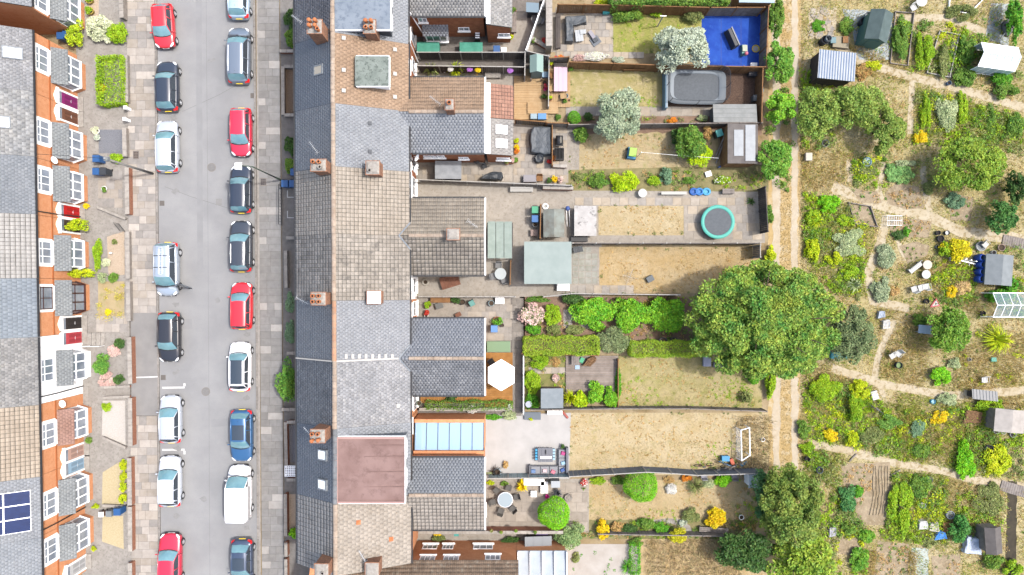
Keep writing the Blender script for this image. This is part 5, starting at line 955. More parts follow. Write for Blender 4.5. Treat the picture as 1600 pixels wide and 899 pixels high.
bush(168, 488, 6, .5, F_YEL, 'small yellow bush on the dry front lawn', leaf=.04); weeds('rough_grass', [rect(155, 441, 194, 498)], leafmat('leaf_roughgrass', 'd0c850', 'c0b058'), 'yellow green rough grass on the small front lawn', 3, .3, .25, .05, 40, 9, 'grass')
bush(154, 571, (16, 18), 1.7, leafmat('leaf_conifer', '7fae48', '639a3c'), 'round green conifer before the white rendered house', leaf=.06); bush(178, 548, (12, 11), .6, F_PINK, 'pink flowering cushion beside the steps', leaf=.05, name='flower_bush'); bush(165, 594, (16, 13), .6, F_PINK, 'pink flowering cushion near the conifer', leaf=.05, name='flower_bush'); bush(184, 537, 10, .8, G_DARK, 'dark green bush at the corner of the white house wall', leaf=.06); bush(183, 594, 9, .8, G_DARK, 'dark green bush by the brick wall and pink flowers', leaf=.06)
bush(165, 636, 8, .7, G_BRIGHT, 'small bright bush on the white gravel', leaf=.05)
for i, y in enumerate((727, 745, 762, 780)): bush(190, y, (6, 9), 1.0, G_LIME, 'lime dwarf conifer in the row on the cream gravel', leaf=.05, group='lime conifers behind the brick wall', name='dwarf_conifer')
bush(133, 322, 5, .6, F_YEL, 'small yellow flowers by the red front door', leaf=.04, name='flower_bush'); bush(137, 689, 6, .8, G_MID, 'small leafy plant by the cream front door', leaf=.05); bush(146, 858, 5, .5, G_LIME, 'small lime plant under the bay beside the last door', leaf=.04); bush(148, 792, (8, 4), .6, G_LIME, 'lime trailing plant by the bay next to the bins', leaf=.05)
pot(144, 3, .3, .4, 'yellow rimmed tub nearer the street end', P('tub_yellow', 'e6c85a'), G_BRIGHT, .3); pot(145, 20, .3, .4, 'yellow rimmed tub nearer the cream shrub', P('tub_yellow', 'e6c85a'), G_BRIGHT, .3)
pot(156, 217, .22, .4, 'white pot with pale plant on the slate chips', STONEW, G_SILV, .25); pot(166, 296, .22, .3, 'oval white planter on the slab paved yard', STONEW, G_MID, .3); pot(152, 206, .3, .2, 'white stone bowl of pale foliage by the slate chips', STONEW, G_WHITE, .25)
wheelie_bin(150, 248, 'blue wheelie bin standing against the bay by the slate chips'); wheelie_bin(150, 268, 'blue wheelie bin beside the dark grey bin'); wheelie_bin(161, 268, 'dark grey wheelie bin next to a blue bin', BINK)
wheelie_bin(183, 800, 'blue wheelie bin at the brick wall beside a grey bin'); wheelie_bin(170, 803, 'small grey bin between the blue bin and the brown bin', BING2, s=.85, h=.9); wheelie_bin(158, 804, 'small brown bin with white lid by the cream gravel', STONEW, BINBR, s=.7, h=.7); wheelie_bin(94, 56, 'blue wheelie bin standing deep in the alley, west one'); wheelie_bin(103, 54, 'blue wheelie bin standing in the alley mouth, east one')
o = thing('garden_ornament', 'small white bird ornament on the peach gravel', 'ornament', W(178, 396)); MB().cyl(0, 0, 0, .35, .05, .04, 8).build('stand', ALU, o); MB().ball(0, 0, .45, .13, .08, .1).tube([(.1, 0, .5), (.2, .02, .7)], .03, 5).build('figure', STONEW, o, True)
o = thing('garden_gate', 'black iron gate left open on the path of the pale tiled house', 'gate', W(187, 350), R(-50))
for i in range(8): MB().tube([(i*.12, 0, .05), (i*.12, 0, .95)], .012, 5).build('bar', TRIM, o)
for z in (.15, .85): MB().tube([(0, 0, z), (.84, 0, z)], .018, 5).build('rail', TRIM, o)
o = thing('front_steps', 'stone steps with white hand rail up to the coral door', 'steps', W(141, 530))
for i in range(4): MB().box(i*.32, i*.32+.32, -.5, .5, 0, .36-.09*i).build('step', MORTAR, o)
MB().tube([(0, -.55, 1.0), (1.2, -.55, .8)], .02, 5).tube([(0, -.55, 0), (0, -.55, 1.0)], .02, 5).tube([(1.2, -.55, 0), (1.2, -.55, .8)], .02, 5).build('hand_rail', UPVC, o)
# poles and lamp in the street
x, y = W(240, 272); o = thing('telegraph_pole', 'grey wooden telegraph pole leaning over the bins with a cable', 'pole', (x, y, .1)); MB().tube([(0, 0, 0), (0, 0, 6.8)], .1, 10, .075).build('shaft', M('pole_wood', c('b8b5b0'), c('a29e98'), sc=6, rough=.9), o, True)
MB().cbox(0, 0, 6.3, .3, .3, .3).build('junction_box', BING2, o); MB().tube([(0, 0, 6.7), (-3.2, .35, 5.9), (-6.15, .6, 5.35)], .015, 4).build('cable', TRIM, o)
MB().cyl(0, 0, 6.8, 6.85, .1, .04, 8).build('cap', LEAD, o)
x, y = W(440, 282); o = thing('street_lamp', 'street lamp with square white head over the navy hatchback', 'street lamp', (x, y, .1)); MB().tube([(0, 0, 0), (0, 0, 1.2)], .09, 10).build('base', M('lamp_green', c('6b7a6c'), rough=.6), o); MB().tube([(0, 0, 1.2), (0, 0, 6.2), (-.25, 0, 6.45), (-.9, .05, 6.5)], .055, 8, .04).build('column', M('lamp_green', c('6b7a6c')), o, True); MB().loft([[(-.7, -.28, 6.46), (-1.25, -.24, 6.46), (-1.25, .26, 6.46), (-.7, .3, 6.46)], [(-.72, -.24, 6.56), (-1.2, -.2, 6.56), (-1.2, .22, 6.56), (-.72, .26, 6.56)]]).build('lamp_head', STONEW, o)
o = thing('open_notice', 'black board lying open beside the silver people carrier', 'board', W(236, 431)) if False else None

# ================================================================ front gardens, east side
sheet('front_yard_east', [(437, -60), (502, -60), (508, 960), (446, 960)], 1, PAVE_D)
sheet('gravel_bed', rect(446, 108, 480, 178), 3, GR_BROWN); sheet('gravel_bed', rect(448, 664, 480, 722), 3, GR_BLUE); sheet('gravel_bed', rect(449, 772, 485, 828), 3, GR_CREAM and GR_PEACH)
for pts, h, m, lb in (([(437, 80), (470, 80)], .5, GARDEN_BRICK, 'brick edging wall under the dark green front hedge'), ([(442, 104), (442.5, 180)], .5, STONE_W, 'pale wall along the brown gravel front bed'), ([(444, 104), (475, 104)], .5, STONE_W, 'pale return wall at the upper end of the brown gravel'), ([(444, 180), (475, 180)], .5, STONE_W, 'pale return wall at the lower end of the brown gravel'), ([(447, 372), (480, 372)], .6, STONE_W, 'short pale wall across the front yard by the lines'), ([(446, 392), (447, 450)], .7, STONE_W, 'dark stained wall near the short pale wall'), ([(448, 552), (482, 552)], .6, STONE_W, 'short dark wall next to the leafy front tree'), ([(440, 640), (478, 640)], .6, STONE_W, 'pale wall near the leafy front tree'), ([(446, 660), (447.5, 728)], .6, GARDEN_BRICK, 'brick wall beside the blue slate chips'), ([(448, 660), (480, 659)], .6, GARDEN_BRICK, 'brick return wall at the top of the blue slate chips'), ([(447.5, 750), (480, 750)], .5, GARDEN_BRICK, 'brick edging near the white lattice'), ([(446, 772), (446.5, 838)], .65, GARDEN_BRICK, 'brick wall beside the peach front gravel'), ([(446.5, 848), (447, 870)], .65, GARDEN_BRICK, 'short brick wall near the black gate gap'), ([(446.5, 874), (447, 930)], .65, GARDEN_BRICK, 'brick wall running out past the end house')): wall(pts, h, .2, m, lb)
for y, r, m, lb in ((28, (12, 18), G_DARK, 'dark green front hedge bush near the old slate house'), (58, (12, 16), G_MID, 'green front bush with yellow flecks near the old slate house'), (228, (13, 18), G_DARK, 'dark shrub in front of the pale slate house'), (258, (11, 14), G_MID, 'leafy shrub next to the blue bins'), (474, (10, 18), G_BLUE, 'grey green bush in the front yard by the red hatchback'), (520, (10, 18), G_BLUE, 'lower grey green bush in the front yard'), (835, (8, 10), leafmat('leaf_vivid', '8fd020', '78c01c'), 'vivid green little bush by the peach front gravel')): bush(453 if y != 835 else 457, y, r, 1.2, m, lb, leaf=.06)
tree(447, 600, (17, 36), 2.6, leafmat('leaf_fronttree', '7aa844', '5f9436'), 'small leafy tree overhanging the grey pavement', 3000, .09, 16, .4, trunk=.06)
wheelie_bin(445, 287, 'blue wheelie bin by the street lamp foot'); wheelie_bin(457, 287, 'blue wheelie bin with a white mark beside the lamp foot bin'); wheelie_bin(459, 269, 'blue wheelie bin half under the eaves'); wheelie_bin(457, 613, 'blue wheelie bin amid the leafy front tree')
o = thing('railing', 'black iron railing along the front yard with painted lines', 'railing', W(441, 352))
for i in range(14): MB().tube([(0, i*.25, 0), (0, i*.25, .9)], .015, 4).build('bar', TRIM, o)
for z in (.1, .88): MB().cbox(0, 1.62, z, .05, 3.3, .04).build('rail', TRIM, o)
for y in (308, 340): sheet('painted_line', [(449, y), (462, y), (462, y+1.2), (449, y+1.2)], 4, WHITE_LINE); sheet('painted_line', [(449, y-10), (450.2, y-10), (450.2, y+1.2), (449, y+1.2)], 5, WHITE_LINE)
o = thing('lattice_panel', 'white square lattice beside the blue slate chips', 'lattice', W(454, 736, .5))
for i in range(7): MB().cbox(-.45+i*.15, 0, .5, .05, .85, .02).build('slat', UPVC, o); MB().cbox(0, -.42+i*.14, .525, .95, .05, .02).build('slat', UPVC, o)
for s in (-1, 1): MB().cbox(s*.4, .35, 0, .06, .06, .5).cbox(s*.4, -.35, 0, .06, .06, .5).build('post', UPVC, o)
# ================================================================ rear gardens: ground
PATIO = M('patio_concrete', c('d0c6b8'), c('beb5a8'), sc=1.2, rough=.95, bump=.3, bsc=20, c3=c('b7ac9d'), sc3=4); PATIO_D = M('yard_concrete', c('a39b93'), c('8d857e'), sc=1.2, rough=.95, bump=.3, bsc=20, c3=c('867e77'), sc3=4); PATIO_W = M('patio_pale', c('e3e0dc'), c('d6d3cf'), sc=.9, rough=.8, bump=.1, bsc=20); DECKW = M('deck_sand', c('e6c494'), c('d8b280'), sc=2.5, rough=.85, rnd=.06); DECKO = M('deck_orange', c('d49a55'), c('c08540'), sc=2.5, rough=.85, rnd=.1); DECKG = M('deck_grey', c('bcaea4'), c('a2968c'), sc=2.2, rough=.9, rnd=.12)
BARKM = M('bark_mulch', c('8a7060'), c('6a5448'), sc=9, rough=1, bump=.9, bsc=40, c3=c('ab9280'), sc3=25, f3=(.58, .7)); BLUEM = M('blue_turf', c('2f62cc', 2.6), c('1c4ab4', 2.6), sc=.9, rough=.95, bump=.4, bsc=60, c3=c('3f74d4', 2.6), sc3=2.5, f3=(.55, .75)); EARTH = M('bare_earth', c('b89a84'), c('9c7f6a'), sc=1.2, rough=1, bump=.6, bsc=14)
SP = [slabmat('slab_buff', 'd6cbbc', 'c6baaa'), slabmat('slab_stone', 'c8c0b6', 'b6aea4'), slabmat('slab_sand', 'dccdb8', 'cdbda6')]
sheet('yard', rect(650, -60, 860, 108), 1, PATIO_D); sheet('patio', rect(770, 20, 870, 82), 2, PATIO); sheet('yard', rect(650, 106, 815, 200), 2, PATIO); sheet('patio', rect(650, 196, 905, 292), 2, PATIO); sheet('patio', [(650, 292), (1195, 292), (1195, 380), (650, 380)], 1, PATIO); sheet('patio', rect(650, 380, 940, 464), 1, PATIO); sheet('yard', rect(650, 464, 820, 560), 1, PATIO); sheet('yard', rect(650, 560, 820, 660), 2, PATIO_D); sheet('patio_pale', [(650, 652), (892, 645), (889, 748), (650, 748)], 3, PATIO_W); sheet('patio', rect(650, 748, 925, 840), 2, PATIO); sheet('yard', rect(560, 828, 900, 930), 1, PATIO)
sheet('lawn', rect(955, 12, 1100, 84), 2, GREENL); sheet('lawn', rect(888, 104, 1037, 172), 2, M('lawn_mixed', c('d8c890'), c('c6bb78'), sc=.7, rough=1, bump=.6, bsc=22, c3=c('e4d2a4'), sc3=1.6, f3=(.48, .64))); sheet('lawn', [(884, 212), (1120, 205), (1120, 268), (884, 272)], 2, DRYG, .1); sheet('garden_bed', rect(884, 170, 1190, 212), 1, EARTH); sheet('garden_bed', [(884, 266), (1200, 258), (1200, 300), (884, 298)], 2.5, M('bed_weedy', c('b4a878'), c('938c5c'), sc=1.5, rough=1, bump=.7, bsc=14))
sheet('lawn', rect(935, 320, 1068, 368), 2.5, STRAW); sheet('lawn', rect(936, 386, 1186, 458), 2.5, GOLD, .05); sheet('garden_bed', rect(812, 464, 1110, 545), 1, EARTH); sheet('lawn', [(964, 556), (1190, 556), (1190, 640), (964, 640)], 2, M('lawn_patchy', c('dccb98'), c('cabd80'), sc=.6, rough=1, bump=.6, bsc=22, c3=c('b4b068'), sc3=1.1, f3=(.5, .66))); sheet('lawn', [(889, 645), (1200, 645), (1200, 742), (889, 742)], 2, M('lawn_bleached', c('ecd9b0'), c('e0c998'), sc=.9, rough=1, bump=.6, bsc=22, c3=c('c8bc80'), sc3=1.4, f3=(.54, .7))); sheet('garden_bed', rect(818, 548, 884, 640), 1, M('bed_green', c('b0a870'), c('8f9450'), sc=1.5, rough=1, bump=.7, bsc=14)); sheet('lawn', rect(920, 750, 1200, 830), 2, M('lawn_tan', c('e4cda0'), c('d6bd8c'), sc=.6, rough=1, bump=.6, bsc=22, c3=c('b4b070'), sc3=1.0, f3=(.54, .68))); sheet('garden_bed', rect(884, 812, 1180, 842), 3, M('bed_weedy', c('b4a878'))); sheet('paved_yard', rect(885, 850, 1000, 930), 2, PATIO_W and M('paving_white', c('e0d8ce'), c('d2c8bc'), sc=1, rough=.9, bump=.2)); sheet('rough_ground', rect(1000, 842, 1210, 930), 2, GOLD)
sheet('bark_ground', rect(1036, 106, 1188, 172), 3, BARKM); sheet('blue_turf', rect(1096, 20, 1188, 104), 3, BLUEM); [sheet('turf_seam', rect(x_, 20, x_+.8, 104), 3.6, P('turf_joint', '1a3f9c', 2.6)) for x_ in (1126, 1157)]
# slab paving
pA = sheet('slab_patio', rect(868, 12, 958, 92), 3, PATIO); slab_area(pA, 869, 14, 957, 92, .6, .6, SP, .05); slab_area(pA, 958, 82, 1006, 92, .6, .5, SP, .045)
pB = sheet('slab_path', rect(884, 167, 1115, 182), 3.2, PATIO); slab_area(pB, 884, 168, 1114, 181, .85, .68, SP, .04)
pD = sheet('slab_path', rect(898, 308, 1190, 322), 3, PATIO); slab_area(pD, 898, 309, 1190, 321, .75, .62, SP, .04); pD2 = sheet('slab_patio', rect(1068, 322, 1192, 376), 3, PATIO); slab_area(pD2, 1068, 322, 1190, 375, .8, .7, SP, .04, .05, .4, skip=.12)
pE = sheet('slab_path', rect(892, 385, 936, 445), 3, PATIO); slab_area(pE, 894, 386, 934, 444, .5, .5, [slabmat('slab_mossy', 'c8c6bc', 'b0b0a0')], .04, .06, 0, skip=.1); slab_area(pE, 890, 446, 990, 459, .7, .66, SP, .04)
pC = sheet('slab_patio', rect(800, 196, 888, 286), 3, PATIO); slab_area(pC, 802, 198, 886, 285, .6, .6, SP, .05); slab_area(pC, 660, 262, 800, 284, .6, .6, SP, .045)
pF = sheet('slab_path', rect(700, 476, 812, 540), 2, PATIO); slab_area(pF, 720, 476, 808, 498, .6, .6, SP[:2], .035); slab_area(pF, 762, 500, 800, 532, .6, .6, SP[:2], .035)
pF2 = sheet('slab_path', rect(798, 466, 818, 655), 2.2, PATIO_D); slab_area(pF2, 800, 466, 815, 650, .8, .7, [slabmat('slab_drab', 'b4aca2', 'a49c92')], .035); slab_area(pF2, 880, 484, 936, 514, .7, .7, SP[1:2], .035, skip=.2)  # darker slabs along the narrow alley
pI = sheet('slab_patio', rect(762, 752, 920, 832), 3, PATIO); slab_area(pI, 763, 754, 918, 830, .9, .8, [slabmat('slab_taupe', 'cfc2b2', 'bfb2a2')], .045)
pG = sheet('slab_path', rect(826, 574, 886, 584), 3, PATIO); slab_area(pG, 828, 575, 884, 584, .55, .5, SP, .04)
# decks, boards one by one
def deck(label, x0, y0, x1, y1, h, mat, n, along='x', name='deck', base=WOODF):
    ax, ay = W(x0, y1, h); bx, by_ = W(x1, y0, h); o = thing(name, label, 'decking', ((ax+bx)/2, (ay+by_)/2, 0)); lx, ly = bx-ax, by_-ay; MB().cbox(0, 0, 0, lx-.04, ly-.04, h-.03).build('frame', base, o)
    for i in range(n):
        if along == 'x': slab('board', mat, o, 0, -ly/2+ly*(i+.5)/n, lx, ly/n-.012, h, .03, 0, .001)
        else: slab('board', mat, o, -lx/2+lx*(i+.5)/n, 0, lx/n-.012, ly, h, .03, 0, .001)
    return o
deck('sand coloured timber deck beside the red tiled lean-to', 803, 119, 856, 187, .16, DECKW, 18, 'x'); deck('lower sand coloured deck step with the recycling boxes', 824, 160, 872, 178, .3, DECKW, 6, 'x'); deck('sand coloured deck under the pink table', 857, 108, 891, 168, .16, DECKW, 9, 'y')
deck('orange timber deck under the white parasol', 757, 551, 801, 636, .2, DECKO, 24, 'x'); deck('long orange deck strip beside the mottled wing', 657, 612, 757, 630, .2, DECKO, 30, 'y'); deck('weathered grey decking with a long plank', 884, 556, 966, 612, .15, DECKG, 20, 'x')
b = table_rect(900, 589, 2.4, .08, .2, 'single long pale plank lying on the grey decking', WOODG, 0, 1) if False else None
# grass cover
GB_DRY = leafmat('blade_dry', 'e8d4a4', 'dcc088', f=2.2, rnd=.3); GB_GRN = leafmat('blade_green', 'c8c46c', 'b0b25a', f=2.2, rnd=.3)
grass('dry_grass', [rect(936, 320, 1066, 367), rect(937, 387, 1185, 457), rect(890, 646, 1190, 741), rect(921, 752, 1180, 812), rect(966, 558, 1180, 636), rect(890, 214, 1110, 264), rect(1005, 845, 1150, 899)], GB_DRY, 'bleached dry grass over the rear lawns', 130, .05, .012, .02, 1.2, 3)
grass('green_grass', [rect(956, 14, 1095, 82), rect(890, 106, 1034, 170)], GB_GRN, 'yellow green grass over the rear lawns', 130, .05, .012, .02, 1.2, 4); grass('tall_dry_grass', [rect(1010, 842, 1160, 899), rect(1150, 650, 1205, 735)], GB_DRY, 'long straw coloured grass at the garden ends', 90, .4, .02, .02, 1.0, 5)
bt = grass('green_tufts', [rect(960, 600, 1180, 638), rect(900, 690, 1180, 735), rect(925, 795, 1100, 812)], GB_GRN, 'green tufts growing through the dry lawns', 60, .07, .014, .02, 1.0, 6, .6)
cs = grass('bark_chips', [rect(1037, 107, 1187, 171)], M('chip', c('a08672'), c('6e584a'), sc=9, rough=1, rnd=.4, isl=True), 'brown bark chips under the trampoline', 90, .02, .025, .03, 3.0, 8, 0, 'bark chips')
for nm, mt, sd, cl, h in (('border_greens', G_MID, 71, .2, .35), ('border_herbs', G_OLIVE, 72, 0, .3), ('border_brights', G_BRIGHT, 73, .6, .35), ('border_litter', G_DRY, 74, .2, .12)): weeds(nm, [rect(890, 268, 1195, 296), rect(886, 814, 1175, 840), rect(820, 550, 882, 606), rect(886, 184, 1110, 192), rect(886, 464, 1090, 480), rect(1000, 12, 1090, 20), rect(960, 500, 1090, 532), rect(1150, 745, 1190, 830), rect(665, 108, 760, 118), rect(820, 500, 890, 528)], mt, 'mixed low planting in the garden borders', 5, .2, h, .055, 18, sd, clump=cl)
ED = []
for x0, y0, x1, y1 in ((956, 14, 1095, 84), (890, 105, 1036, 171), (888, 213, 1112, 266), (936, 320, 1068, 368), (937, 386, 1186, 458), (965, 557, 1190, 638), (889, 645, 1195, 742), (921, 752, 1190, 814)): ED += [rect(x0, y0, x1, y0+4), rect(x0, y1-4, x1, y1), rect(x0, y0, x0+3, y1), rect(x1-4, y0, x1, y1)]
weeds('edge_tufts', ED, G_OLIVE, 'olive tufts along the lawn edges', 5, .16, .14, .05, 16, 61, clump=-.2); weeds('lawn_clover', [rect(960, 590, 1180, 636), rect(1000, 690, 1180, 735), rect(930, 795, 1110, 812), rect(965, 18, 1060, 80), rect(892, 150, 1030, 170)], G_BRIGHT, 'green clover patches in the dry lawns', 7, .18, .05, .045, 16, 62, clump=.5); weeds('lawn_specks', [rect(892, 648, 1180, 738), rect(938, 322, 1065, 366), rect(940, 390, 1180, 455), rect(968, 560, 1180, 634), rect(925, 756, 1170, 810), rect(892, 216, 1105, 262)], G_DRY, 'brown tufts scattered over the dry lawns', 6, .1, .05, .05, 7, 63, clump=-.5)
# ================================================================ fences and garden walls
fence([(872, 7), (955, 8), (1110, 12)], 'brown panel fence behind the slab patio and green lawn', panel=1.83); fence([(1110, 12), (1194, 12)], 'pale brown panel fence behind the blue turf', mat=WOODG); fence([(1201, 10), (1197, 104)], 'grey panel fence at the end of the blue turf', mat=WOODG)
fence([(890, 97), (1030, 102), (1195, 105)], 'brown panel fence between the blue turf garden and the bark garden'); fence([(1192, 108), (1190, 190)], 'brown fence at the end of the bark garden')
fence([(652, 82), (820, 82)], 'dark panel fence behind the green tarpaulin stores', mat=WOODD, post=CONCP, cap=CONCP); fence([(652, 103), (820, 105)], 'dark panel fence with flower baskets next to the sand deck', mat=WOODD, post=CONCP, cap=CONCP); fence([(820.5, 83), (820, 118)], 'short dark end fence of the narrow alley', mat=WOODD, post=CONCP, cap=CONCP)
fence([(823, 80), (857, 88)], 'slanting pale fence behind the playhouse', mat=WOODG, post=CONCP); fence([(858, 89), (857, 166)], 'thin pale fence between the two sand decks', mat=WOODG, post=CONCP, h=1.2); fence([(859, 91), (889, 89)], 'short pale fence behind the red flowers', mat=WOODG, h=1.5)
fence([(805, 187), (853, 191)], 'dark fence behind the recycling boxes', mat=WOODD, h=1.5); fence([(855, 192), (888, 193)], 'grey slatted gate panel next to the barbecue', mat=WOODG, h=1.5, bw=.3); fence([(889, 195), (1190, 192)], 'long grey fence between bark garden and grey leaved tree', mat=WOODG, post=WOODG, h=1.5)
fence([(655, 281), (840, 288), (893, 290)], 'low pale fence hung with small pots along the grey wing yard', mat=WOODG, post=CONCP, h=1.4); wall([(848, 293), (896, 294)], .9, .22, GARDEN_BRICK, 'low orange brick wall with pale top beside the white bench')
fence([(895, 380), (1188, 380)], 'dark panel fence with white posts between the round trampoline and golden lawn', mat=WOODD, post=CONCP, cap=WOODG); fence([(1196, 292), (1200, 362)], 'dark weathered fence at the end of the round trampoline garden', mat=WOODD, post=WOODD); fence([(1188, 383), (1188, 402)], 'short white posted end fence of the golden lawn', mat=WOODG, post=CONCP)
fence([(655, 464), (805, 464)], 'pale concrete posted fence next to the pots and buckets', mat=WOODG, post=CONCP, h=1.3, panel=2.2); fence([(850, 464), (893, 459), (1062, 461)], 'grey fence topped white between golden lawn and laurel bushes', mat=WOODG, post=CONCP, h=1.5); fence([(816, 553), (935, 556)], 'thin grey fence near the clipped hedge', mat=WOODG, h=1.2)
fence([(818, 556), (818, 648)], 'white topped fence beside the narrow slab alley', mat=WOODG, post=CONCP, cap=UPVC, h=1.3); fence([(830, 641), (960, 639), (1080, 639), (1198, 643)], 'long grey fence between patchy lawn and football lawn', mat=WOODG, post=WOODG, h=1.4)
fence([(890, 745), (960, 741), (1010, 738), (1050, 740), (1090, 743), (1190, 740)], 'slate grey wide board fence near the football lawn', mat=SLATF, post=CONCP, boards=True, bw=.37, cap=CONCP)
fence([(762, 748), (890, 746)], 'pale turquoise screen fence behind the outdoor sofa', mat=M('screen_teal', c('b9d0d4'), c('8fb0b8'), sc=8, rough=.8, rnd=.2, isl=True), post=CONCP, h=1.5); fence([(935, 835), (1132, 838)], 'pale fence between the bush garden and straw ground', mat=WOODG, post=WOODG, h=1.1); wall([(655, 832), (880, 832)], 1.2, .2, GARDEN_BRICK, 'long brick wall with pots along the taupe patio'); fence([(966, 562), (966, 640)], 'low dark fence at the end of the grey decking', mat=WOODD, h=.7); wall([(832, 60), (858, 76)], .5, .25, GARDEN_BRICK, 'low brick planter wall beside the white line')
wall([(858, 0), (858, 72)], 1.9, .45, M('buff_wall', c('dccfba'), c('cabca6'), sc=3, rough=.9), 'buff capped wall beside the slab patio'); fence([(822, 78), (850, 0)], 'white trellis fence slanting along the yard', mat=UPVC, post=UPVC, h=1.6, panel=1.5, bw=.3)
# ================================================================ garden A (top): yard and patio
TARP_G = M('green_tarpaulin', c('5fbfa4'), c('4aa88e'), sc=2, rough=.6, bump=.2); COVER_G = M('grey_cover', c('767d84'), c('5c6369'), sc=2.5, rough=.55, bump=.4, bsc=8); COVER_K = M('black_cover', c('50565c'), c('3a4046'), sc=2.5, rough=.5, bump=.4, bsc=8)
boxthing('storage_chest', 'green topped chest against the brick wall with a pole across', 'chest', 669, 74, 1.8, .8, .9, TARP_G); boxthing('storage_chest', 'green topped chest with a pale patch in the middle of the yard', 'chest', 736, 74, 1.85, .75, .9, TARP_G); wheelie_bin(776, 77, 'blue recycling box by the dark alley fence'); boxthing('storage_box', 'white box beside the blue recycling box', 'box', 787, 78, .4, .35, .5, STONEW)
boxthing('storage_chest', 'pinkish chest under the slanting white pipe', 'chest', 667, 60, .55, .4, .5, P('chest_pink', 'b09a9a')); o = boxthing('garden_shelf', 'dark shelf unit with white slats against the brick wing', 'shelf', 746, 54, .4, .75, .9, TRIM)
for i in range(4): MB().cbox(0, -.28+.18*i, .905, .36, .1, .02).build('slat', UPVC, o)
shed('slate blue flat topped store behind the slanting white trellis', (822, 5, 842, 20), 1.5, 1.35, P('store_blue', '8098a8'), P('store_dark', '4a5058'), pent=True, name='storage_shed', door=False); chair(848, 10, .3, 'dark folding chair between store and trellis', TRIM); table_round(838, 30, .45, .6, 'small dark round table by the white trellis', P('table_dark', '8a8a88')); chair(846, 32, 1.0, 'grey chair beside the small dark round table', P('chair_grey', '9a9aa0'))
pot(834, 66, .2, .3, 'terracotta pot with leafy plant by the trellis end', TERRA, G_MID, .4); pot(852, 66, .26, .35, 'red bowl planter on the brick corner', P('bowl_red', 'b05048'), F_RED, .2); pot(838, 70, .12, .2, 'tiny pale pot by the trellis end', MORTAR); pot(799, 48, .14, .25, 'dark pot at the brick corner of the slate lean-to', TRIM, G_DARK, .25); pot(801, 54, .13, .22, 'terracotta pot at the brick corner of the slate lean-to', TERRA); pot(799, 60, .15, .2, 'lime green plant pot at the brick corner', TERRA, G_LIME, .2)
bench(803, 35, 1.7, 'low pale bench along the slate lean-to', WOODG, R(90), False); pot(803, 20, .2, .3, 'pot with green tuft next to the low pale bench', TERRA, G_MID, .5)
L_ = [(-.6, -1.05), (-.05, -1.05), (.0, .35), (1.05, .55), (1.0, 1.0), (-.65, 1.0)]
drape('covered_sofa', 'corner sofa under a grey cover on the slab patio', 'sofa', 896, 44, L_, .75, COVER_G, 0, 3); table_rect(905, 56, .65, .95, .42, 'white low table beside the grey covered sofa', P('table_white', 'd4d8da'), .1, 3); table_rect(911, 50, .5, .35, .5, 'small white side table nested at the covered sofa', P('table_white', 'd4d8da'), .1, 2)
o = thing('folding_lounger', 'grey folded lounger tipped on the slab patio', 'lounger', W(930, 65), R(35)); MB().cbox(0, 0, 0, .75, .7, .12).build('plate', P('base_grey', '7c838c'), o); MB().cbox(0, .05, .122, .4, .35, .15).build('weight', P('base_dark', '555b62'), o); MB().cbox(.0, .55, .0, .3, .7, .35).build('back', P('base_pale', 'b4b0ba'), o)
wheelie_bin(947, 16, 'turquoise box at the fence end of the slab patio', P('box_teal', '4fc0c0', 2.6), h=.5); boxthing('storage_box', 'small turquoise basket under the brown fence', 'box', 912, 14, .4, .25, .3, P('box_teal', '4fc0c0')); o = bench(872, 50, 2.8, 'long dark bench between buff wall and covered sofa', WOODD, R(90), False)
fl = bush(930, 88, (26, 8), .7, F_WHITE, 'cream flowering border along the patio edge', leaf=.05, mat2=G_WHITE, n2=120, name='flower_bush'); bush(905, 90, (12, 6), .6, F_PINK, 'dusky pink flowering border beside the cream flowers', leaf=.05, name='flower_bush'); bush(966, 93, (12, 5), .5, G_SILV, 'silvery low plant near the green lawn', leaf=.05)
bush(980, 22, (30, 12), 1.6, G_MID, 'dark mid green shrub against the brown fence', leaf=.07); bush(1027, 20, (12, 8), .9, G_BRIGHT, 'small clipped green shrub by the brown fence', leaf=.06); bush(1085, 22, (18, 12), 1.4, G_OLIVE, 'olive shrub next to the blue turf corner', leaf=.07); hedge(955, -12, 1140, 4, 2.2, G_MID, 'green hedge running along the far side of the brown fence', .08); bush(941, 3, (16, 8), 1.4, G_LIME, 'golden shrub poking over the brown fence', leaf=.07)
o = shed('pale blue flat roofed cabin at the end of the top fence', (1154, -20, 1210, 5), 2.3, 2.2, P('cabin_roof', 'bcd4e4'), WOODF, pent=True, name='cabin', door=False)
o = thing('washing_post', 'blue and white wrapped post on the green lawn', 'post', W(1027, 42)); MB().tube([(0, 0, 0), (.0, .0, 2.2)], .045, 8).build('shaft', P('post_blue', 'c4d0e4'), o); MB().cbox(0, 0, 2.2, .5, .05, .05).build('arm', ALU, o)
tree(1072, 70, (53, 40), 5.2, G_SILV, 'white variegated tree overhanging the blue turf', 9000, .105, 46, .26, trunk=.12); tree(970, 176, (48, 52), 5.0, leafmat('leaf_greygreen', 'bcc8a8', '9cae8c', rnd=.25), 'grey leaved tree on the path near the mixed lawn', 10000, .1, 50, .24, trunk=.13)
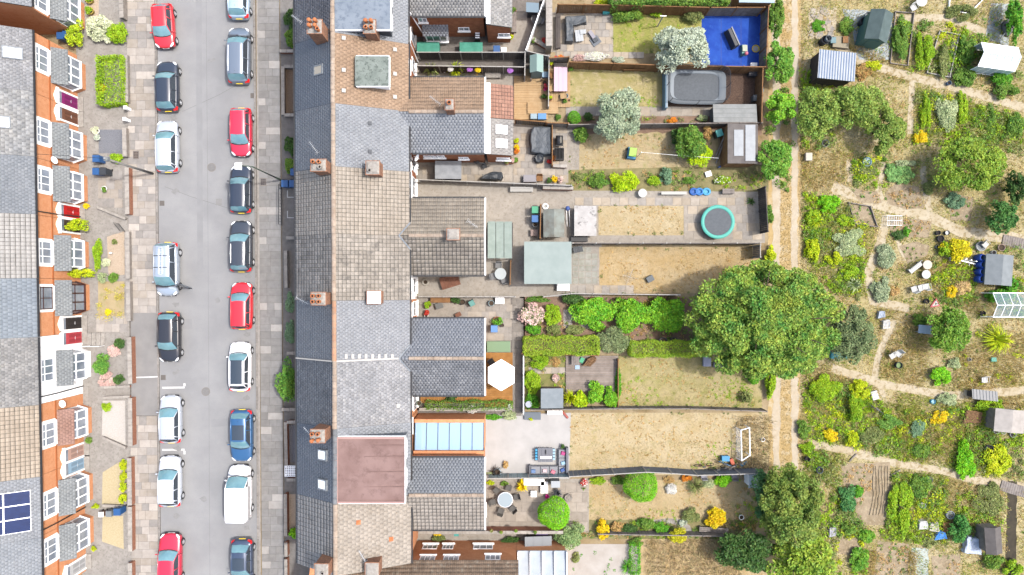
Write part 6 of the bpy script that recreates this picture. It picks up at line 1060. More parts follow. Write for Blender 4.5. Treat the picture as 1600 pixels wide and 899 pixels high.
o = thing('playhouse_slide', 'tipped dark grey bench on the blue turf', 'bench', W(1140, 64), R(24)); MB().loft([[(-.22, -.8, .0), (.22, -.8, 0), (.22, .8, 0), (-.22, .8, 0)], [(-.1, -.75, .8), (.16, -.75, .8), (.16, .75, .8), (-.1, .75, .8)]]).build('seat', P('rattan_dark', '55565a'), o); MB().loft([[(.2, -.8, .3), (.32, -.8, .3), (.32, .8, .3), (.2, .8, .3)], [(.2, -.8, .85), (.3, -.8, .85), (.3, .8, .85), (.2, .8, .85)]]).build('edge', P('rattan_pale', 'a8aaae'), o)
o = thing('toy_slide', 'mint green toddler slide with pink ball on the blue turf', 'toy', W(1161, 80)); MB().cbox(0, 0, 0, .5, .9, .35, 0, .85).build('body', P('toy_mint', '8ecfc4'), o); MB().loft([[(-.18, -.2, .36), (.18, -.2, .36), (.18, .35, .36), (-.18, .35, .36)], [(-.2, -.2, .5), (.2, -.2, .5), (.2, .35, .42), (-.2, .35, .42)]]).build('chute', P('toy_cream', 'd6dcc4'), o)
o = thing('toy_ball', 'pink ball resting on the mint toy slide', 'ball', (*W(1162, 83), .0)); MB().ball(0, -.25, .6, .16, n=14, m=9).build('ball_skin', P('toy_pink', 'f0889c'), o, True)
o = thing('toy_ring', 'yellow rimmed round toy tray on the blue turf', 'toy', W(1180, 77)); MB().lathe(0, 0, [(.3, 0), (.33, .1), (.27, .12), (.24, .03)], 18).build('rim', P('toy_yellow', 'ecd24a'), o, True); MB().cyl(0, 0, .03, .05, .23, n=16).build('tray', P('toy_grey', 'b4b4bc'), o)
boxthing('storage_box', 'white small box on the edge of the blue turf', 'box', 1178, 101, .5, .25, .3, STONEW)
# ================================================================ garden B
PLAYM = P('play_green', 'a8c4bc', 2.9)
o = shed('pale green playhouse on stilts beside the sand deck', (828, 86, 849, 113), 2.3, 1.9, PLAYM, P('play_wall', '8aa8a8'), 'y', name='playhouse', cat='playhouse'); MB().cbox(.75, -.4, .3, .5, .45, .25).build('porch', P('play_blue', 'a8c8e0'), o); [MB().cbox(s*.42, -.85, 0, .09, .09, .9).build('stilt', WOODG, o) for s in (-1, 1)]
table_rect(876, 124, 1.1, 2.0, .74, 'pink slatted dining table on the sand deck', P('table_pink', 'ecc8d8', 2.6), 0, 3, WOODF); bench(876, 103, 1.1, 'dark bench behind the pink table under red flowers', WOODD, 0); chair(862, 138, R(110), 'sand coloured wooden chair at the corner of the pink table', DECKW); chair(864, 118, R(95), 'brown wooden chair at the side of the pink table', WOODF); chair(880, 150, R(185), 'sand coloured wooden chair at the foot of the pink table', DECKW)
pot(868, 94, .2, .35, 'pot of pure red geraniums next to the dark bench', TERRA, F_RED, .2); pot(875, 93, .2, .35, 'pot of red geraniums with orange blooms next to the dark bench', TERRA, F_RED, .2, flower=F_ORANGE); pot(860, 101, .2, .3, 'yellow leaved potted plant by the thin pale fence', TERRA, G_LIME, .4); pot(891, 110, .16, .3, 'green potted plant at the corner of the pink table deck', TERRA, G_MID, .35); pot(884, 152, .18, .35, 'sky blue pot on the sand deck corner', P('pot_sky', 'a4d0e8'), None); pot(882, 159, .16, .3, 'grassy potted plant behind the sky blue pot', TERRA, G_MID, .3)
pot(851, 131, .16, .3, 'empty dark pot by the thin pale fence', TRIM); pot(852, 139, .2, .3, 'pot of magenta and red flowers by the thin pale fence', TERRA, F_MAG, .3, flower=F_RED); pot(850, 153, .2, .3, 'dark leafy pot by the thin pale fence', TERRA, G_DARK, .35); pot(859, 156, .2, .35, 'lime plant pot at the foot of the thin pale fence', TERRA, G_LIME, .35); pot(889, 158, .1, .2, 'tiny terracotta pot on the deck corner', TERRA)
boxthing('recycling_box', 'clear grey recycling box on the deck step', 'box', 834, 182, .5, .4, .45, P('box_clear', 'b4ccd8')); boxthing('recycling_box', 'blue recycling box on the deck step', 'box', 847, 182, .65, .45, .45, P('box_blue', '6ca4dc', 2.6))
for px, py, m, lb in ((734, 106, F_LILAC, 'lilac flower basket on the dark fence'), (797, 108, F_LILAC, 'lilac flower basket at the dark fence end'), (747, 107, F_YEL, 'yellow flower basket on the dark fence'), (704, 106, F_WHITE, 'white flower basket on the dark fence')):
    x, y = W(px, py, 1.4); o = thing('flower_basket', lb, 'basket', (x, y-.12, 0)); MB().lathe(0, 0, [(.05, 1.1), (.17, 1.3), (.18, 1.34)], 12).build('basket', BARK, o); V, F = leaf_arrays(shell(260, .22, .2, .13, 1.25), .05, .8, .5); npmesh('flowers', V, F, m, o); MB().cbox(0, .09, 1.3, .02, .22, .02).build('bracket', TRIM, o)
spiky(675, 114, 14, 1.3, G_OLIVE, 'olive cordyline in the bed under the dark fence', 50); spiky(714, 114, 16, 1.4, G_LIME, 'yellow striped cordyline in the bed under the dark fence', 60); pot(695, 113, .12, .3, 'white globe lamp in the narrow bed', STONEW, None); bench(770, 118, 1.3, 'stone coloured low bench in the narrow bed', MORTAR, 0, False)
# trampoline, big rounded rectangle with net
def trampoline(px, py, rx, ry, label, padm, frm, n=28, sq=.35, h=.75, net=True, rz=0.0, nettop=1.9, padw=.28):
    x, y = W(px, py, h); o = thing('trampoline', label, 'trampoline', (x, y, 0), rz)
    def pt(t, k=1.0):
        ca, sa = math.cos(t), math.sin(t); e = 2/(2+6*sq); return (math.copysign(abs(ca)**e, ca)*rx*k, math.copysign(abs(sa)**e, sa)*ry*k)
    T = [2*math.pi*i/n for i in range(n)]; k2 = 1-padw/min(rx, ry)
    MB().prism([pt(t, k2*1.01) for t in T], h-.03, h-.01).build('mat', M('tramp_mat', c('70777e'), c('646b72'), sc=6, rough=.7), o)
    MB().loft([[(*pt(t, k2), h-.005) for t in T], [(*pt(t, k2+.02), h+.03) for t in T], [(*pt(t, .98), h+.03) for t in T], [(*pt(t), h-.01) for t in T]], False).build('safety_pad', padm, o, True)
    for i in range(0, n, n//8):
        a, b_ = pt(T[i], .95); MB().tube([(a, b_, h-.02), (a*.98, b_*.98, 0)], .03, 6).build('leg', frm, o)
        if net: a, b_ = pt(T[i], 1.01); MB().tube([(a, b_, 0.3), (a, b_, nettop)], .025, 6).build('net_pole', frm, o)
    if net: MB().loft([[(*pt(t, .99), h+.02) for t in T], [(*pt(t, 1.0), nettop-.05) for t in T]], False).build('net', glassmat('tramp_net', (.06, .06, .065), .45, .9), o); MB().tube([(*pt(t, 1.0), nettop-.04) for t in T]+[(*pt(0, 1.0), nettop-.04)], .02, 5).build('net_rim', frm, o)
    return o
trampoline(1088, 136, 2.45, 1.45, 'large grey rectangular trampoline with dark net on bark chips', P('pad_pale', '9aa4ac'), P('frame_dark', '3c4046'), 32, .6, .8, True, -.02, 2.0, .35); trampoline(1121.5, 347, 1.4, 1.4, 'round trampoline with turquoise rim', P('pad_teal', '5cc4b4', 2.6), P('frame_grey', '8a9094'), 32, 0, .75, False)
o = thing('inflatable_boat', 'pale blue board leaning at the end of the mixed lawn', 'board', W(1041, 141, .8)); MB().loft([[(-.16, -1.5, 0), (.1, -1.5, 0), (.1, 1.5, 0), (-.16, 1.5, 0)], [(-.12, -1.5, 1.0), (.05, -1.5, 1.0), (.05, 1.5, 1.0), (-.12, 1.5, 1.0)]]).build('board', P('board_blue', '9cc4dc'), o); MB().cbox(0, 0, 1.002, .1, 2.9, .05).build('edge', P('board_pale', 'd4e4ec'), o)
o = thing('blue_tube', 'bright blue padded tube beside the grey trampoline', 'toy', W(1046, 133, .3)); MB().tube([(0, -.85, .3), (0, .85, .3)], .2, 10).build('tube_skin', P('tube_blue', '2f7cd8', 2.6), o, True); MB().cbox(0, -.86, 0, .3, .1, .3).cbox(0, .86, 0, .3, .1, .3).build('foot', TRIM, o)
shed('long grey arched tin store at the foot of the bark garden', (1114, 163, 1182, 192), 1.5, 1.3, M('tin_grey', c('aeb0ae'), c('999c9a'), sc=2, rough=.6, bump=.2), P('tin_wall', '8a8d8c'), 'x', pent=True, name='storage_shed', ribs=3, ribm=P('tin_dark', '8f9290')); boxthing('storage_chest', 'dark grey rattan chest in the bark garden corner', 'chest', 1181, 112, 1.1, .65, .6, P('rattan_chest', '5c5c60')); 
for px, py, lb in ((1185, 137, 'dark barrel by the bark garden end fence'), (1184, 145, 'blue topped barrel by the bark garden end fence')): pot(px, py, .22, .7, lb, P('barrel_dark', '50565a') if 'dark' in lb else P('barrel_blue', '88a4b8'), name='barrel'); 
boxthing('compost_box', 'grey compost box near the barrels', 'box', 1182, 153, .5, .45, .6, P('tin_wall', '8a8d8c')); bench(990, 107, 1.8, 'brown slatted bench against the fence by the mixed lawn', WOODF, PI, True)
bush(897, 184, 10, 1.0, G_FRESH, 'round clipped bush beside the grey slatted gate', style='shell', leaf=.045); bush(872, 183, (5, 6), .6, G_MID, 'small green shrub by the deck step', leaf=.05); bush(1050, 188, (9, 7), .6, F_ORANGE, 'orange flowered shrub on the long path', leaf=.05, name='flower_bush'); bush(1098, 184, (11, 6), .6, G_PALE, 'cream flowering plant by the tin store', leaf=.05, name='flower_bush'); bush(920, 182, (8, 7), .7, G_DARK, 'dark small shrub under the grey leaved tree', leaf=.05)
# ================================================================ garden C
drape('covered_furniture', 'furniture under a dark grey cover on the slab patio', 'garden furniture', 845, 219, [(-.8, -.9), (.3, -1.15), (.8, -1.1), (.8, 1.1), (-.6, 1.1), (-.85, .6)], .9, COVER_G, 0, 7); o = drape('covered_heater', 'small dark covered heater near the big grey cover', 'patio heater', 843, 247, [(.4*math.cos(t*.785), .4*math.sin(t*.785)) for t in range(8)], .6, COVER_K, 0, 8); drape('covered_bicycle', 'bicycle under a black sheet by the low fence', 'bicycle', 770, 275, [(-1.0, -.25), (.6, -.3), (.85, .0), (.7, .3), (0, .35), (-.7, .1)], .8, COVER_K, 0, 9)
shed('grey covered store in the wing yard', (680, 252, 721, 280), 1.6, 1.5, M('grey_sheet', c('b4b8bc'), c('9ea2a6'), sc=2, rough=.5), P('store_dark', '4a5058'), pent=True, name='storage_shed', door=False)
o = thing('barbecue', 'black barbecue with steel handle inside the bricked bay', 'barbecue', W(873, 223)); MB().cbox(0, 0, .6, .6, .85, .12).cbox(0, 0, 0, .5, .6, .4).build('cabinet', TRIM, o); MB().loft([[(-.3, y, .722) if False else (-.3*k, y, .722+z) for k, z in ((1, 0), (.8, .22), (0, .3), (-.8, .22), (-1, 0))] for y in (-.35, .35)]).build('hood', TRIM, o, True); MB().tube([(.1, -.25, 1.02), (.1, .25, 1.02)], .05, 6).build('handle', P('steel_tan', 'b8b0a0'), o)
o = thing('firewood_rack', 'black wire rack of tools near the barbecue', 'rack', W(873, 243)); [MB().cbox(-.35+.12*i, 0, .0, .03, .9, .7).build('bar', TRIM, o) for i in range(7)]; MB().cbox(0, .46, .0, .8, .04, .72).cbox(0, -.46, 0, .8, .04, .72).build('rail', TRIM, o)
fence([(863, 193), (863, 258)], 'low wooden screen behind the dark grey cover', mat=WOODF, h=1.1); wall([(864, 259), (886, 260)], .6, .2, GARDEN_BRICK, 'low brick front of the barbecue bay'); boxthing('storage_chest', 'grey chest with chairs by the low pot fence', 'chest', 828, 279, 1.05, .55, .6, P('chest_mauve', 'a8a4a8')); chair(843, 279, 0, 'orange and grey chair beside the grey chest', WOODF)
for px, py, m, lb in ((808, 232, F_YEL, 'yellow flowers in the narrow trough by the lean-to'), (807, 238, F_ORANGE, 'orange flowers in the narrow trough by the lean-to'), (807, 222, G_LIME, 'lime plant in the narrow trough by the lean-to'), (806, 252, G_MID, 'leafy yellow green pot plant at the lean-to corner'), (792, 255, G_OLIVE, 'grassy pot plant by the lean-to white door'), (800, 254, F_PINK, 'pink flower pot at the lean-to corner'), (866, 281, F_YEL, 'lemon shrub pot by the low pot fence'), (858, 283, G_DARK, 'dark pot plant beside the lemon shrub'), (875, 282, F_PINK, 'pink pot plant beside the lemon shrub'), (859, 254, F_RED, 'red flowers at the foot of the wooden screen'), (866, 249, F_ORANGE, 'orange flowers on the wooden screen')): pot(px, py, .2, .3, lb, TERRA, m, .35)
o = thing('bicycle', 'grey bicycle leaning on the brick wing', 'bicycle', W(750, 257), R(-15))
def bike(o, m, L=.52, r=.32):
    for s in (-1, 1):
        MB().tube([(s*L+r*math.cos(t), .0, r+r*math.sin(t)) for t in [2*math.pi*k/16 for k in range(17)]], .025, 5).build('wheel', TYRE, o)
    for a, b_ in (((-L, 0, r), (-.1, 0, .75)), ((-L, 0, r), (0, 0, .3)), ((0, 0, .3), (-.12, 0, .85)), ((0, 0, .3), (.4, 0, .78)), ((-.1, 0, .74), (.4, 0, .78)), ((.4, 0, .85), (L, 0, r))): MB().tube([a, b_], .022, 5).build('frame_tube', m, o)
    MB().tube([(.38, -.28, .92), (.4, 0, .9), (.38, .28, .92)], .016, 5).build('handlebar', TRIM, o); MB().cbox(-.14, 0, .86, .26, .13, .06).build('saddle', TRIM, o)
bike(o, P('bike_grey', '9aa0a4')); chair(757, 260, .4, 'dark small chair beside the leaning grey bicycle', TRIM, .7)
tree(1082, 224, (30, 30), 3.2, G_MID, 'leafy green small tree in the dry lawn border', 4200, .1, 22, .34, trunk=.08); bush(1092, 240, (24, 20), 2.2, leafmat('leaf_neon', 'c4dc18', 'aace18'), 'neon yellow green shrub beside the leafy small tree', leaf=.09); bush(910, 208, (16, 14), 1.5, G_MID, 'green shrub by the barbecue bay', leaf=.08); bush(1062, 214, (14, 20), 1.6, G_DARK, 'dark green shrub beside the leafy small tree', leaf=.08); bush(1107, 207, (9, 12), 1.0, F_ORANGE and G_DRY, 'dried tan shrub by the tarred shed', leaf=.06)
o = thing('toy_car', 'green roofed blue toy ride on car on the dry lawn', 'toy car', W(986, 241), R(-8)); MB().cbox(0, 0, .12, .75, 1.0, .35, 0, .9).build('body', P('toy_carblue', '54a8d8', 2.6), o); MB().cbox(0, 0, .8, .62, .75, .08, 0, .9).build('roof', P('toy_lime', 'b4e064', 2.6), o); [MB().cbox(sx*.28, sy*.3, .47, .05, .05, .33).build('pillar', P('toy_carblue', '54a8d8'), o) for sx in (-1, 1) for sy in (-1, 1)]; [MB().cbox(sx*.36, sy*.35, 0, .1, .25, .25).build('wheel', TYRE, o) for sx in (-1, 1) for sy in (-1, 1)]
o = thing('washing_line', 'washing line strung across the dry lawn to the tarred shed', 'washing line', W(996, 245)); q0 = W(1112, 254); MB().tube([(0, 0, 1.8), ((q0[0]-o.location.x)*.5, (q0[1]-o.location.y)*.5, 1.7), (q0[0]-o.location.x, q0[1]-o.location.y, 1.85)], .012, 4).build('line', STONEW, o); MB().tube([(0, 0, 0), (0, 0, 1.85)], .03, 6).build('prop', ALU, o)
shed('tarred flat shed with two grey sheets on its roof', (1136, 194, 1184, 256), 2.1, 1.95, M('tar_felt', c('87807c'), c('746d6a'), sc=2, rough=.8), WOODF, pent=True, ribs=0, over=.06); o = bpy.data.objects[-1]
tr_ = [q for q in bpy.data.objects if q.get('label') == 'tarred flat shed with two grey sheets on its roof'][0]
for u, w_, l_ in ((-.35, .75, 2.1), (.6, .8, 2.9)): MB().cbox(u, .05, 2.12-.06*u*.6, w_, l_, .025).build('roof_sheet', M('sheet_pale', c('a9b1b9'), c('989fa8'), sc=2, rough=.4), tr_)
wheelie_bin(1124, 208, 'turquoise green lidded bin beside the tarred shed', P('bin_teal', '58b4ac', 2.6), BINK, R(20)); 
for i, (a, b_) in enumerate((((1133, 202), (1118, 256)), ((1128, 212), (1115, 250)))):
    p, q = W(*a), W(*b_); o = thing('timber_post', ('long weathered timber leaning' if i == 0 else 'shorter pale timber leaning')+' beside the tarred shed', 'timber', (*p, 0)); MB().tube([(0, 0, 1.1), (q[0]-p[0], q[1]-p[1], .1)], .06, 6).build('beam', WOODG, o); MB().tube([(0, 0, 0), (0, 0, 1.1)], .04, 5).build('prop', WOODG, o)
o = thing('scooter', 'blue and silver children scooter by the tarred shed', 'scooter', W(1127, 260), .4); MB().cbox(0, 0, .1, .7, .12, .04).build('deck', P('scoot_blue', '4a70b8'), o); MB().tube([(.35, 0, .1), (.28, 0, .75)], .02, 5).tube([(.28, -.2, .75), (.28, .2, .75)], .018, 5).build('handlebar', ALU, o); [MB().loft([[(s*.35+.09*math.cos(t), d, .09+.09*math.sin(t)) for t in [2*math.pi*k/10 for k in range(10)]] for d in (-.02, .02)]).build('wheel', TYRE, o) for s in (-1, 1)]
boxthing('plastic_bag', 'white plastic box on the border path', 'box', 1107, 272, .45, .4, .25, STONEW, .3, taper=.8); table_rect(1168, 252, 1.8, .4, .4, 'orange brown bench near the tarred shed', WOODF, 0, 4)
bush(978, 282, (28, 20), 1.6, leafmat('leaf_neon', 'c4dc18', 'aace18'), 'bright lime shrub spreading over the border path', leaf=.1, asp=.3); bush(935, 282, (18, 12), 1.2, G_MID, 'mid green shrub in the border beside the lime shrub', leaf=.07); bush(1042, 274, (12, 14), 1.2, G_BLUE, 'grey green shrub in the middle of the border', leaf=.07); bush(1022, 282, (12, 8), .8, G_BRIGHT, 'bright low plants in the border beside the grey shrub', leaf=.06); bush(1078, 282, (14, 7), .7, G_MID, 'low leafy patch in the border near the shed end', leaf=.06); bush(1130, 281, (16, 7), .7, G_BRIGHT, 'bright low patch with white flowers in the border', leaf=.06, mat2=F_WHITE, n2=40); bush(905, 276, (10, 7), .7, G_OLIVE, 'olive low plant at the house end of the border', leaf=.05)
# ================================================================ garden D
bench(815, 296, 1.9, 'white bench with dark feet on the concrete path', P('bench_white', 'd8d4cc'), 0, False); table_round(1004, 302, .36, .5, 'white plastic round table on the border path', P('table_pale', 'e4e2de')); table_rect(1053, 302, .25, 2.1, .45, 'long white plank bench beside the paddling toys', P('bench_white', 'd8d4cc'), R(90), 1)
for px, lb, m in ((1083, 'dark blue rubber ring beside the white plank', '2f6cc0'), (1092, 'mid blue rubber ring in the middle', '3c8cd8'), (1103, 'sky blue shell paddling toy', '58b8e8')):
    o = thing('swim_ring', lb, 'toy', W(px, 300)); MB().loft([[((.28+.1*math.cos(u))*math.cos(t), (.24+.1*math.cos(u))*math.sin(t), .1+.1*math.sin(u)) for u in [2*math.pi*k/8 for k in range(8)]] for t in [2*math.pi*k/14 for k in range(15)]], False).build('ring', P('ring_'+m, m, 2.6), o, True); MB().cyl(0, 0, .02, .05, .2, n=12).build('floor', P('ring_'+m, m), o)
bench(1138, 299, 1.0, 'short pale bench with dark frame near the end fence', WOODG, 0, False); pot(1190, 300, .2, .25, 'square grey stone planter by the end fence', MORTAR, None, sq=True); spiky(1172, 316, 8, .5, G_DARK, 'dark green spiky plant near the end fence', 30); 
o = thing('canopy', 'grey green roofed lean-to canopy with two dark gaps', 'canopy', W(781, 375, 2.4)); [MB().cbox(-.66+.66*i, 0, 2.3-.06*i, .62, 2.95, .06).build('roof_panel', M('canopy_green', c('b0bfb6'), c('a0b0a6'), sc=2, rough=.7), o) for i in range(3)]; [MB().cbox(.95, sy*1.4, 0, .08, .08, 2.2).build('post', WOODG, o) for sy in (-1, 1)]; MB().cbox(0, 0, 2.02, 2.1, 2.8, .05).build('frame', WOODD, o)
for px, py, m, lb in ((836, 328, BING, 'light green lidded bin by the shed with oars'), (836, 342, BINB, 'blue lidded bin by the shed with oars')): wheelie_bin(px, py, lb, m)
pot(836, 352, .22, .6, 'grey barrel near the blue lidded bin', P('barrel_grey', '98a4a8'), name='barrel'); boxthing('storage_box', 'pinkish paving box under the grey barrel', 'box', 835, 364, .6, .5, .4, P('box_pinkish', 'b49c92')); fence([(845, 320), (844, 372)], 'dark screen behind the bins', mat=WOODD, h=1.4)
shed('low shed with brown and pale roof halves among clutter', (849, 327, 882, 371), 1.7, 1.4, M('clutter_roof', c('a4aca4'), c('8d8a80'), sc=1.5, rough=.8), WOODD, 'y', name='shed'); o = thing('hose_reel', 'white hose reel at the corner of the cluttered shed', 'hose', W(852, 323)); MB().loft([[((.2+.07*math.cos(u))*math.cos(t), (.2+.07*math.cos(u))*math.sin(t), .1+.07*math.sin(u)) for u in [2*math.pi*k/6 for k in range(6)]] for t in [2*math.pi*k/14 for k in range(15)]], False).build('coil', STONEW, o, True); MB().cyl(0, 0, 0, .06, .2, n=12).build('base', P('hose_pale', 'c4c4bc'), o)
o = thing('oars', 'pair of white oars with blue cap leaning beside the cluttered shed', 'oars', W(886, 345)); [MB().tube([(u, .9, .6), (u+.1, -.5, .05)], .03, 5).build('shaft', STONEW, o) for u in (-.1, .12)]; MB().ball(0, .95, .62, .2, .2, .14).build('cap', P('cap_blue', '4a68b0'), o, True)
shed('large grey green flat roofed garden room', (819, 378, 893, 444), 2.45, 2.3, M('felt_sage', c('b9c7c2'), c('aebdb8'), sc=1, rough=.8), P('wall_sage', '9aa6a0'), pent=True, name='garden_room', ribs=0); table_rect(903, 390, .8, .5, .5, 'dark covered table by the mossy slabs', COVER_K, .2, 2); shed('whitewashed low hut roof by the straw lawn', (897, 322, 932, 369), 1.0, .85, M('whitewash', c('e6e2de'), c('d0ccc8'), sc=2.5, rough=.8, c3=c('8f8c88'), sc3=1.2, f3=(.55, .62)), WOODD, pent=True, name='hut', door=False)
tarp = boxthing('cold_frame', 'long dark rack along the low fence near the whitewashed hut', 'rack', 905, 374, 1.4, .4, .3, TRIM)
# ================================================================ garden E
table_round(782, 428, .48, .72, 'pale grey round table under the canopy', P('table_palegrey', 'ccd4d4'), TRIM); chair(779, 415, PI*.0, 'grey chair next to the pale round table', P('chair_dark', '8a8a8a')); chair(771, 432, R(100), 'grey chair beside the pale round table', P('chair_dark', '8a8a8a')); chair(788, 438, R(200), 'grey chair near the pale round table', P('chair_dark', '8a8a8a')); fence([(798, 408), (797, 444)], 'short brick coloured screen beside the round table', mat=WOODF, h=1.2)
o = thing('clothes_airer', 'folding white clothes airer lying on the golden lawn', 'clothes airer', W(982, 432), .5); [MB().tube([(-.5, -.4+.13*i, .35), (.4, -.4+.13*i, .35)], .007, 4).build('rod', ALU, o) for i in range(6)]; [MB().tube([(s*.6, -.6, 0), (-s*.5, .4, .65)], .01, 5).build('leg', ALU, o) for s in (-1, 1)]
boxthing('storage_crate', 'dark open crate on the golden lawn', 'crate', 1016, 436, .55, .45, .35, COVER_K, .5, lid=P('crate_in', '70787c')); boxthing('storage_box', 'cream white box near the garden room', 'box', 880, 449, 1.0, .55, .5, STONEW); o = table_rect(703, 440, 1.6, 1.0, .5, 'rusty low table by the cream wing', M('rust', c('a8745c'), c('8a5c48'), sc=3, rough=.9), .3, 4)
tyre_ = thing('car_tyre', 'pale tyre standing against the cream house', 'tyre', W(665, 441)); MB().loft([[((.24+.09*math.cos(u))*math.cos(t), (.24+.09*math.cos(u))*math.sin(t), .1+.09*math.sin(u)) for u in [2*math.pi*k/8 for k in range(8)]] for t in [2*math.pi*k/16 for k in range(17)]], False).build('tread', P('tyre_pale', 'c4bcac'), tyre_, True); MB().cyl(0, 0, .0, .05, .16, n=12).build('soil', SOIL, tyre_)
# ================================================================ garden F
for px, py, r, m, pl, lb in ((670, 476, .25, TERRA, G_BRIGHT, 'terracotta pot with fresh plant by the back door'), (668, 488, .2, P('pot_red', 'c04a3a'), F_RED, 'red pot by the back door'), (667, 493, .16, STONEW, None, 'white pot by the back door'), (715, 470, .22, TRIM, G_DARK, 'dark pot of greenery under the pale posted fence'), (723, 472, .22, TRIM, None, 'round black planter under the pale posted fence'), (709, 469, .18, P('pot_grey', '6a6e72'), G_DARK, 'grey pot of dark greenery under the pale posted fence'), (768, 474, .24, P('pot_silver', 'a8c4cc'), None, 'silver blue dustbin under the pale posted fence'), (777, 501, .34, TERRA, G_FRESH, 'large fresh green potted shrub on the yard slabs'), (785, 508, .14, TRIM, None, 'small dark pot beside the large potted shrub')): pot(px, py, r, .4, lb, m, pl, .45)
wheelie_bin(772, 514, 'blue lidded bin behind the slate wing', P('bin_sky', '6c9cd8', 2.6), BINK); wheelie_bin(737, 474, 'teal watering butt with white tray under the fence', P('bin_teal2', '6ca8a0', 2.6), BINK, .5, .7, .8); boxthing('storage_box', 'red edged white boxes under the pale posted fence', 'box', 781, 470, .7, .5, .5, P('box_red', 'd08068'), lid=STONEW); boxthing('storage_chest', 'green glass topped chest at the end of the slate wing', 'chest', 779, 542, 1.9, .85, .6, P('chest_green', '8cac84', 2.9)); boxthing('planter_box', 'brown timber trough by the cream wing fence', 'planter', 688, 468, 1.6, .5, .5, WOODF); boxthing('storage_box', 'grey lidded box on the yard by the back door', 'box', 686, 478, .6, .45, .4, P('boxgrey', '7c7c78'), .3)
table_rect(716, 492, .5, .35, .4, 'small rusty stool by the slate wing', M('rust', c('a8745c')), .5, 2)
bush(829, 491, (23, 19), 1.9, leafmat('leaf_sage', 'a8a880', '90986c'), 'round bush covered with cream pink flowers by the narrow alley', leaf=.08, mat2=F_PINK, n2=700, leaf2=.09, name='flower_bush'); bush(863, 492, (15, 19), 1.4, G_BRIGHT, 'bright green shrub beside the pink flowering bush', leaf=.07); bush(834, 514, (14, 10), 1.1, G_FRESH, 'fresh green shrub near the pink flowering bush', leaf=.07); bush(865, 516, (12, 10), 1.2, G_OLIVE, 'olive shrub next to the clipped hedge', leaf=.06); bush(840, 468, (20, 6), .6, G_MID, 'low green creeper along the pale fence', leaf=.06)
hedge(819, 528, 936, 554, 1.5, leafmat('leaf_hedge', 'a8c038', '8cac30', rnd=.3), 'long clipped hedge with dry patches, house end', .05, 1.0); hedge(986, 535, 1112, 557, 1.5, leafmat('leaf_hedge', 'a8c038', '8cac30'), 'long clipped hedge, the stretch under the great tree', .05, 1.0); bush(956, 533, (34, 26), 2.6, leafmat('leaf_greyolive', '94a070', '7c8c5c'), 'grey olive shrub breaking the clipped hedge', leaf=.08, lumps=24)
LAUREL = leafmat('leaf_laurel', '8cc02c', '6cae28')
for px, py, r, lb in ((928, 489, (40, 30), 'glossy laurel bush nearest the houses in the dark bed'), (988, 493, (40, 28), 'glossy laurel bush in the middle of the dark bed'), (1046, 494, (38, 30), 'glossy laurel bush next to the great tree')): bush(px, py, r, 2.2, LAUREL, lb, leaf=.1, lumps=30)
bush(895, 468, (20, 12), 1.6, G_DARK, 'dark shrub trailing over the fence end by the laurels', leaf=.08); bush(900, 516, (16, 9), 1.0, G_OLIVE, 'low olive shrub near the laurel', leaf=.06)
for px, lb in ((1033, 'dark lidded compost bin behind the hedge, house side'), (1050, 'dark lidded compost bin behind the hedge, tree side')): pot(px, 533, .35, .8, lb, P('compost_dark', '54585c'), name='compost_bin'); 
# ================================================================ garden G
x, y = W(783, 587, 2.5); o = thing('parasol', 'large white hexagonal parasol over the orange deck', 'parasol', (x, y, 0)); q6 = [(1.22*math.cos(t*math.pi/3+.52), 1.28*math.sin(t*math.pi/3+.52)) for t in range(6)]; MB().loft([[(a, b_, 2.2) for a, b_ in q6], [(a*.5, b_*.5, 2.47) for a, b_ in q6], [(a*.04, b_*.04, 2.62) for a, b_ in q6]]).build('canopy', M('canvas_white', (.8, .8, .79), rough=.9), o); MB().tube([(0, 0, 0), (0, 0, 2.7)], .025, 6).build('pole', ALU, o); [MB().tube([(0, 0, 2.5), (a*.98, b_*.98, 2.19)], .012, 4).build('rib', ALU, o) for a, b_ in q6]; MB().cyl(0, 0, 0, .15, .28, n=12).build('base', TRIM, o)
table_rect(784, 598, 1.2, .8, .7, 'brown wooden table under the white parasol', WOODF, 0, 4, z=.2); pot(767, 577, .18, .4, 'dark pot with white rim on the orange deck', TRIM, None); chair(768, 566, .6, 'dark chair on the orange deck next to the parasol', TRIM, z=.2); pot(706, 615, .15, .4, 'white flower pot on the long orange deck', STONEW, F_WHITE, .2); bush(706, 622, (10, 9), 1.1, G_DARK, 'dark green shrub standing on the long deck edge', leaf=.06); hedge(665, 628, 800, 640, .8, G_MID, 'flowering green border near the long orange deck', .05, .6, name='flower_border'); bush(738, 640, (9, 7), .9, F_WHITE, 'white rose bush hanging over the brick wall', leaf=.05, name='rose_bush'); wall([(655, 640), (800, 640)], .7, .2, CONC, 'grey concrete wall near the flowering border'); pot(656, 629, .2, .4, 'pale green pot in the corner of the long deck', P('pot_palegreen', 'a4b89c'), None); boxthing('planter_box', 'white trough at the end of the flowering border', 'planter', 797, 636, .3, .5, .4, STONEW)
bush(770, 652, (16, 5), .5, G_FRESH, 'low green planting beside the glass roof', leaf=.05); bush(796, 650, (14, 8), .8, G_PALE, 'pale grassy plant at the alley mouth', leaf=.06); 
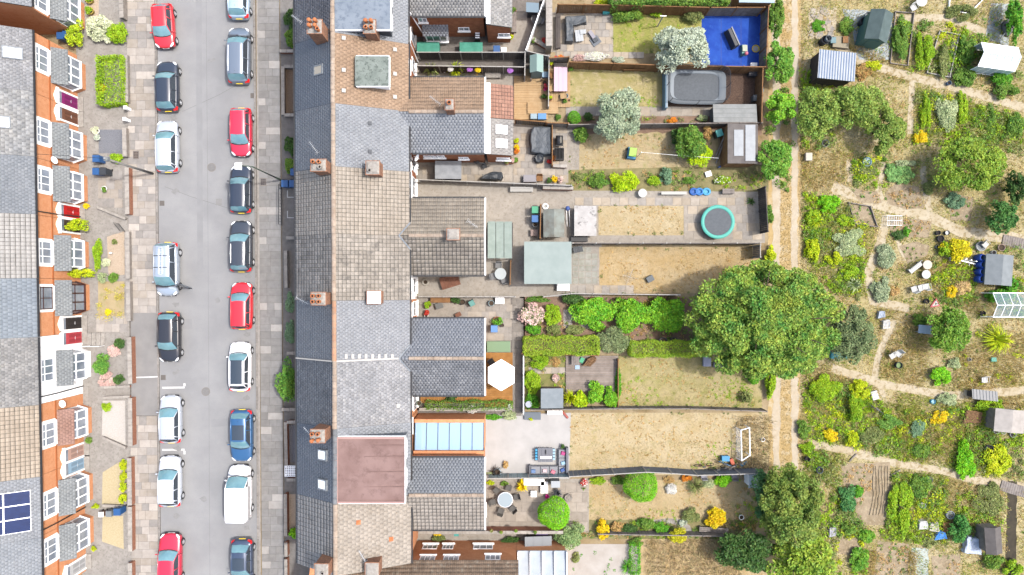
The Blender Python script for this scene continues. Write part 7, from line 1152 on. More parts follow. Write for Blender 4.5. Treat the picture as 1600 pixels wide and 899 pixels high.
shed('small grey felt shed among green plants', (845, 607, 880, 638), 1.95, 1.8, M('felt_bluegrey', c('a9b2b8'), c('9aa4aa'), sc=2, rough=.85), M('shed_brown', c('8f7c74'), rough=.9), pent=True, ribs=0); table_round(826, 632, .27, .7, 'round silver bird bath in the green bed', P('bath_silver', 'd4dce8'), ALU); table_rect(899, 563, .65, .75, .6, 'pale grey square table on the grey decking', WOODG, 0, 4); boxthing('toy_box', 'green and blue plastic tubs beside the square table', 'box', 909, 563, .3, .4, .3, P('tub_green', '58c090', 2.6), -.5); boxthing('storage_tub', 'pale blue tray near the square table', 'box', 902, 574, .35, .3, .2, P('tub_pale', 'b8d4ec')); drape('log_pile', 'heap of rusty brown branches on the grey decking', 'log pile', 921, 566, [(-.5, -.5), (.2, -.3), (.5, .4), (.2, .6), (-.2, .2)], .5, M('rusty_wood', c('a8825c'), c('7c5c40'), sc=8, rough=1, bump=.9, bsc=20), -.3, 5)
bush(842, 566, (18, 13), .9, G_BRIGHT, 'weedy green clump by the white topped fence', leaf=.06); bush(832, 598, (14, 22), 1.0, G_BRIGHT, 'tall weedy green clump beside the grey shed', leaf=.07); bush(832, 628, (13, 16), 1.0, G_FRESH, 'green foliage round the bird bath', leaf=.07); bush(868, 565, (10, 10), .5, G_DRY, 'heap of dry brown twigs in the green bed', leaf=.07, asp=.15); spiky(890, 620, 14, 1.2, G_LIME, 'yellow striped spiky plant beside the grey felt shed', 50, wdt=.05); bush(907, 624, (14, 14), 1.3, leafmat('leaf_neon', 'c4dc18', 'aace18'), 'lime shrub on the decking edge', leaf=.09); bush(930, 616, (16, 20), 1.6, LAUREL, 'glossy shrub on the decking edge', leaf=.1); bush(955, 624, (17, 18), 1.5, LAUREL, 'glossy shrub at the decking corner', leaf=.1); pot(868, 590, .3, .3, 'pile of pale pots in the green bed', MORTAR, F_PINK, .15); bush(966, 598, (6, 26), .5, G_FRESH, 'low green strip along the decking end', leaf=.06)
boxthing('storage_box', 'blue white cage lying at the tree end of the patchy lawn', 'box', 1105, 564, .6, .9, .4, P('cage_pale', 'c0c4d8')); boxthing('storage_box', 'dark flat box next to the pale cage', 'box', 1122, 570, .8, .4, .25, P('cage_dark', '7c7c84'))
for px, py, r, m, lb in ((1180, 590, (16, 12), G_FRESH, 'fresh shrub at the end of the patchy lawn'), (1206, 595, (10, 30), G_BRIGHT, 'tall green shrub by the track beyond the patchy lawn'), (1168, 622, (10, 10), G_OLIVE, 'olive shrub in the corner of the patchy lawn')): bush(px, py, r, 1.3, m, lb, leaf=.08)
# ================================================================ garden H
CUSH = P('cushion_grey', 'a4a6ac'); RATT = P('rattan_grey', '84868e')
o = thing('corner_sofa', 'grey corner sofa with coloured cushions on the pale patio', 'sofa', W(858, 733, .4)); ox, oy = o.location.x, o.location.y
def lb(b, x0, y0, x1, y1, z0, z1, h): a = W(x0, y1, h); d = W(x1, y0, h); return b.box(a[0]-ox, d[0]-ox, a[1]-oy, d[1]-oy, z0, z1)
lb(MB(), 829, 728, 872, 741, .0, .32, .4).build('frame', RATT, o); lb(MB(), 872.5, 702, 887, 741, .0, .32, .4).build('frame', RATT, o); lb(MB(), 829, 741.5, 888, 744.5, 0, .7, .6).build('backrest', RATT, o); lb(MB(), 884.5, 700, 888, 741, 0, .7, .6).build('backrest', RATT, o); lb(MB(), 827, 727, 829, 741, 0, .6, .5).build('armrest', RATT, o)
for x0, x1 in ((830, 844), (845, 858), (859, 871)): lb(MB(), x0, 729, x1, 740, .322, .45, .4).build('seat_cushion', CUSH, o)
for y0, y1 in ((703, 715), (716, 728), (729, 740)): lb(MB(), 873, y0, 884, y1, .322, .45, .4).build('seat_cushion', CUSH, o)
for px, py, hx in ((833, 737, '7898c8'), (851, 736, 'f0d4d8'), (864, 738, 'e88ca0'), (880, 709, 'c8488c'), (880, 724, 'a8d0e8'), (879, 735, '4a6cb0')): a = W(px, py, .6); MB().cbox(a[0]-ox, a[1]-oy, .452, .4, .32, .14, rng.uniform(-.5, .5), .75).build('cushion', P('cush_'+hx, hx, 2.6), o)
table_rect(852, 711, 1.25, 1.15, .6, 'grey patio table with blue striped mats and white tray', RATT, 0, 4); o = [q for q in bpy.data.objects if q.get('label', '').startswith('grey patio table')][0]
MB().cbox(.05, -.2, .602, .9, .2, .03).build('tray', STONEW, o); [MB().cbox(sx*.72, -.35+.24*i, .2, .2, .18, .32).build('stool', P('stool_blue', '4cb4e4', 2.6) if sx < 0 else P('stool_pale', 'b8dcf0'), o) for sx in (-1, 1) for i in range(4)]; MB().cbox(.05, .25, .602, .06, .35, .12).build('bottle', TRIM, o)
boxthing('doormat_bed', 'flat grey lounger pad at the corner of the pale patio', 'lounger', 832, 650, 1.35, .6, .25, P('pad_slate', '7c8690')); boxthing('white_bench', 'white long box seat near the grey fence', 'bench', 867, 645, 1.2, .3, .4, STONEW); pot(829, 654, .12, .25, 'tiny yellow plant on the grey lounger pad', TERRA, G_LIME, .2); o = thing('surf_board', 'red board leaning in the corner of the pale patio', 'board', W(883, 648), R(-50)); MB().cbox(0, 0, .02, .7, .18, .12).build('board', P('board_red', 'b84c3c'), o); MB().cbox(0, 0, .142, .6, .1, .02).build('stripe', P('board_stripe', 'd47464'), o)
spiky(776, 735, 12, .8, TRIM and P('plant_black', '4c4640'), 'dark bronze spiky plant at the house end of the screen fence', 40); pot(777, 736, .3, .4, 'silver globe pot by the dark spiky plant', P('globe', 'b8d0dc'), None); bush(790, 727, (5, 6), .6, G_DRY, 'small golden dried plant by the dark spiky plant', leaf=.05); bush(768, 741, (9, 4), .4, G_PALE, 'pale low plant by the slate wing wall', leaf=.05)
pot(879, 696, .14, .3, 'small dark pot behind the corner sofa', TRIM, G_DARK, .3)
o = thing('football_goal', 'white football goal with net on the bleached lawn', 'goal', W(1160, 695, 0)); gx, gy = o.location.x, o.location.y; T0, T1 = W(1170, 668, 1.2), W(1171, 711, 1.2); B0, B1 = W(1149, 668), W(1149, 715); K0, K1 = W(1159, 673, 1.2), W(1160, 721, 1.2)
L3 = lambda p, z: (p[0]-gx, p[1]-gy, z); [MB().tube([L3(a, z0), L3(b_, z1)], .045, 6).build('frame_tube', UPVC, o) for a, z0, b_, z1 in ((T0, 1.3, T1, 1.3), (T0, 1.3, T0, 0.02), (T1, 1.3, T1, .02), (K0, 1.0, K1, 1.0), (K0, 1.0, T0, 1.3), (K1, 1.0, T1, 1.3), (K0, 1.0, B0, .03), (K1, 1.0, B1, .03))]
net = MB(); [net.tube([L3((K0[0]+(K1[0]-K0[0])*t, K0[1]+(K1[1]-K0[1])*t), 1.0), L3((B0[0]+(B1[0]-B0[0])*t, B0[1]+(B1[1]-B0[1])*t), .02)], .006, 3) for t in [i/14 for i in range(15)]]; [net.tube([L3((K0[0]+(B0[0]-K0[0])*t, K0[1]+(B0[1]-K0[1])*t), 1-t), L3((K1[0]+(B1[0]-K1[0])*t, K1[1]+(B1[1]-K1[1])*t), 1-t)], .006, 3) for t in [i/7 for i in range(8)]]; net.build('net', UPVC, o)
for px, py, rz, m, lb_ in ((1098, 725, .1, P('bike_red', 'b05060'), 'red children bicycle lying at the edge of the football lawn'), (1130, 722, -.3, P('bike_blue', '5ca8e0'), 'sky blue bicycle leaning in the pile by the board fence'), (1138, 727, .4, P('bike_white', 'd8d8dc'), 'white bicycle leaning in the pile by the board fence'), (1120, 729, .2, TRIM, 'black bicycle leaning in the pile by the board fence')):
    o = thing('bicycle', lb_, 'bicycle', W(px, py), rz); bike(o, m)
boxthing('toy_tub', 'sky blue toy tub in the bicycle pile', 'toy', 1134, 717, .6, .4, .5, P('toy_carblue', '54a8d8')); boxthing('toy_tub', 'orange red toy block in the bicycle pile', 'toy', 1144, 722, .25, .5, .4, P('toy_orange', 'e07050', 2.6), .4); boxthing('toy_tub', 'sky blue flat board beside the goal foot', 'toy', 1162, 725, .6, .25, .1, P('toy_carblue', '54a8d8'), .4); pot(1190, 686, .16, .3, 'white football shaped pot beyond the goal', STONEW, None, name='ball_pot')
# ================================================================ garden I
table_round(789.5, 781, .62, .73, 'round glass patio table with black rattan chairs', P('glass_top', 'bcccd4', 2.9, .1), TRIM, ring=ALU)
for i, lb_ in enumerate(('side facing the house wall', 'side facing the yellow plant', 'side facing the white sofa', 'side facing the bright round bush', 'side facing the brick wall with pots', 'side facing the window')):
    a = 2.3-i*1.047; px, py = 789.5+19*math.cos(a)-1, 781-19*math.sin(a); chair(px, py, a-PI/2, 'black rattan chair at the glass table, '+lb_, P('rattan_blk', '6a6660'))
o = thing('corner_bench', 'white corner bench on the taupe patio', 'bench', W(842, 758, .4)); MB().cbox(-.4, .25, 0, 1.7, .55, .42).build('seat', STONEW, o); MB().cbox(.45, -.2, 0, .6, .95, .42).build('seat', STONEW, o); table_rect(834, 772, .5, .5, .42, 'small white square stool before the corner bench', STONEW, 0, 2)
spiky(815, 757, 12, .7, F_YEL, 'yellow leaved spiky plant by the screen fence', 50, wdt=.05); bush(766, 755, (7, 4), .4, G_LIME, 'small lime plant at the wing corner', leaf=.04); bush(788, 756, (8, 4), .4, G_MID, 'low green plant by the screen fence', leaf=.05); spiky(870, 768, 10, .7, P('plant_slate', '6c7078'), 'slate dark spiky plant by the white corner bench', 40); pot(854, 775, .16, .3, 'magenta flower pot by the white corner bench', TERRA, F_MAG, .2); boxthing('water_butt', 'tall pale grey cupboard beside the slate spiky plant', 'cupboard', 868, 757, .7, .5, 1.2, P('cupboard', 'c8ccd0')); o = drape('rock_pile', 'small pile of brown stones by the bright round bush', 'stones', 888, 778, [(.35*math.cos(t*.785), .3*math.sin(t*.785)) for t in range(8)], .3, STONE_W, 0, 4)
VIV = leafmat('leaf_vivid', '8fd020', '78c01c'); bush(866, 803, 24, 2.3, VIV, 'bright round clipped bush beside the taupe patio', style='shell', leaf=.05, n=6500); bush(1002, 760, (26, 24), 2.3, leafmat('leaf_ball', '8cc828', '74b824'), 'bright round clipped bush on the tan lawn', style='shell', leaf=.05, n=6500)
for px, py, lb_ in ((768, 828, 'orange pot with round cactus on the brick wall'), (783, 830, 'small buff pot on the brick wall'), (806, 828, 'buff bowl on the brick wall'), (836, 830, 'small brown pot on the brick wall')):
    x, y = W(px, py, 1.3); o = thing('plant_pot', lb_, 'plant pot', (x, y, 1.2)); MB().lathe(0, 0, [(.1, 0), (.15, .25), (.16, .28), (.13, .28), (.12, .22)], 12).build('pot', TERRA, o, True); V, F = leaf_arrays(shell(90, .12, .12, .09, .26), .04, .6, .4); npmesh('foliage', V, F, G_OLIVE if 'cactus' in lb_ else G_MID, o)
boxthing('storage_chest', 'lilac covered chest by the brick wall', 'chest', 847, 834, .9, .6, .6, P('chest_lilac', 'a890d8', 2.6), -.2); wheelie_bin(713, 834, 'turquoise watering can bin behind the cream wing', P('bin_teal', '58b4ac'), BINK, 0, .7, .7)
spiky(912, 763, 4, .3, G_MID, 'small tuft by the taupe patio edge', 10); bush(913, 755, (6, 6), .6, F_RED, 'red flowering shrub at the board fence', leaf=.05, mat2=F_WHITE, n2=40, name='flower_bush'); bush(935, 752, (14, 7), .7, G_BRIGHT, 'bright low shrub under the board fence by the red flowers', leaf=.06); bush(966, 752, (12, 7), .8, G_MID, 'mid green low shrub under the board fence', leaf=.06); bush(1050, 765, (9, 12), .7, F_WHITE, 'white daisy clump near the board fence', leaf=.04, name='flower_bush'); spiky(1085, 758, 16, .9, G_OLIVE, 'arching olive grass clump near the board fence', 60); bush(1072, 748, (9, 6), .6, F_ORANGE, 'orange flowers under the board fence', leaf=.05, name='flower_bush'); bush(1108, 756, (14, 10), .8, G_PALE, 'pale feathery shrub under the board fence', leaf=.06, asp=.2); bush(1131, 752, (15, 11), 1.1, VIV, 'vivid round shrub under the board fence', leaf=.06); bush(1046, 750, (10, 8), .4, G_DRY, 'dried flower stalks under the board fence', leaf=.06, asp=.15)
o = shed('lean-to cold frame with glass roof by the great oak', (1168, 740, 1196, 762), 1.4, 1.1, glassmat('frame_glass', (.4, .45, .5), .5), UPVC, pent=True, name='cold_frame', cat='cold frame', door=False)
for px, py, lb_ in ((1100, 743, 'grey chair against the board fence, house side'), (1148, 744, 'grey chair against the board fence, oak side')): chair(px, py, PI, lb_, P('chair_lilac', 'a8a8b4'))
for px, py, r, h, m, lb_ in ((1010, 820, (18, 10), .9, G_MID, 'leafy border shrub near the tan lawn'), (985, 830, (16, 9), .9, G_DARK, 'dark border shrub near the tan lawn'), (1033, 826, (14, 10), 1.0, G_FRESH, 'fresh border shrub near the gravel loop'), (1060, 838, (17, 16), 1.6, leafmat('leaf_golden', 'd4cc28', 'bcbc28'), 'golden conifer over the pale fence'), (1121, 812, (19, 17), 1.4, F_YEL, 'yellow blossoming bush near the oak'), (1082, 808, (16, 13), 1.0, G_OLIVE, 'thin olive shrub by the yellow blossoming bush'), (890, 840, (28, 22), 2.0, leafmat('leaf_variegated', 'a8bc80', '7c9c5c'), 'variegated rounded shrub at the corner of the brick wall'), (943, 830, (12, 18), 1.3, F_YEL, 'golden yellow shrub in the lower border'), (965, 826, (12, 10), .8, G_DRY, 'brown dried shrub in the lower border'), (1068, 818, (8, 7), .5, G_SILV, 'silver cushion plant beside the gravel loop')): bush(px, py, r, h, m, lb_, leaf=.07)
sheet('gravel_loop', [(1015, 812), (1060, 810), (1078, 822), (1084, 838), (1076, 840), (1068, 826), (1050, 818), (1015, 818)], 4, GR_WHITE and CONC, .05); pot(1156, 806, .2, .4, 'white round lamp at the oak edge', STONEW, None, name='garden_lamp'); bench(1115, 828, 2.4, 'pale plank bench across the pale fence end', WOODG, -.05, False)
# ================================================================ garden J
spiky(980, 884, 14, .5, G_FRESH, 'green weed clump at the edge of the white paving', 40); hedge(985, 850, 1000, 899, .6, G_FRESH, 'weedy green strip along the white paving', .06, .6, name='weed_strip'); bush(995, 848, (12, 8), .7, G_MID, 'small green shrub next to the weedy strip', leaf=.06); bush(900, 872, (8, 10), .5, G_OLIVE, 'thin weed clump on the white paving', leaf=.06); weeds('paving_weeds', [rect(890, 860, 980, 899)], G_FRESH, 'weeds growing through the white paving', 1.2, .18, .12, .05, 14, 21)
shed('mossy low hut roof with grey planks behind the brick wall', (820, 838, 862, 856), 1.3, 1.1, P('plank_grey', 'a4a8ac'), WOODD, pent=True, name='hut', ribs=2, door=False); bush(800, 846, (18, 8), .8, G_DARK, 'dark ivy behind the brick wall', leaf=.06); bush(685, 842, (14, 6), .6, G_OLIVE, 'olive weeds in the shaded passage', leaf=.06); bush(683, 834, (8, 5), .6, F_YEL, 'yellow flowering plant by the cream wing', leaf=.05, name='flower_bush')
# ================================================================ track and allotments: ground
ALLOT = M('allotment_ground', c('e2d2a6'), c('cfc084'), sc=.35, rough=1, bump=.7, bsc=14, c3=c('b3a873'), sc3=1.4, f3=(.52, .68)); TRACK = M('track_straw', c('e8cd98'), c('ddbd80'), sc=.9, rough=1, bump=.6, bsc=18, c3=c('eedcb8'), sc3=1.4, f3=(.5, .65)); RUT = M('track_rut', c('ecdec6'), c('e0ceb0'), sc=1.5, rough=1, bump=.5, bsc=20); PATHM = M('path_earth', c('ecdec2'), c('decdaa'), sc=1, rough=1, bump=.5, bsc=16, c3=c('bda87c'), sc3=2.5); BEDSOIL = M('bed_soil', c('c9b598'), c('ae9a7a'), sc=1.2, rough=1, bump=.9, bsc=16, c3=c('d8c6a4'), sc3=3, f3=(.5, .66)); SHEETP = M('ground_sheet', c('bcc8cc'), c('a2b0b6'), sc=1.2, rough=.45, bump=.5, bsc=5)
sheet('allotments', [(1245, -200), (1900, -200), (1900, 1200), (1245, 1200)], 1, ALLOT); sheet('track', [(1200, -200), (1252, -200), (1250, 450), (1247, 1200), (1200, 1200)], 2, TRACK, .08)
for xs in ((1207, 1219), (1236, 1247)):
    for y0, y1 in ((-60, 420), (590, 735)): sheet('wheel_rut', [(xs[0], y0), (xs[1], y0), (xs[1]-1, y1), (xs[0], y1)], 3, RUT, .1)
def path(pts, wd):
    L = []; Rr = []
    for i, p in enumerate(pts):
        a, b_ = pts[max(i-1, 0)], pts[min(i+1, len(pts)-1)]; d = math.hypot(b_[0]-a[0], b_[1]-a[1]); n = (-(b_[1]-a[1])/d*wd/2, (b_[0]-a[0])/d*wd/2); L.append((p[0]+n[0], p[1]+n[1])); Rr.append((p[0]-n[0], p[1]-n[1]))
    EXCL.append([W(*p) for p in L+Rr[::-1]]); sheet('earth_path', L+Rr[::-1], 3.5, PATHM, .07)
for pts, wd in (([(1290, 60), (1345, 98), (1420, 120), (1500, 140), (1610, 172)], 13), ([(1425, 118), (1421, 210)], 9), ([(1400, 30), (1480, 28), (1540, 52)], 12), ([(1300, 292), (1380, 322), (1450, 338), (1500, 362), (1600, 375)], 17), ([(1325, 250), (1328, 285)], 8), ([(1380, 255), (1372, 300), (1388, 330)], 9), ([(1440, 260), (1445, 300), (1452, 330)], 10), ([(1385, 335), (1375, 380), (1355, 430), (1362, 470), (1420, 482)], 14), ([(1400, 372), (1415, 408)], 8), ([(1395, 500), (1370, 560), (1365, 600)], 11), ([(1300, 575), (1375, 600), (1480, 618), (1600, 610)], 13), ([(1262, 692), (1330, 705), (1380, 720), (1470, 735), (1520, 750), (1600, 760)], 12), ([(1370, 600), (1382, 620)], 9), ([(1330, 700), (1345, 718)], 8)): path(pts, wd)
def bed(pts, mat=BEDSOIL): EXCL.append([W(*p) for p in pts]); return sheet('soil_bed', pts, 4.2, mat, .05)
for pts in ([(1328, 295), (1370, 300), (1378, 318), (1345, 318)], [(1383, 300), (1400, 288), (1435, 292), (1443, 325), (1415, 328), (1385, 318)], [(1325, 318), (1358, 322), (1370, 355), (1335, 350)], [(1388, 340), (1455, 345), (1450, 372), (1390, 370)], [(1404, 385), (1430, 378), (1452, 385), (1448, 400), (1418, 412)], [(1312, 725), (1390, 722), (1392, 760), (1382, 820), (1345, 820), (1318, 760)], [(1455, 868), (1500, 865), (1498, 930), (1458, 930)], [(1480, 300), (1520, 310), (1515, 345), (1485, 345)], [(1305, 840), (1340, 840), (1345, 870), (1310, 865)], [(1370, 845), (1420, 850), (1415, 930), (1360, 930)]): bed(pts)
bed([(1574, 752), (1588, 752), (1587, 900), (1570, 900)], M('ditch', c('5c5444'), c('4a4438'), sc=2, rough=1))
sheet('plastic_sheet', [(1316, 14), (1352, 18), (1400, 30), (1392, 96), (1340, 92), (1335, 60)], 4, SHEETP, .1); sheet('plastic_sheet', [(1548, 5), (1585, 8), (1575, 72), (1538, 62)], 4, SHEETP, .05); sheet('plastic_sheet', [(1422, 858), (1450, 856), (1452, 930), (1420, 930)], 4, M('sheet_mint', c('d4e0d8'), c('bccbc4'), sc=1.5, rough=.4, bump=.6, bsc=5), .1)
o = sheet('stone_path', rect(1262, 12, 1306, 62), 3, PATHM, .1); [slab('stepping_stone', SP[i % 3], o, *W(1266+rng.uniform(0, 36), 14+rng.uniform(0, 46)), rng.uniform(.35, .6), rng.uniform(.3, .5), .07, .04, rng.uniform(0, 3)) for i in range(22)]
o = sheet('furrow_bed', [(1366, 726), (1389, 724), (1390, 760), (1382, 812), (1368, 816), (1356, 815), (1364, 770)], 4.6, BEDSOIL)
fb = MB(); [fb.tube([(*W(1364+k*4.6+rng.uniform(-1, 1), 728+j*8.5), .0+rng.uniform(0, .03)) for j in range(11) if True][:5]+[(*W(1366+k*4.6-1.3*(j-4)+rng.uniform(-1, 1), 728+j*8.5), .0+rng.uniform(0, .03)) for j in range(5, 10)], .085, 6) for k in range(6)]; tag(fb.build('soil_ridges', BEDSOIL), kind='structure')
# ================================================================ ground cover
A = lambda *p: list(p)
LONG = M('blade_straw', c('e4cb8c', 1.9), c('d4b468', 1.9), sc=.8, rough=.8, rnd=.3, isl=True, trans=.3); LGRN = leafmat('blade_lush', 'b8bf4a', '98aa40')
grass('straw_grass', [A((1370, 480), (1450, 490), (1445, 610), (1372, 590)), A((1500, 540), (1600, 520), (1600, 640), (1480, 620)), A((1430, 400), (1530, 410), (1530, 490), (1440, 470)), A((1260, 560), (1380, 600), (1370, 620), (1255, 600)), A((1400, 640), (1540, 650), (1540, 720), (1400, 720)), A((1250, 225), (1330, 240), (1325, 300), (1252, 300)), A((1470, 740), (1565, 750), (1560, 830), (1480, 820)), A((1350, 860), (1430, 860), (1430, 899), (1350, 899)), A((1310, 60), (1420, 110), (1420, 130), (1300, 110))], LONG, 'long straw coloured grass over the allotments', 75, .32, .018, .02, 1.0, 31)
grass('track_grass', [rect(1219, -20, 1236, 420), rect(1219, 590, 1236, 735), rect(1247, -20, 1256, 420), rect(1247, 590, 1254, 735)], LONG, 'short straw grass along the middle of the track', 160, .1, .014, .02, 1.0, 32)
grass('lush_grass', [A((1252, 300), (1360, 330), (1370, 470), (1262, 440)), A((1255, 600), (1440, 640), (1440, 715), (1258, 690)), A((1380, 735), (1480, 740), (1480, 850), (1375, 840)), A((1400, 600), (1560, 640), (1560, 740), (1400, 720)), A((1425, 135), (1600, 185), (1600, 235), (1425, 225)), A((1250, 690), (1320, 710), (1320, 780), (1258, 740))], LGRN, 'yellow green grass between the allotment beds', 75, .3, .018, .02, 1.0, 33)
for nm, mt, areas, d, r, h, lf, sd, lb_ in (
    ('green_weeds', G_BRIGHT, [A((1258, 600), (1360, 595), (1355, 690), (1262, 685)), A((1380, 740), (1470, 745), (1465, 850), (1375, 840)), A((1255, 330), (1345, 345), (1350, 470), (1270, 440)), A((1470, 620), (1560, 640), (1560, 735), (1480, 725))], 1.1, .4, .5, .075, 41, 'bright green weeds between the allotment beds'),
    ('olive_weeds', G_OLIVE, [A((1360, 620), (1480, 640), (1470, 725), (1340, 700)), A((1500, 640), (1600, 640), (1600, 740), (1500, 740)), A((1320, 230), (1480, 240), (1480, 300), (1330, 290)), A((1470, 760), (1570, 770), (1565, 840), (1480, 830)), A((1430, 140), (1600, 190), (1600, 240), (1425, 225)), A((1240, 120), (1300, 120), (1300, 230), (1250, 230))], .9, .38, .45, .07, 42, 'olive weeds between the allotment beds'),
    ('yellow_weeds', G_LIME, [A((1258, 640), (1360, 640), (1350, 690), (1262, 688)), A((1255, 330), (1350, 345), (1345, 470), (1285, 440)), A((1500, 480), (1600, 500), (1600, 600), (1500, 600)), A((1400, 640), (1520, 660), (1520, 725), (1400, 715))], .45, .35, .45, .07, 43, 'yellow flowering weeds between the allotment beds'),
    ('dark_weeds', G_MID, [A((1300, 740), (1345, 760), (1345, 880), (1290, 880)), A((1560, 380), (1600, 380), (1600, 480), (1560, 480)), A((1255, 590), (1330, 600), (1330, 660), (1258, 650)), A((1400, 750), (1470, 760), (1460, 840), (1390, 835)), A((1190, 100), (1240, 110), (1235, 300), (1195, 300)), A((1195, 380), (1210, 380), (1212, 430), (1190, 430))], .8, .4, .55, .08, 44, 'deep green weeds along the plot edges')): weeds(nm, areas, mt, lb_, d, r, h, lf, 45, sd)
GZ = [A((1252, 300), (1350, 330), (1345, 470), (1262, 440)), A((1252, 588), (1340, 600), (1400, 640), (1470, 645), (1468, 730), (1262, 690)), A((1382, 738), (1480, 745), (1480, 850), (1378, 840)), A((1425, 135), (1600, 185), (1600, 240), (1425, 225)), A((1400, 20), (1530, 50), (1600, 120), (1420, 112)), A((1480, 635), (1600, 640), (1600, 750), (1480, 732)), A((1490, 765), (1570, 775), (1560, 850), (1490, 840)), A((1255, 690), (1318, 716), (1316, 760), (1350, 830), (1350, 899), (1290, 899)), A((1560, 382), (1600, 390), (1600, 500), (1560, 480)), A((1250, 112), (1300, 120), (1300, 235), (1254, 235)), A((1455, 400), (1530, 420), (1520, 480), (1440, 470)), A((1320, 250), (1385, 245), (1380, 295), (1330, 290))]
AL = [A((1252, -20), (1610, -20), (1610, 915), (1252, 915))]
for nm, mt, d, r, h, lf, sd, cl, lb_ in (('bright_cover', G_BRIGHT, 5.5, .34, .4, .085, 51, .2, 'bright green leafy cover over the planted plots'), ('mid_cover', G_MID, 5.0, .36, .45, .085, 52, .3, 'mid green leafy cover over the planted plots'), ('lime_cover', G_LIME, 4.0, .3, .42, .08, 53, .7, 'lime yellow leafy cover over the planted plots'), ('olive_cover', G_OLIVE, 5.0, .34, .38, .08, 55, .25, 'olive leafy cover over the planted plots')): weeds(nm, GZ, mt, lb_, d, r, h, lf, 30, sd, clump=cl)
grass('short_straw', AL, LONG, 'short straw grass over the bare parts of the allotments', 70, .11, .018, .015, 1.3, 34); grass('thin_green', AL, LGRN, 'thin green grass over the bare parts of the allotments', 60, .18, .018, .015, 1.1, 35, .5); weeds('straw_tufts', AL, G_STRAW, 'straw tufts over the bare parts of the allotments', 2.2, .3, .2, .05, 22, 56, clump=.2); weeds('sparse_greens', AL, G_MID, 'sparse green plants over the bare parts of the allotments', 1.4, .2, .2, .06, 16, 57, clump=.5)
BP = [[(1330, 297), (1370, 301), (1376, 317), (1346, 316)], [(1385, 302), (1433, 294), (1440, 324), (1416, 326), (1387, 317)], [(1390, 342), (1453, 346), (1448, 371), (1391, 369)], [(1406, 386), (1450, 386), (1446, 399), (1418, 410)], [(1456, 868), (1499, 866), (1498, 899), (1458, 899)], [(1482, 302), (1518, 311), (1514, 343), (1486, 344)], [(1370, 847), (1418, 851), (1414, 899), (1362, 899)], [(1328, 320), (1356, 324), (1367, 352), (1336, 348)], [(1316, 728), (1362, 726), (1360, 770), (1335, 800)]]
EXCL.clear()
for nm, mt, d, r, sd, cl in (('seedlings', G_OLIVE, 5, .14, 81, .1), ('dry_stalks', G_DRY, 8, .2, 82, -.4), ('young_greens', G_MID, 4, .16, 83, .4)): weeds(nm, BP, mt, 'sparse young plants and dry stalks on the soil beds', d, r, .16, .06, 14, sd, clump=cl)
# ================================================================ trees
TG = leafmat('leaf_great', 'a3b84a', '568c3b', rnd=.48, hue=.03); TG2 = leafmat('leaf_oak', '94a448', '6a8a3c', rnd=.35); TG3 = leafmat('leaf_willow', 'a0b452', '7c9c44', rnd=.3); TG4 = leafmat('leaf_track', '84b040', '68a038', rnd=.3)
tree(1210, 503, (140, 112), 9.5, TG, 'great broad green tree overhanging the track and garden ends', 88000, .115, 190, .15, trunk=.35, limbs=12); tree(1340, 522, (44, 58), 5.0, leafmat('leaf_dusky', '8a9a68', '6c8054'), 'dusky grey green tree beside the great tree', 9000, .1, 60, .2, trunk=.14)
tree(1246, 800, (64, 78), 7.5, TG2, 'oak with mottled crown between the lower gardens and the soil bed', 34000, .11, 110, .18, trunk=.3, limbs=10); tree(1264, 880, (66, 54), 5.5, leafmat('leaf_oaklime', 'a8bc40', '84a83c'), 'lighter green tree near the mottled oak', 8000, .13, 34, .26, trunk=.18); tree(1175, 868, (52, 40), 4.0, G_DARK, 'dark green thicket tree at the foot of the straw ground', 7000, .12, 34, .28, trunk=.12); tree(1196, 775, (22, 40), 4.5, leafmat('leaf_bluish', '6f9a5c', '588450'), 'bluish green small tree beside the cold frame', 3500, .12, 18, .34, trunk=.1)
for px, py, r, h, m, n, lb_ in ((1287, 172, (42, 50), 4.5, TG3, 7000, 'feathery green tree near the ribbed tin roof'), (1345, 158, (50, 46), 4.8, TG3, 8000, 'broad feathery tree in the middle of the upper thicket'), (1392, 196, (36, 48), 4.2, TG3, 6000, 'feathery tree next to the earth path in the upper thicket'), (1530, 255, (72, 50), 5.2, leafmat('leaf_pear', '9cb43c', '7aa038'), 12000, 'wide yellow green fruit tree over the brown beds'), (1575, 338, (28, 32), 3.2, leafmat('leaf_deep', '5f9044', '4a7c3c'), 4000, 'deep green round tree by the far plot'), (1596, 292, (20, 32), 3.0, G_DARK, 2500, 'dark tree behind the wide fruit tree'), (1225, 165, (29, 30), 3.6, leafmat('leaf_freshtree', '94c838', '7cb834'), 4500, 'fresh green tree on the track edge by the bark garden'), (1212, 248, (38, 36), 3.8, TG4, 5500, 'green tree on the track edge by the tarred shed'), (1222, 95, (28, 42), 3.6, TG4, 5500, 'green tree on the track edge beyond the blue turf'), (1216, 28, (16, 40), 3.0, G_MID, 3500, 'narrow tall hedge tree at the upper end of the track'), (1490, 517, (40, 42), 4.0, leafmat('leaf_apple', '86ac3c', '6c9834'), 7000, 'round apple tree beside the pale blue table'), (1590, 30, (14, 44), 2.6, G_FRESH, 3000, 'tall green hedge tree beside the blue ground sheet')): tree(px, py, r, h, m, lb_, n, .1, 40 if n < 7000 else 70, .21, trunk=.1)
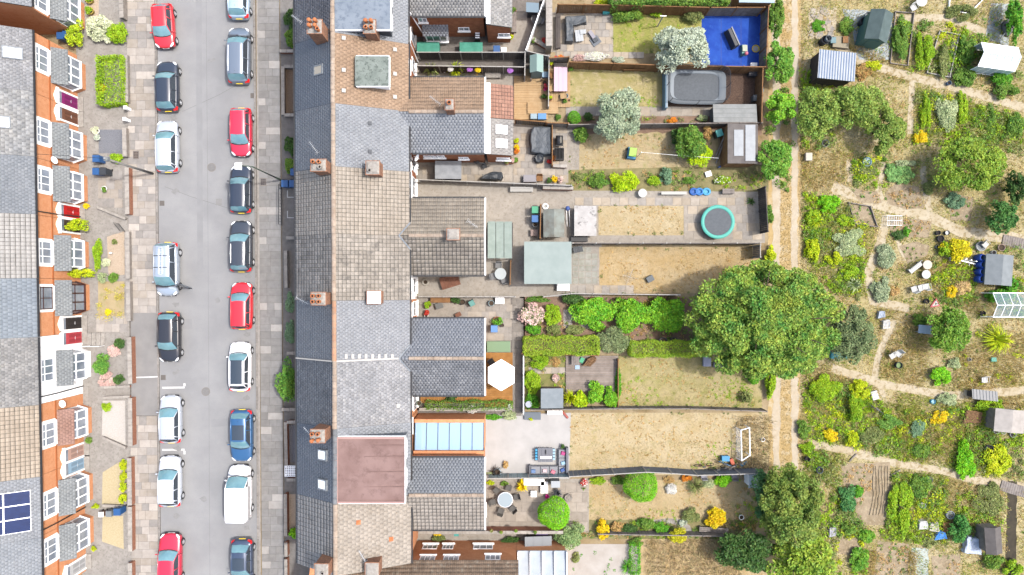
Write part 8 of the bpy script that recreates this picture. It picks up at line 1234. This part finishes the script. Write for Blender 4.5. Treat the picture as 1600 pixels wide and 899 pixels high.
# ================================================================ shrubs, vegetables
for px, py, rx, ry, h, m, lf, lb_ in ((1410, 62, 15, 38, 1.0, G_MID, .08, 'leafy potato row in a plank edged bed'), (1447, 76, 16, 38, 1.1, G_BRIGHT, .08, 'dense bright green vegetable row'), (1475, 90, 11, 34, .9, G_OLIVE, .07, 'olive vegetable row next to the plank walk'), (1512, 75, 15, 26, 1.0, G_MID, .09, 'sprawling green vegetable patch by the polytunnel'), (1512, 118, 20, 18, 1.0, G_MID, .08, 'green shrub near the sprawling vegetable patch'), (1567, 120, 20, 16, 1.2, G_FRESH, .08, 'green shrub in front of the polytunnel'), (1575, 142, 24, 14, 1.2, G_MID, .08, 'wide green shrub by the upper earth path'), (1507, 18, 26, 16, .8, G_OLIVE, .07, 'weedy herbs inside the white framed bed'), (1448, 180, 9, 40, .8, G_BRIGHT, .07, 'narrow yellow green bean row'), (1482, 175, 18, 36, .9, G_PALE, .08, 'pale flowering vegetable row'), (1505, 170, 9, 30, .7, G_BRIGHT, .07, 'narrow bright vegetable row'), (1550, 190, 8, 28, .6, G_MID, .07, 'thin green vegetable row'), (1590, 195, 16, 22, .9, G_MID, .08, 'green patch at the end of the vegetable rows'), (1440, 215, 12, 12, .7, F_YEL, .07, 'yellow flowered clump at the foot of the bean row'), (1392, 262, 8, 8, .5, leafmat('leaf_cabbage', '8cb464', '74a45c'), .08, 'bolted cabbage clump at the end of the oval bed'), (1415, 256, 18, 8, .6, G_PALE, .07, 'pale herbs at the top of the cabbage bed'), (1355, 265, 20, 14, .6, G_OLIVE, .06, 'mixed herbs by the blue tub'), (1298, 318, 20, 16, 1.1, VIV, .08, 'bright green shrub beside the track verge'), (1272, 340, 12, 14, .9, G_BRIGHT, .08, 'spiky bright shrub on the verge'), (1318, 344, 12, 9, .7, G_BRIGHT, .07, 'small bright shrub by the framed bed'), (1272, 390, 12, 22, 1.1, G_LIME, .09, 'yellow green tall shrub on the verge'), (1330, 378, 32, 26, .9, G_PALE, .08, 'sprawling pale leaved squash patch'), (1305, 405, 14, 14, .9, G_LIME, .08, 'yellow green clump near the squash patch'), (1330, 425, 16, 14, .9, G_BRIGHT, .08, 'bright clump next to the dusky tree'), (1388, 403, 22, 24, .8, leafmat('leaf_sagebush', 'b0bc94', '98a880'), .08, 'broad silvery sage bush'), (1378, 452, 17, 22, .8, leafmat('leaf_sagebush', 'b0bc94'), .08, 'silvery sage bush next to the earth path'), (1398, 456, 10, 9, .5, G_DRY, .06, 'dry brown clump beside the silvery sage bush'), (1495, 312, 17, 14, .8, G_BLUE, .08, 'grey green cabbage clump near the fruit tree'), (1455, 292, 12, 16, .6, G_OLIVE, .06, 'olive herbs in the brown bed under the fruit tree'), (1405, 368, 12, 9, .6, G_DARK, .07, 'dark green clump by the wire rack'), (1418, 362, 7, 8, .7, G_FRESH, .06, 'small fresh clump near the wire rack'), (1500, 392, 26, 20, 1.6, G_YEL, .09, 'brilliant yellow shrub beside the black pots'), (1482, 390, 12, 14, 1.2, G_BRIGHT, .08, 'green shrub between black pots and the yellow shrub'), (1582, 450, 14, 20, 1.5, G_FRESH, .1, 'bright vine behind the grey shed'), (1565, 462, 20, 12, 1.6, G_FRESH, .1, 'bright vine hanging over the greenhouse'), (1488, 455, 10, 12, .9, F_YEL, .07, 'yellow flowering clump next to the apple tree'), (1505, 450, 16, 16, .9, G_STRAW, .08, 'straw coloured dried clump next to the apple tree'), (1438, 500, 16, 10, .9, G_MID, .08, 'low green shrub beside the apple tree'), (1470, 588, 18, 16, 1.1, VIV, .08, 'vivid square clipped shrub by the lower earth path'), (1495, 568, 12, 10, .8, G_PALE, .07, 'pale shrub beside the vivid clipped shrub'), (1290, 610, 28, 24, 1.1, G_BRIGHT, .08, 'bright weedy shrub at the top of the lower plots'), (1345, 612, 18, 20, 1.2, G_LIME, .08, 'yellow green shrub beside the dark row'), (1338, 640, 14, 28, 1.3, G_BRIGHT, .08, 'tall bright row next to the bicycle'), (1300, 680, 14, 12, .9, F_YEL, .08, 'yellow flowering shrub by the grey path'), (1332, 688, 13, 14, .9, G_LIME, .08, 'lime shrub beside the yellow flowering shrub'), (1258, 670, 12, 18, 1.0, G_MID, .08, 'green shrub on the track verge of the lower plots'), (1263, 702, 13, 10, .8, G_BRIGHT, .08, 'bright clump on the verge near the grey path'), (1390, 660, 24, 12, .9, leafmat('leaf_asparagus', '88b04c', '6c9c44'), .07, 'feathery green asparagus bed'), (1365, 680, 22, 18, .8, G_OLIVE, .07, 'reddish olive herb bed'), (1435, 670, 18, 16, .8, G_BLUE, .07, 'blue green leek bed'), (1440, 705, 18, 14, .8, G_MID, .08, 'mid green bed by the grey path'), (1470, 652, 16, 14, .7, F_YEL, .08, 'yellow straw flower clump'), (1482, 625, 16, 12, .8, G_PALE, .08, 'pale green clump near the blue bucket'), (1510, 720, 18, 36, 1.3, VIV, .09, 'vivid tall shrub next to the earth path end'), (1560, 720, 26, 28, 1.2, G_LIME, .1, 'yellow green spiky thicket beside the ditch'), (1550, 632, 26, 12, 1.0, G_BRIGHT, .08, 'bright shrub behind the white shed'), (1325, 780, 16, 26, 1.0, leafmat('leaf_kale', '5c9450', '487f44'), .11, 'dark green kale patch beside the soil bed'), (1342, 770, 10, 12, .8, G_FRESH, .08, 'fresh clump reaching into the soil bed'), (1410, 790, 22, 44, 1.1, G_BRIGHT, .09, 'broad bright bramble bank beside the furrows'), (1440, 760, 20, 20, 1.0, G_MID, .08, 'green bramble bank by the earth path'), (1545, 780, 26, 30, .8, G_OLIVE, .08, 'olive grassy bank beside the ditch'), (1355, 838, 15, 14, .9, leafmat('leaf_squash', '7cae34', '649c30'), .13, 'big leaved squash plant by the lower bed'), (1345, 875, 18, 20, .9, leafmat('leaf_squash', '7cae34'), .13, 'big leaved squash plant at the lower edge'), (1328, 828, 14, 10, .8, G_MID, .08, 'green shrub by the rubbish bag'), (1505, 828, 20, 26, 1.8, leafmat('leaf_bay', '5f9c48', '4a883c'), .09, 'dark leafy shrub beside the dark shed'), (1555, 880, 18, 14, 1.2, G_MID, .09, 'green shrub near the dark shed'), (1585, 890, 16, 14, 1.0, G_BRIGHT, .09, 'bright shrub at the ditch end'), (1455, 848, 12, 12, .7, G_OLIVE, .07, 'olive clump by the mint sheet'), (1206, 405, 10, 22, 1.2, G_LIME, .08, 'yellow shrub on the track verge by the golden lawn'), (1203, 340, 8, 22, 1.0, G_MID, .07, 'green shrub behind the weathered end fence'), (1280, 40, 12, 10, .5, G_FRESH, .06, 'small weeds among the stepping stones'), (1325, 40, 14, 14, .8, G_MID, .07, 'leafy clump beside the stepping stones'), (1365, 102, 16, 8, .6, G_LIME, .07, 'yellow green clump at the path corner'), (1350, 112, 14, 14, .6, G_DRY, .08, 'dry brown clump beside the ribbed roof')): bush(px, py, (rx, ry), h, m, lb_, leaf=lf, lumps=16)
spiky(1553, 530, 26, 1.0, G_LIME, 'large yellow green arching grass clump', 160, wdt=.03); spiky(1330, 445, 14, .8, G_PALE, 'pale spiky plant near the sage bushes', 50); spiky(1272, 345, 14, .8, G_LIME, 'yellow spiky plant on the verge', 50)
for i in range(26):
    a = i*.618*2*PI; r_ = .95*math.sqrt((i+.5)/26); x, y = W(1404, 273); o = thing('cabbage', 'round blue green cabbage in the oval bed', 'cabbage', (x+r_*1.15*math.cos(a), y+r_*.75*math.sin(a), 0), 0, 'cabbages in the oval bed'); V, F = leaf_arrays(shell(60, .2, .2, .14, .02), .09, .8, .5); npmesh('leaves', V, F, MATS['leaf_cabbage'], o); MB().ball(0, 0, .16, .09, n=7, m=4).build('heart', MATS['leaf_cabbage'], o, True)
# ================================================================ sheds, frames and clutter
shed('dark green gabled shed on the plastic sheet', (1357, 16, 1393, 64), 2.3, 1.8, M('felt_darkgreen', c('6c8080'), c('5c7070'), sc=2, rough=.8), P('shed_teal', '6a9890'), 'y', R(-13)); shed('ribbed white and blue tin roof shelter', (1278, 80, 1336, 126), 2.0, 1.8, M('tin_white', c('d8dee8'), c('c4ccd8'), sc=1, rough=.4), WOODD, 'x', R(-6), True, 'shelter', 14, ribm=P('tin_blue', '8ca4c4'), door=False); shed('grey felt shed beside the four blue barrels', (1541, 398, 1584, 446), 1.55, 1.15, M('felt_grey', c('a4acb0'), c('949ca0'), sc=2, rough=.8), P('shed_blue', '8c9ca4'), 'y', R(-4)); shed('dark brown felt shed by the ditch', (1540, 824, 1566, 866), 1.7, 1.4, M('felt_brown', c('807a78'), c('706a68'), sc=2, rough=.85), WOODG, 'y', R(4)); shed('cream shed with grey annex and tyres', (1555, 640, 1602, 676), 1.7, 1.4, M('cream_roof', c('d8d0c8'), c('c4bcb4'), sc=2, rough=.7), STONE_W, 'y', R(-5)); shed('corrugated grey sheet lean-to near the far path', (1518, 610, 1558, 625), .9, .7, P('sheet_grey', 'a8a8a8'), WOODD, 'x', R(-6), True, 'lean_to', 8, door=False)
GH = glassmat('greenhouse_glass', (.2, .27, .3), .2)
def greenhouse(label, rx, h, hr, glass, n=4, rz=0.0, name='greenhouse'):
    x0, y0 = W(rx[0], rx[3], h); x1, y1 = W(rx[2], rx[1], h); o = thing(name, label, 'greenhouse', ((x0+x1)/2, (y0+y1)/2, 0), rz); a, b_ = (x1-x0)/2, (y1-y0)/2
    for i in range(n):
        xa, xb = -a+2*a*i/n+.02, -a+2*a*(i+1)/n-.02
        for s in (-1, 1): MB().loft([[(xa, s*b_, h), (xb, s*b_, h), (xb, 0, hr), (xa, 0, hr)], [(xa, s*b_, h+.01), (xb, s*b_, h+.01), (xb, 0, hr+.01), (xa, 0, hr+.01)]]).build('pane', glass, o); MB().box(xa, xb, s*b_-.005, s*b_+.005, .2, h-.02).build('pane', glass, o)
    for i in range(n+1):
        x = -a+2*a*i/n
        for s in (-1, 1): MB().tube([(x, s*b_, 0), (x, s*b_, h), (x, 0, hr+.03)], .03, 5).build('frame_bar', UPVC, o)
    [MB().tube([(-a, y, z), (a, y, z)], .035, 5).build('frame_rail', UPVC, o) for y, z in ((-b_, h), (b_, h), (0, hr+.03), (-b_, .05), (b_, .05))]
    return o
greenhouse('white framed glass greenhouse under the vine', (1551, 458, 1600, 496), 1.6, 2.1, GH); greenhouse('pale blue plastic polytunnel', (1530, 71, 1588, 108), 1.5, 2.0, glassmat('poly_plastic', (.33, .41, .46), .9, .3), 5, R(-8), 'polytunnel')
BB = P('barrel_navy', '2f5cc8', 2.6)
for i, (px, py) in enumerate(((1531, 403), (1532, 414), (1531, 425), (1530, 436))):
    o = thing('water_barrel', ('blue barrel next to the white ring', 'blue barrel second from the white ring', 'blue barrel third from the white ring', 'blue barrel farthest from the white ring')[i], 'barrel', W(px, py, .5), 0, 'blue barrels beside the grey shed'); MB().lathe(0, 0, [(.26, 0), (.31, .25), (.31, .65), (.27, .9), (.22, .9), (.22, .5)], 16, cap=False).lathe(0, 0, [(.24, .01), (.24, .02)], 12).build('drum', BB, o, True); MB().cyl(0, 0, .5, .55, .215, n=12).build('water', SOOT, o)
def tub(px, py, r, h, label, mat, inner=SOOT, name='tub', cat='tub'):
    o = thing(name, label, cat, W(px, py, h)); MB().lathe(0, 0, [(r*.85, 0), (r, h), (r*.9, h), (r*.86, h*.7)], 14, cap=False).lathe(0, 0, [(r*.83, .005), (r*.83, .02)], 12).build('shell', mat, o, True); MB().cyl(0, 0, h*.6, h*.7, r*.87, n=12).build('fill', inner, o); return o
GP = P('tub_grey', '8c9498'); KP = P('tub_black', '3c4044'); WP = P('tub_white', 'e4e4e0')
for a in ((1357, 24, .3, .8, 'grey water butt at the upper corner of the green shed', GP, GP), (1353, 47, .32, .8, 'grey water butt at the lower corner of the green shed', GP, GP), (1350, 33, .3, .7, 'black water butt between the grey butts', KP), (1290, 62, .35, .8, 'large black barrel by the planting crates', KP), (1295, 60, .25, .9, 'silver barrel behind the large black barrel', GP, GP), (1533, 385, .42, .3, 'white round tub of junk next to the blue barrels', WP, GP), (1553, 395, .2, .3, 'white ring tub at the shed corner', WP), (1565, 387, .3, .3, 'pinkish round tub by the far plank walk', P('tub_pink', 'd0b4a4'), SOIL), (1470, 373, .28, .35, 'black pot by the yellow shrub, larger', KP), (1466, 364, .2, .3, 'black pot next to the larger black pot', KP), (1480, 364, .2, .3, 'black pot with pale fill near the yellow shrub', KP, WP), (1465, 386, .16, .25, 'small grey pot near the black pots', GP), (1448, 471, .22, .35, 'black bucket by the triangular sign', KP), (1405, 571, .28, .5, 'dark barrel filled green near the white chair', KP, P('algae', '7c9c54')), (1458, 628, .2, .3, 'bright blue bucket in the lower plots', P('bucket_blue', '34a8d8', 2.6), P('bucket_in', 'a8dcf0')), (1557, 673, .26, .25, 'white tyre tub under the cream shed', WP), (1583, 679, .26, .25, 'white tyre tub at the end of the cream shed', WP), (1568, 675, .22, .2, 'tub of green plants under the cream shed', WP, P('algae', '7c9c54')), (1281, 735, .28, .4, 'dark blue tub near the oak', P('tub_slate', '5c6880')), (1452, 750, .28, .3, 'slate blue bag tub on the bramble bank', P('tub_slate', '5c6880'), GP), (1485, 805, .35, .35, 'silver tub by the rubbish heap', P('tub_steel', 'b4bcc8'), GP), (1442, 790, .25, .3, 'pale tub on the bramble bank', P('tub_steel', 'b4bcc8'), WP), (1355, 253, .38, .35, 'pale blue tub under the willow thicket', P('tub_sky', '9cc8e0'), P('tub_skyin', 'c4e0ec')), (1290, 224, .3, .3, 'grey tub in the shade of the feathery tree', GP), (1515, 562, .14, .25, 'white small pot near the lower chair', WP), (1546, 702, .35, .5, 'dark compost drum in the lower plots', KP), (1262, 718, .2, .5, 'dark can by the oak', KP), (1536, 490, .22, .35, 'black bucket by the greenhouse corner', KP), (1483, 155-25, .18, .3, 'blue bucket at the foot of the plank walk', P('bucket_slate', '7088a8'))): tub(*a)
def frame(label, pts, mat=WOODG, h=.22, name='bed_frame'):
    a0 = W(*pts[0]); o = thing(name, label, 'bed frame', (*a0, 0))
    for p, q in zip(pts, pts[1:]+pts[:1]): a, e = W(*p), W(*q); L = math.hypot(e[0]-a[0], e[1]-a[1]); MB().cbox((a[0]+e[0])/2-a0[0], (a[1]+e[1])/2-a0[1], 0, L-.06, .06, h, math.atan2(e[1]-a[1], e[0]-a[0])).build('plank', mat, o)
    [MB().cbox(W(*p)[0]-a0[0], W(*p)[1]-a0[1], 0, .08, .08, h+.06).build('corner_post', mat, o) for p in pts]; return o
for lb_, pts, m in (('slanting timber frame round the bare earth bed', [(1324, 317), (1358, 323), (1369, 355), (1334, 350)], WOODG), ('white framed weedy bed by the far path', [(1482, -10), (1538, -4), (1512, 23), (1480, 18)], UPVC), ('plank frame round the leafy potato row', [(1397, 20), (1426, 22), (1416, 104), (1389, 100)], WOODG), ('plank frame round the olive vegetable row', [(1466, 50), (1496, 56), (1481, 122), (1446, 115)], CONCP)): frame(lb_, pts, m)
for pts, lb_ in (([(1490, 62), (1482, 125)], 'narrow plank walk between vegetable rows'), ([(1565, 375), (1612, 385)], 'slatted timber walk at the far plot edge'), ([(1562, 758), (1612, 772)], 'pale plank bridge over the ditch')):
    a, e = W(*pts[0]), W(*pts[1]); L = math.hypot(e[0]-a[0], e[1]-a[1]); wd = .45 if 'narrow' in lb_ else .9; o = thing('plank_walk', lb_, 'walkway', ((a[0]+e[0])/2, (a[1]+e[1])/2, 0), math.atan2(e[1]-a[1], e[0]-a[0])); [MB().cbox(-L/2+.2*(i+.5), 0, .06, .18, wd, .04).build('plank', WOODG, o) for i in range(int(L/.2))]; [MB().cbox(0, s*wd*.4, 0, L, .06, .06).build('bearer', WOODG, o) for s in (-1, 1)]
o = thing('wire_rack', 'white wire rack table on the brown bed', 'rack', W(1397, 345, .4)); [MB().tube([(-.6+.15*i, -.4, .45), (-.6+.15*i, .4, .45)], .015, 4).build('wire', STONEW, o) for i in range(9)]; [MB().tube([(-.62, y, .45), (.62, y, .45)], .02, 4).build('rail', STONEW, o) for y in (-.4, 0, .4)]; [MB().tube([(sx*.6, sy*.38, .45), (sx*.6, sy*.38, 0)], .02, 4).build('leg', STONEW, o) for sx in (-1, 1) for sy in (-1, 1)]
o = thing('picket_panel', 'white picket panel leaning in front of the yellow shrub', 'fence panel', W(1504, 407, .4), R(-14)); [MB().cbox(-.85+.42*i, .1, .1, .1, .06, .75).cbox(-.85+.42*i, .0, .05, .1, .5, .05).build('picket', UPVC, o) for i in range(5)]; MB().cbox(0, -.05, .3, 2.2, .06, .1).build('rail', UPVC, o)
bench(1430, 418, 1.2, 'white bench beside two round stump tables', WP, R(38)); table_round(1449, 414, .38, .5, 'round cream stump table, upper', P('stump', 'e0d4c4')); table_round(1447, 429, .36, .45, 'round white wicker table, lower', WP); chair(1429, 452, R(200), 'white plastic chair on the grass, by the bush', WP); chair(1448, 448, R(190), 'white plastic chair on the grass, beside its twin', WP); table_rect(1439, 450, .5, .5, .45, 'small white plastic table between two chairs', WP, .3, 3)
o = thing('warning_sign', 'red bordered triangular road sign lying by the black bucket', 'sign', W(1459, 474), R(10)); MB().loft([[(-.5, -.28, z), (.35, -.3, z), (.2, .4, z)] for z in (.1, .13)]).build('border', P('sign_red', 'd0485c', 2.4), o); MB().loft([[(-.3, -.2, z), (.25, -.21, z), (.15, .24, z)] for z in (.131, .14)]).build('face', WP, o); MB().cbox(.04, -.08, .141, .06, .2, .006).cbox(.12, -.03, .141, .1, .05, .006).build('symbol', SOOT, o); MB().cbox(0, 0, 0, .3, .3, .1).build('prop', WOODD, o)
table_rect(1445, 515, 1.1, .7, .6, 'pale blue table in the shade of the apple tree', P('table_blue', 'c8dcec'), -.1, 3); chair(1395, 556, R(30), 'white plastic chair tipped by the green barrel', WP); chair(1404, 553, R(-40), 'white plastic chair beside the tipped chair', WP); chair(1539, 594, 0, 'lone white plastic chair near the far path', WP); table_round(1440, 2, .45, .6, 'white round table by the upper path', WP); chair(1428, 12, .5, 'white chair by the upper round table', WP)
o = drape('tarpaulin', 'turquoise tarpaulin between the great tree and dusky tree', 'tarpaulin', 1313, 556, [(-.8, -.25), (.85, -.2), (.8, .25), (-.7, .3)], .3, P('tarp_teal', '5cc0cc', 2.6), 0, 2); drape('tarpaulin', 'bright blue tarpaulin in the rubbish heap', 'tarpaulin', 1470, 838, [(-.5, -.3), (.5, -.2), (.4, .3), (-.2, .4)], .35, P('tarp_blue', '3c8ce0', 2.6), 0, 4); drape('tarpaulin', 'pale blue tarpaulin tied beside the dark shed', 'tarpaulin', 1520, 853, [(-.7, -.6), (.7, -.75), (.7, .5), (-.4, .75)], .5, P('tarp_pale', 'd0dcf0', 2.6), 0, 6); drape('rubbish_bag', 'white rubbish sacks in the heap', 'rubbish', 1443, 822, [(-.4, -.3), (.4, -.3), (.3, .4), (-.3, .4)], .4, WP, 0, 5); drape('rubbish_bag', 'white cloth heap beside the blue tarpaulin', 'rubbish', 1460, 824, [(-.4, -.3), (.4, -.4), (.3, .4), (-.3, .3)], .35, P('cloth_cream', 'e4dccc'), 0, 8); drape('rubbish_bag', 'pale sack by the lower thicket', 'rubbish', 1301, 832, [(-.3, -.4), (.25, -.3), (.3, .4), (-.25, .4)], .35, P('sack_grey', 'c4c4cc'), 0, 9); drape('rubbish_bag', 'white sack at the path junction by the dusky tree', 'rubbish', 1377, 492, [(-.3, -.3), (.3, -.2), (.3, .3), (-.2, .3)], .35, P('sack_blue', 'c8d4e8'), 0, 10); drape('rubbish_bag', 'white sack by the dusky tree trunk', 'rubbish', 1385, 507, [(-.3, -.4), (.35, -.3), (.3, .4), (-.3, .3)], .35, WP, 0, 11); drape('scrap_heap', 'heap of brown brushwood near the cream shed', 'brushwood', 1520, 652, [(-.8, -.5), (.7, -.5), (.8, .4), (-.5, .6)], .4, M('rusty_wood', c('a8825c')), 0, 12); drape('scrap_heap', 'heap of brown boards in the rubbish heap', 'rubbish', 1480, 825, [(-.3, -.4), (.4, -.3), (.3, .5), (-.3, .4)], .3, WOODF, 0, 13)
o = thing('bicycle', 'dark bicycle lying in the lower plots', 'bicycle', W(1364, 638), R(-35)); bike(o, P('bike_dark', '6c7080')); boxthing('beehive', 'white box standing by the track', 'box', 1264, 245, .5, .6, .5, P('hive', 'dcd4c4')); boxthing('storage_box', 'white basin lying in the lower plots', 'box', 1367, 618, .5, .7, .3, WP, .3); boxthing('storage_box', 'teal crate near the far path', 'box', 1553, 562, .4, .3, .3, P('crate_teal', '64b8a0')); boxthing('planter_crate', 'wooden planting crate filled with clutter', 'crate', 1314, 66, 1.3, .9, .4, WOODG, -.1, P('crate_fill', 'a89c80')); boxthing('planter_crate', 'small pale crate with orange pots', 'crate', 1321, 62, .4, .5, .55, WOODF); boxthing('planter_crate', 'blue topped crate beside the black barrel', 'crate', 1302, 63, .4, .45, .5, P('crate_blue', '7ca0a8')); chair(1540, 382, .8, 'white metal chair by the white round tub', WP) 
o = thing('net_tunnel', 'grey net heaped beside the polytunnel path', 'net', W(1572, 45)); MB().lathe(0, 0, [(.5, 0), (.45, .25), (.2, .4)], 10, 1, 1.5).build('heap', P('net_dark', '7c7c7c'), o, True); MB().tube([(-.4, -.7, .1), (0, 0, .45), (.4, .7, .1)], .03, 5).build('hoop', ALU, o)
for px, py, lb_ in ((1331, 715, 'grey log leaning by the oak'), (1398, 738, 'pale log beside the furrows'), (1330, 812, 'pale plank across the soil bed end')): a = W(px, py); o = thing('log', lb_, 'log', (*a, 0), rng.uniform(-1, 1)); MB().tube([(-.45, 0, .08), (.45, 0, .1)], .08, 8, .06).build('bark_skin', WOODG, o, True); MB().cyl(.45, 0, .02, .16, .03).build('stub', WOODG, o)
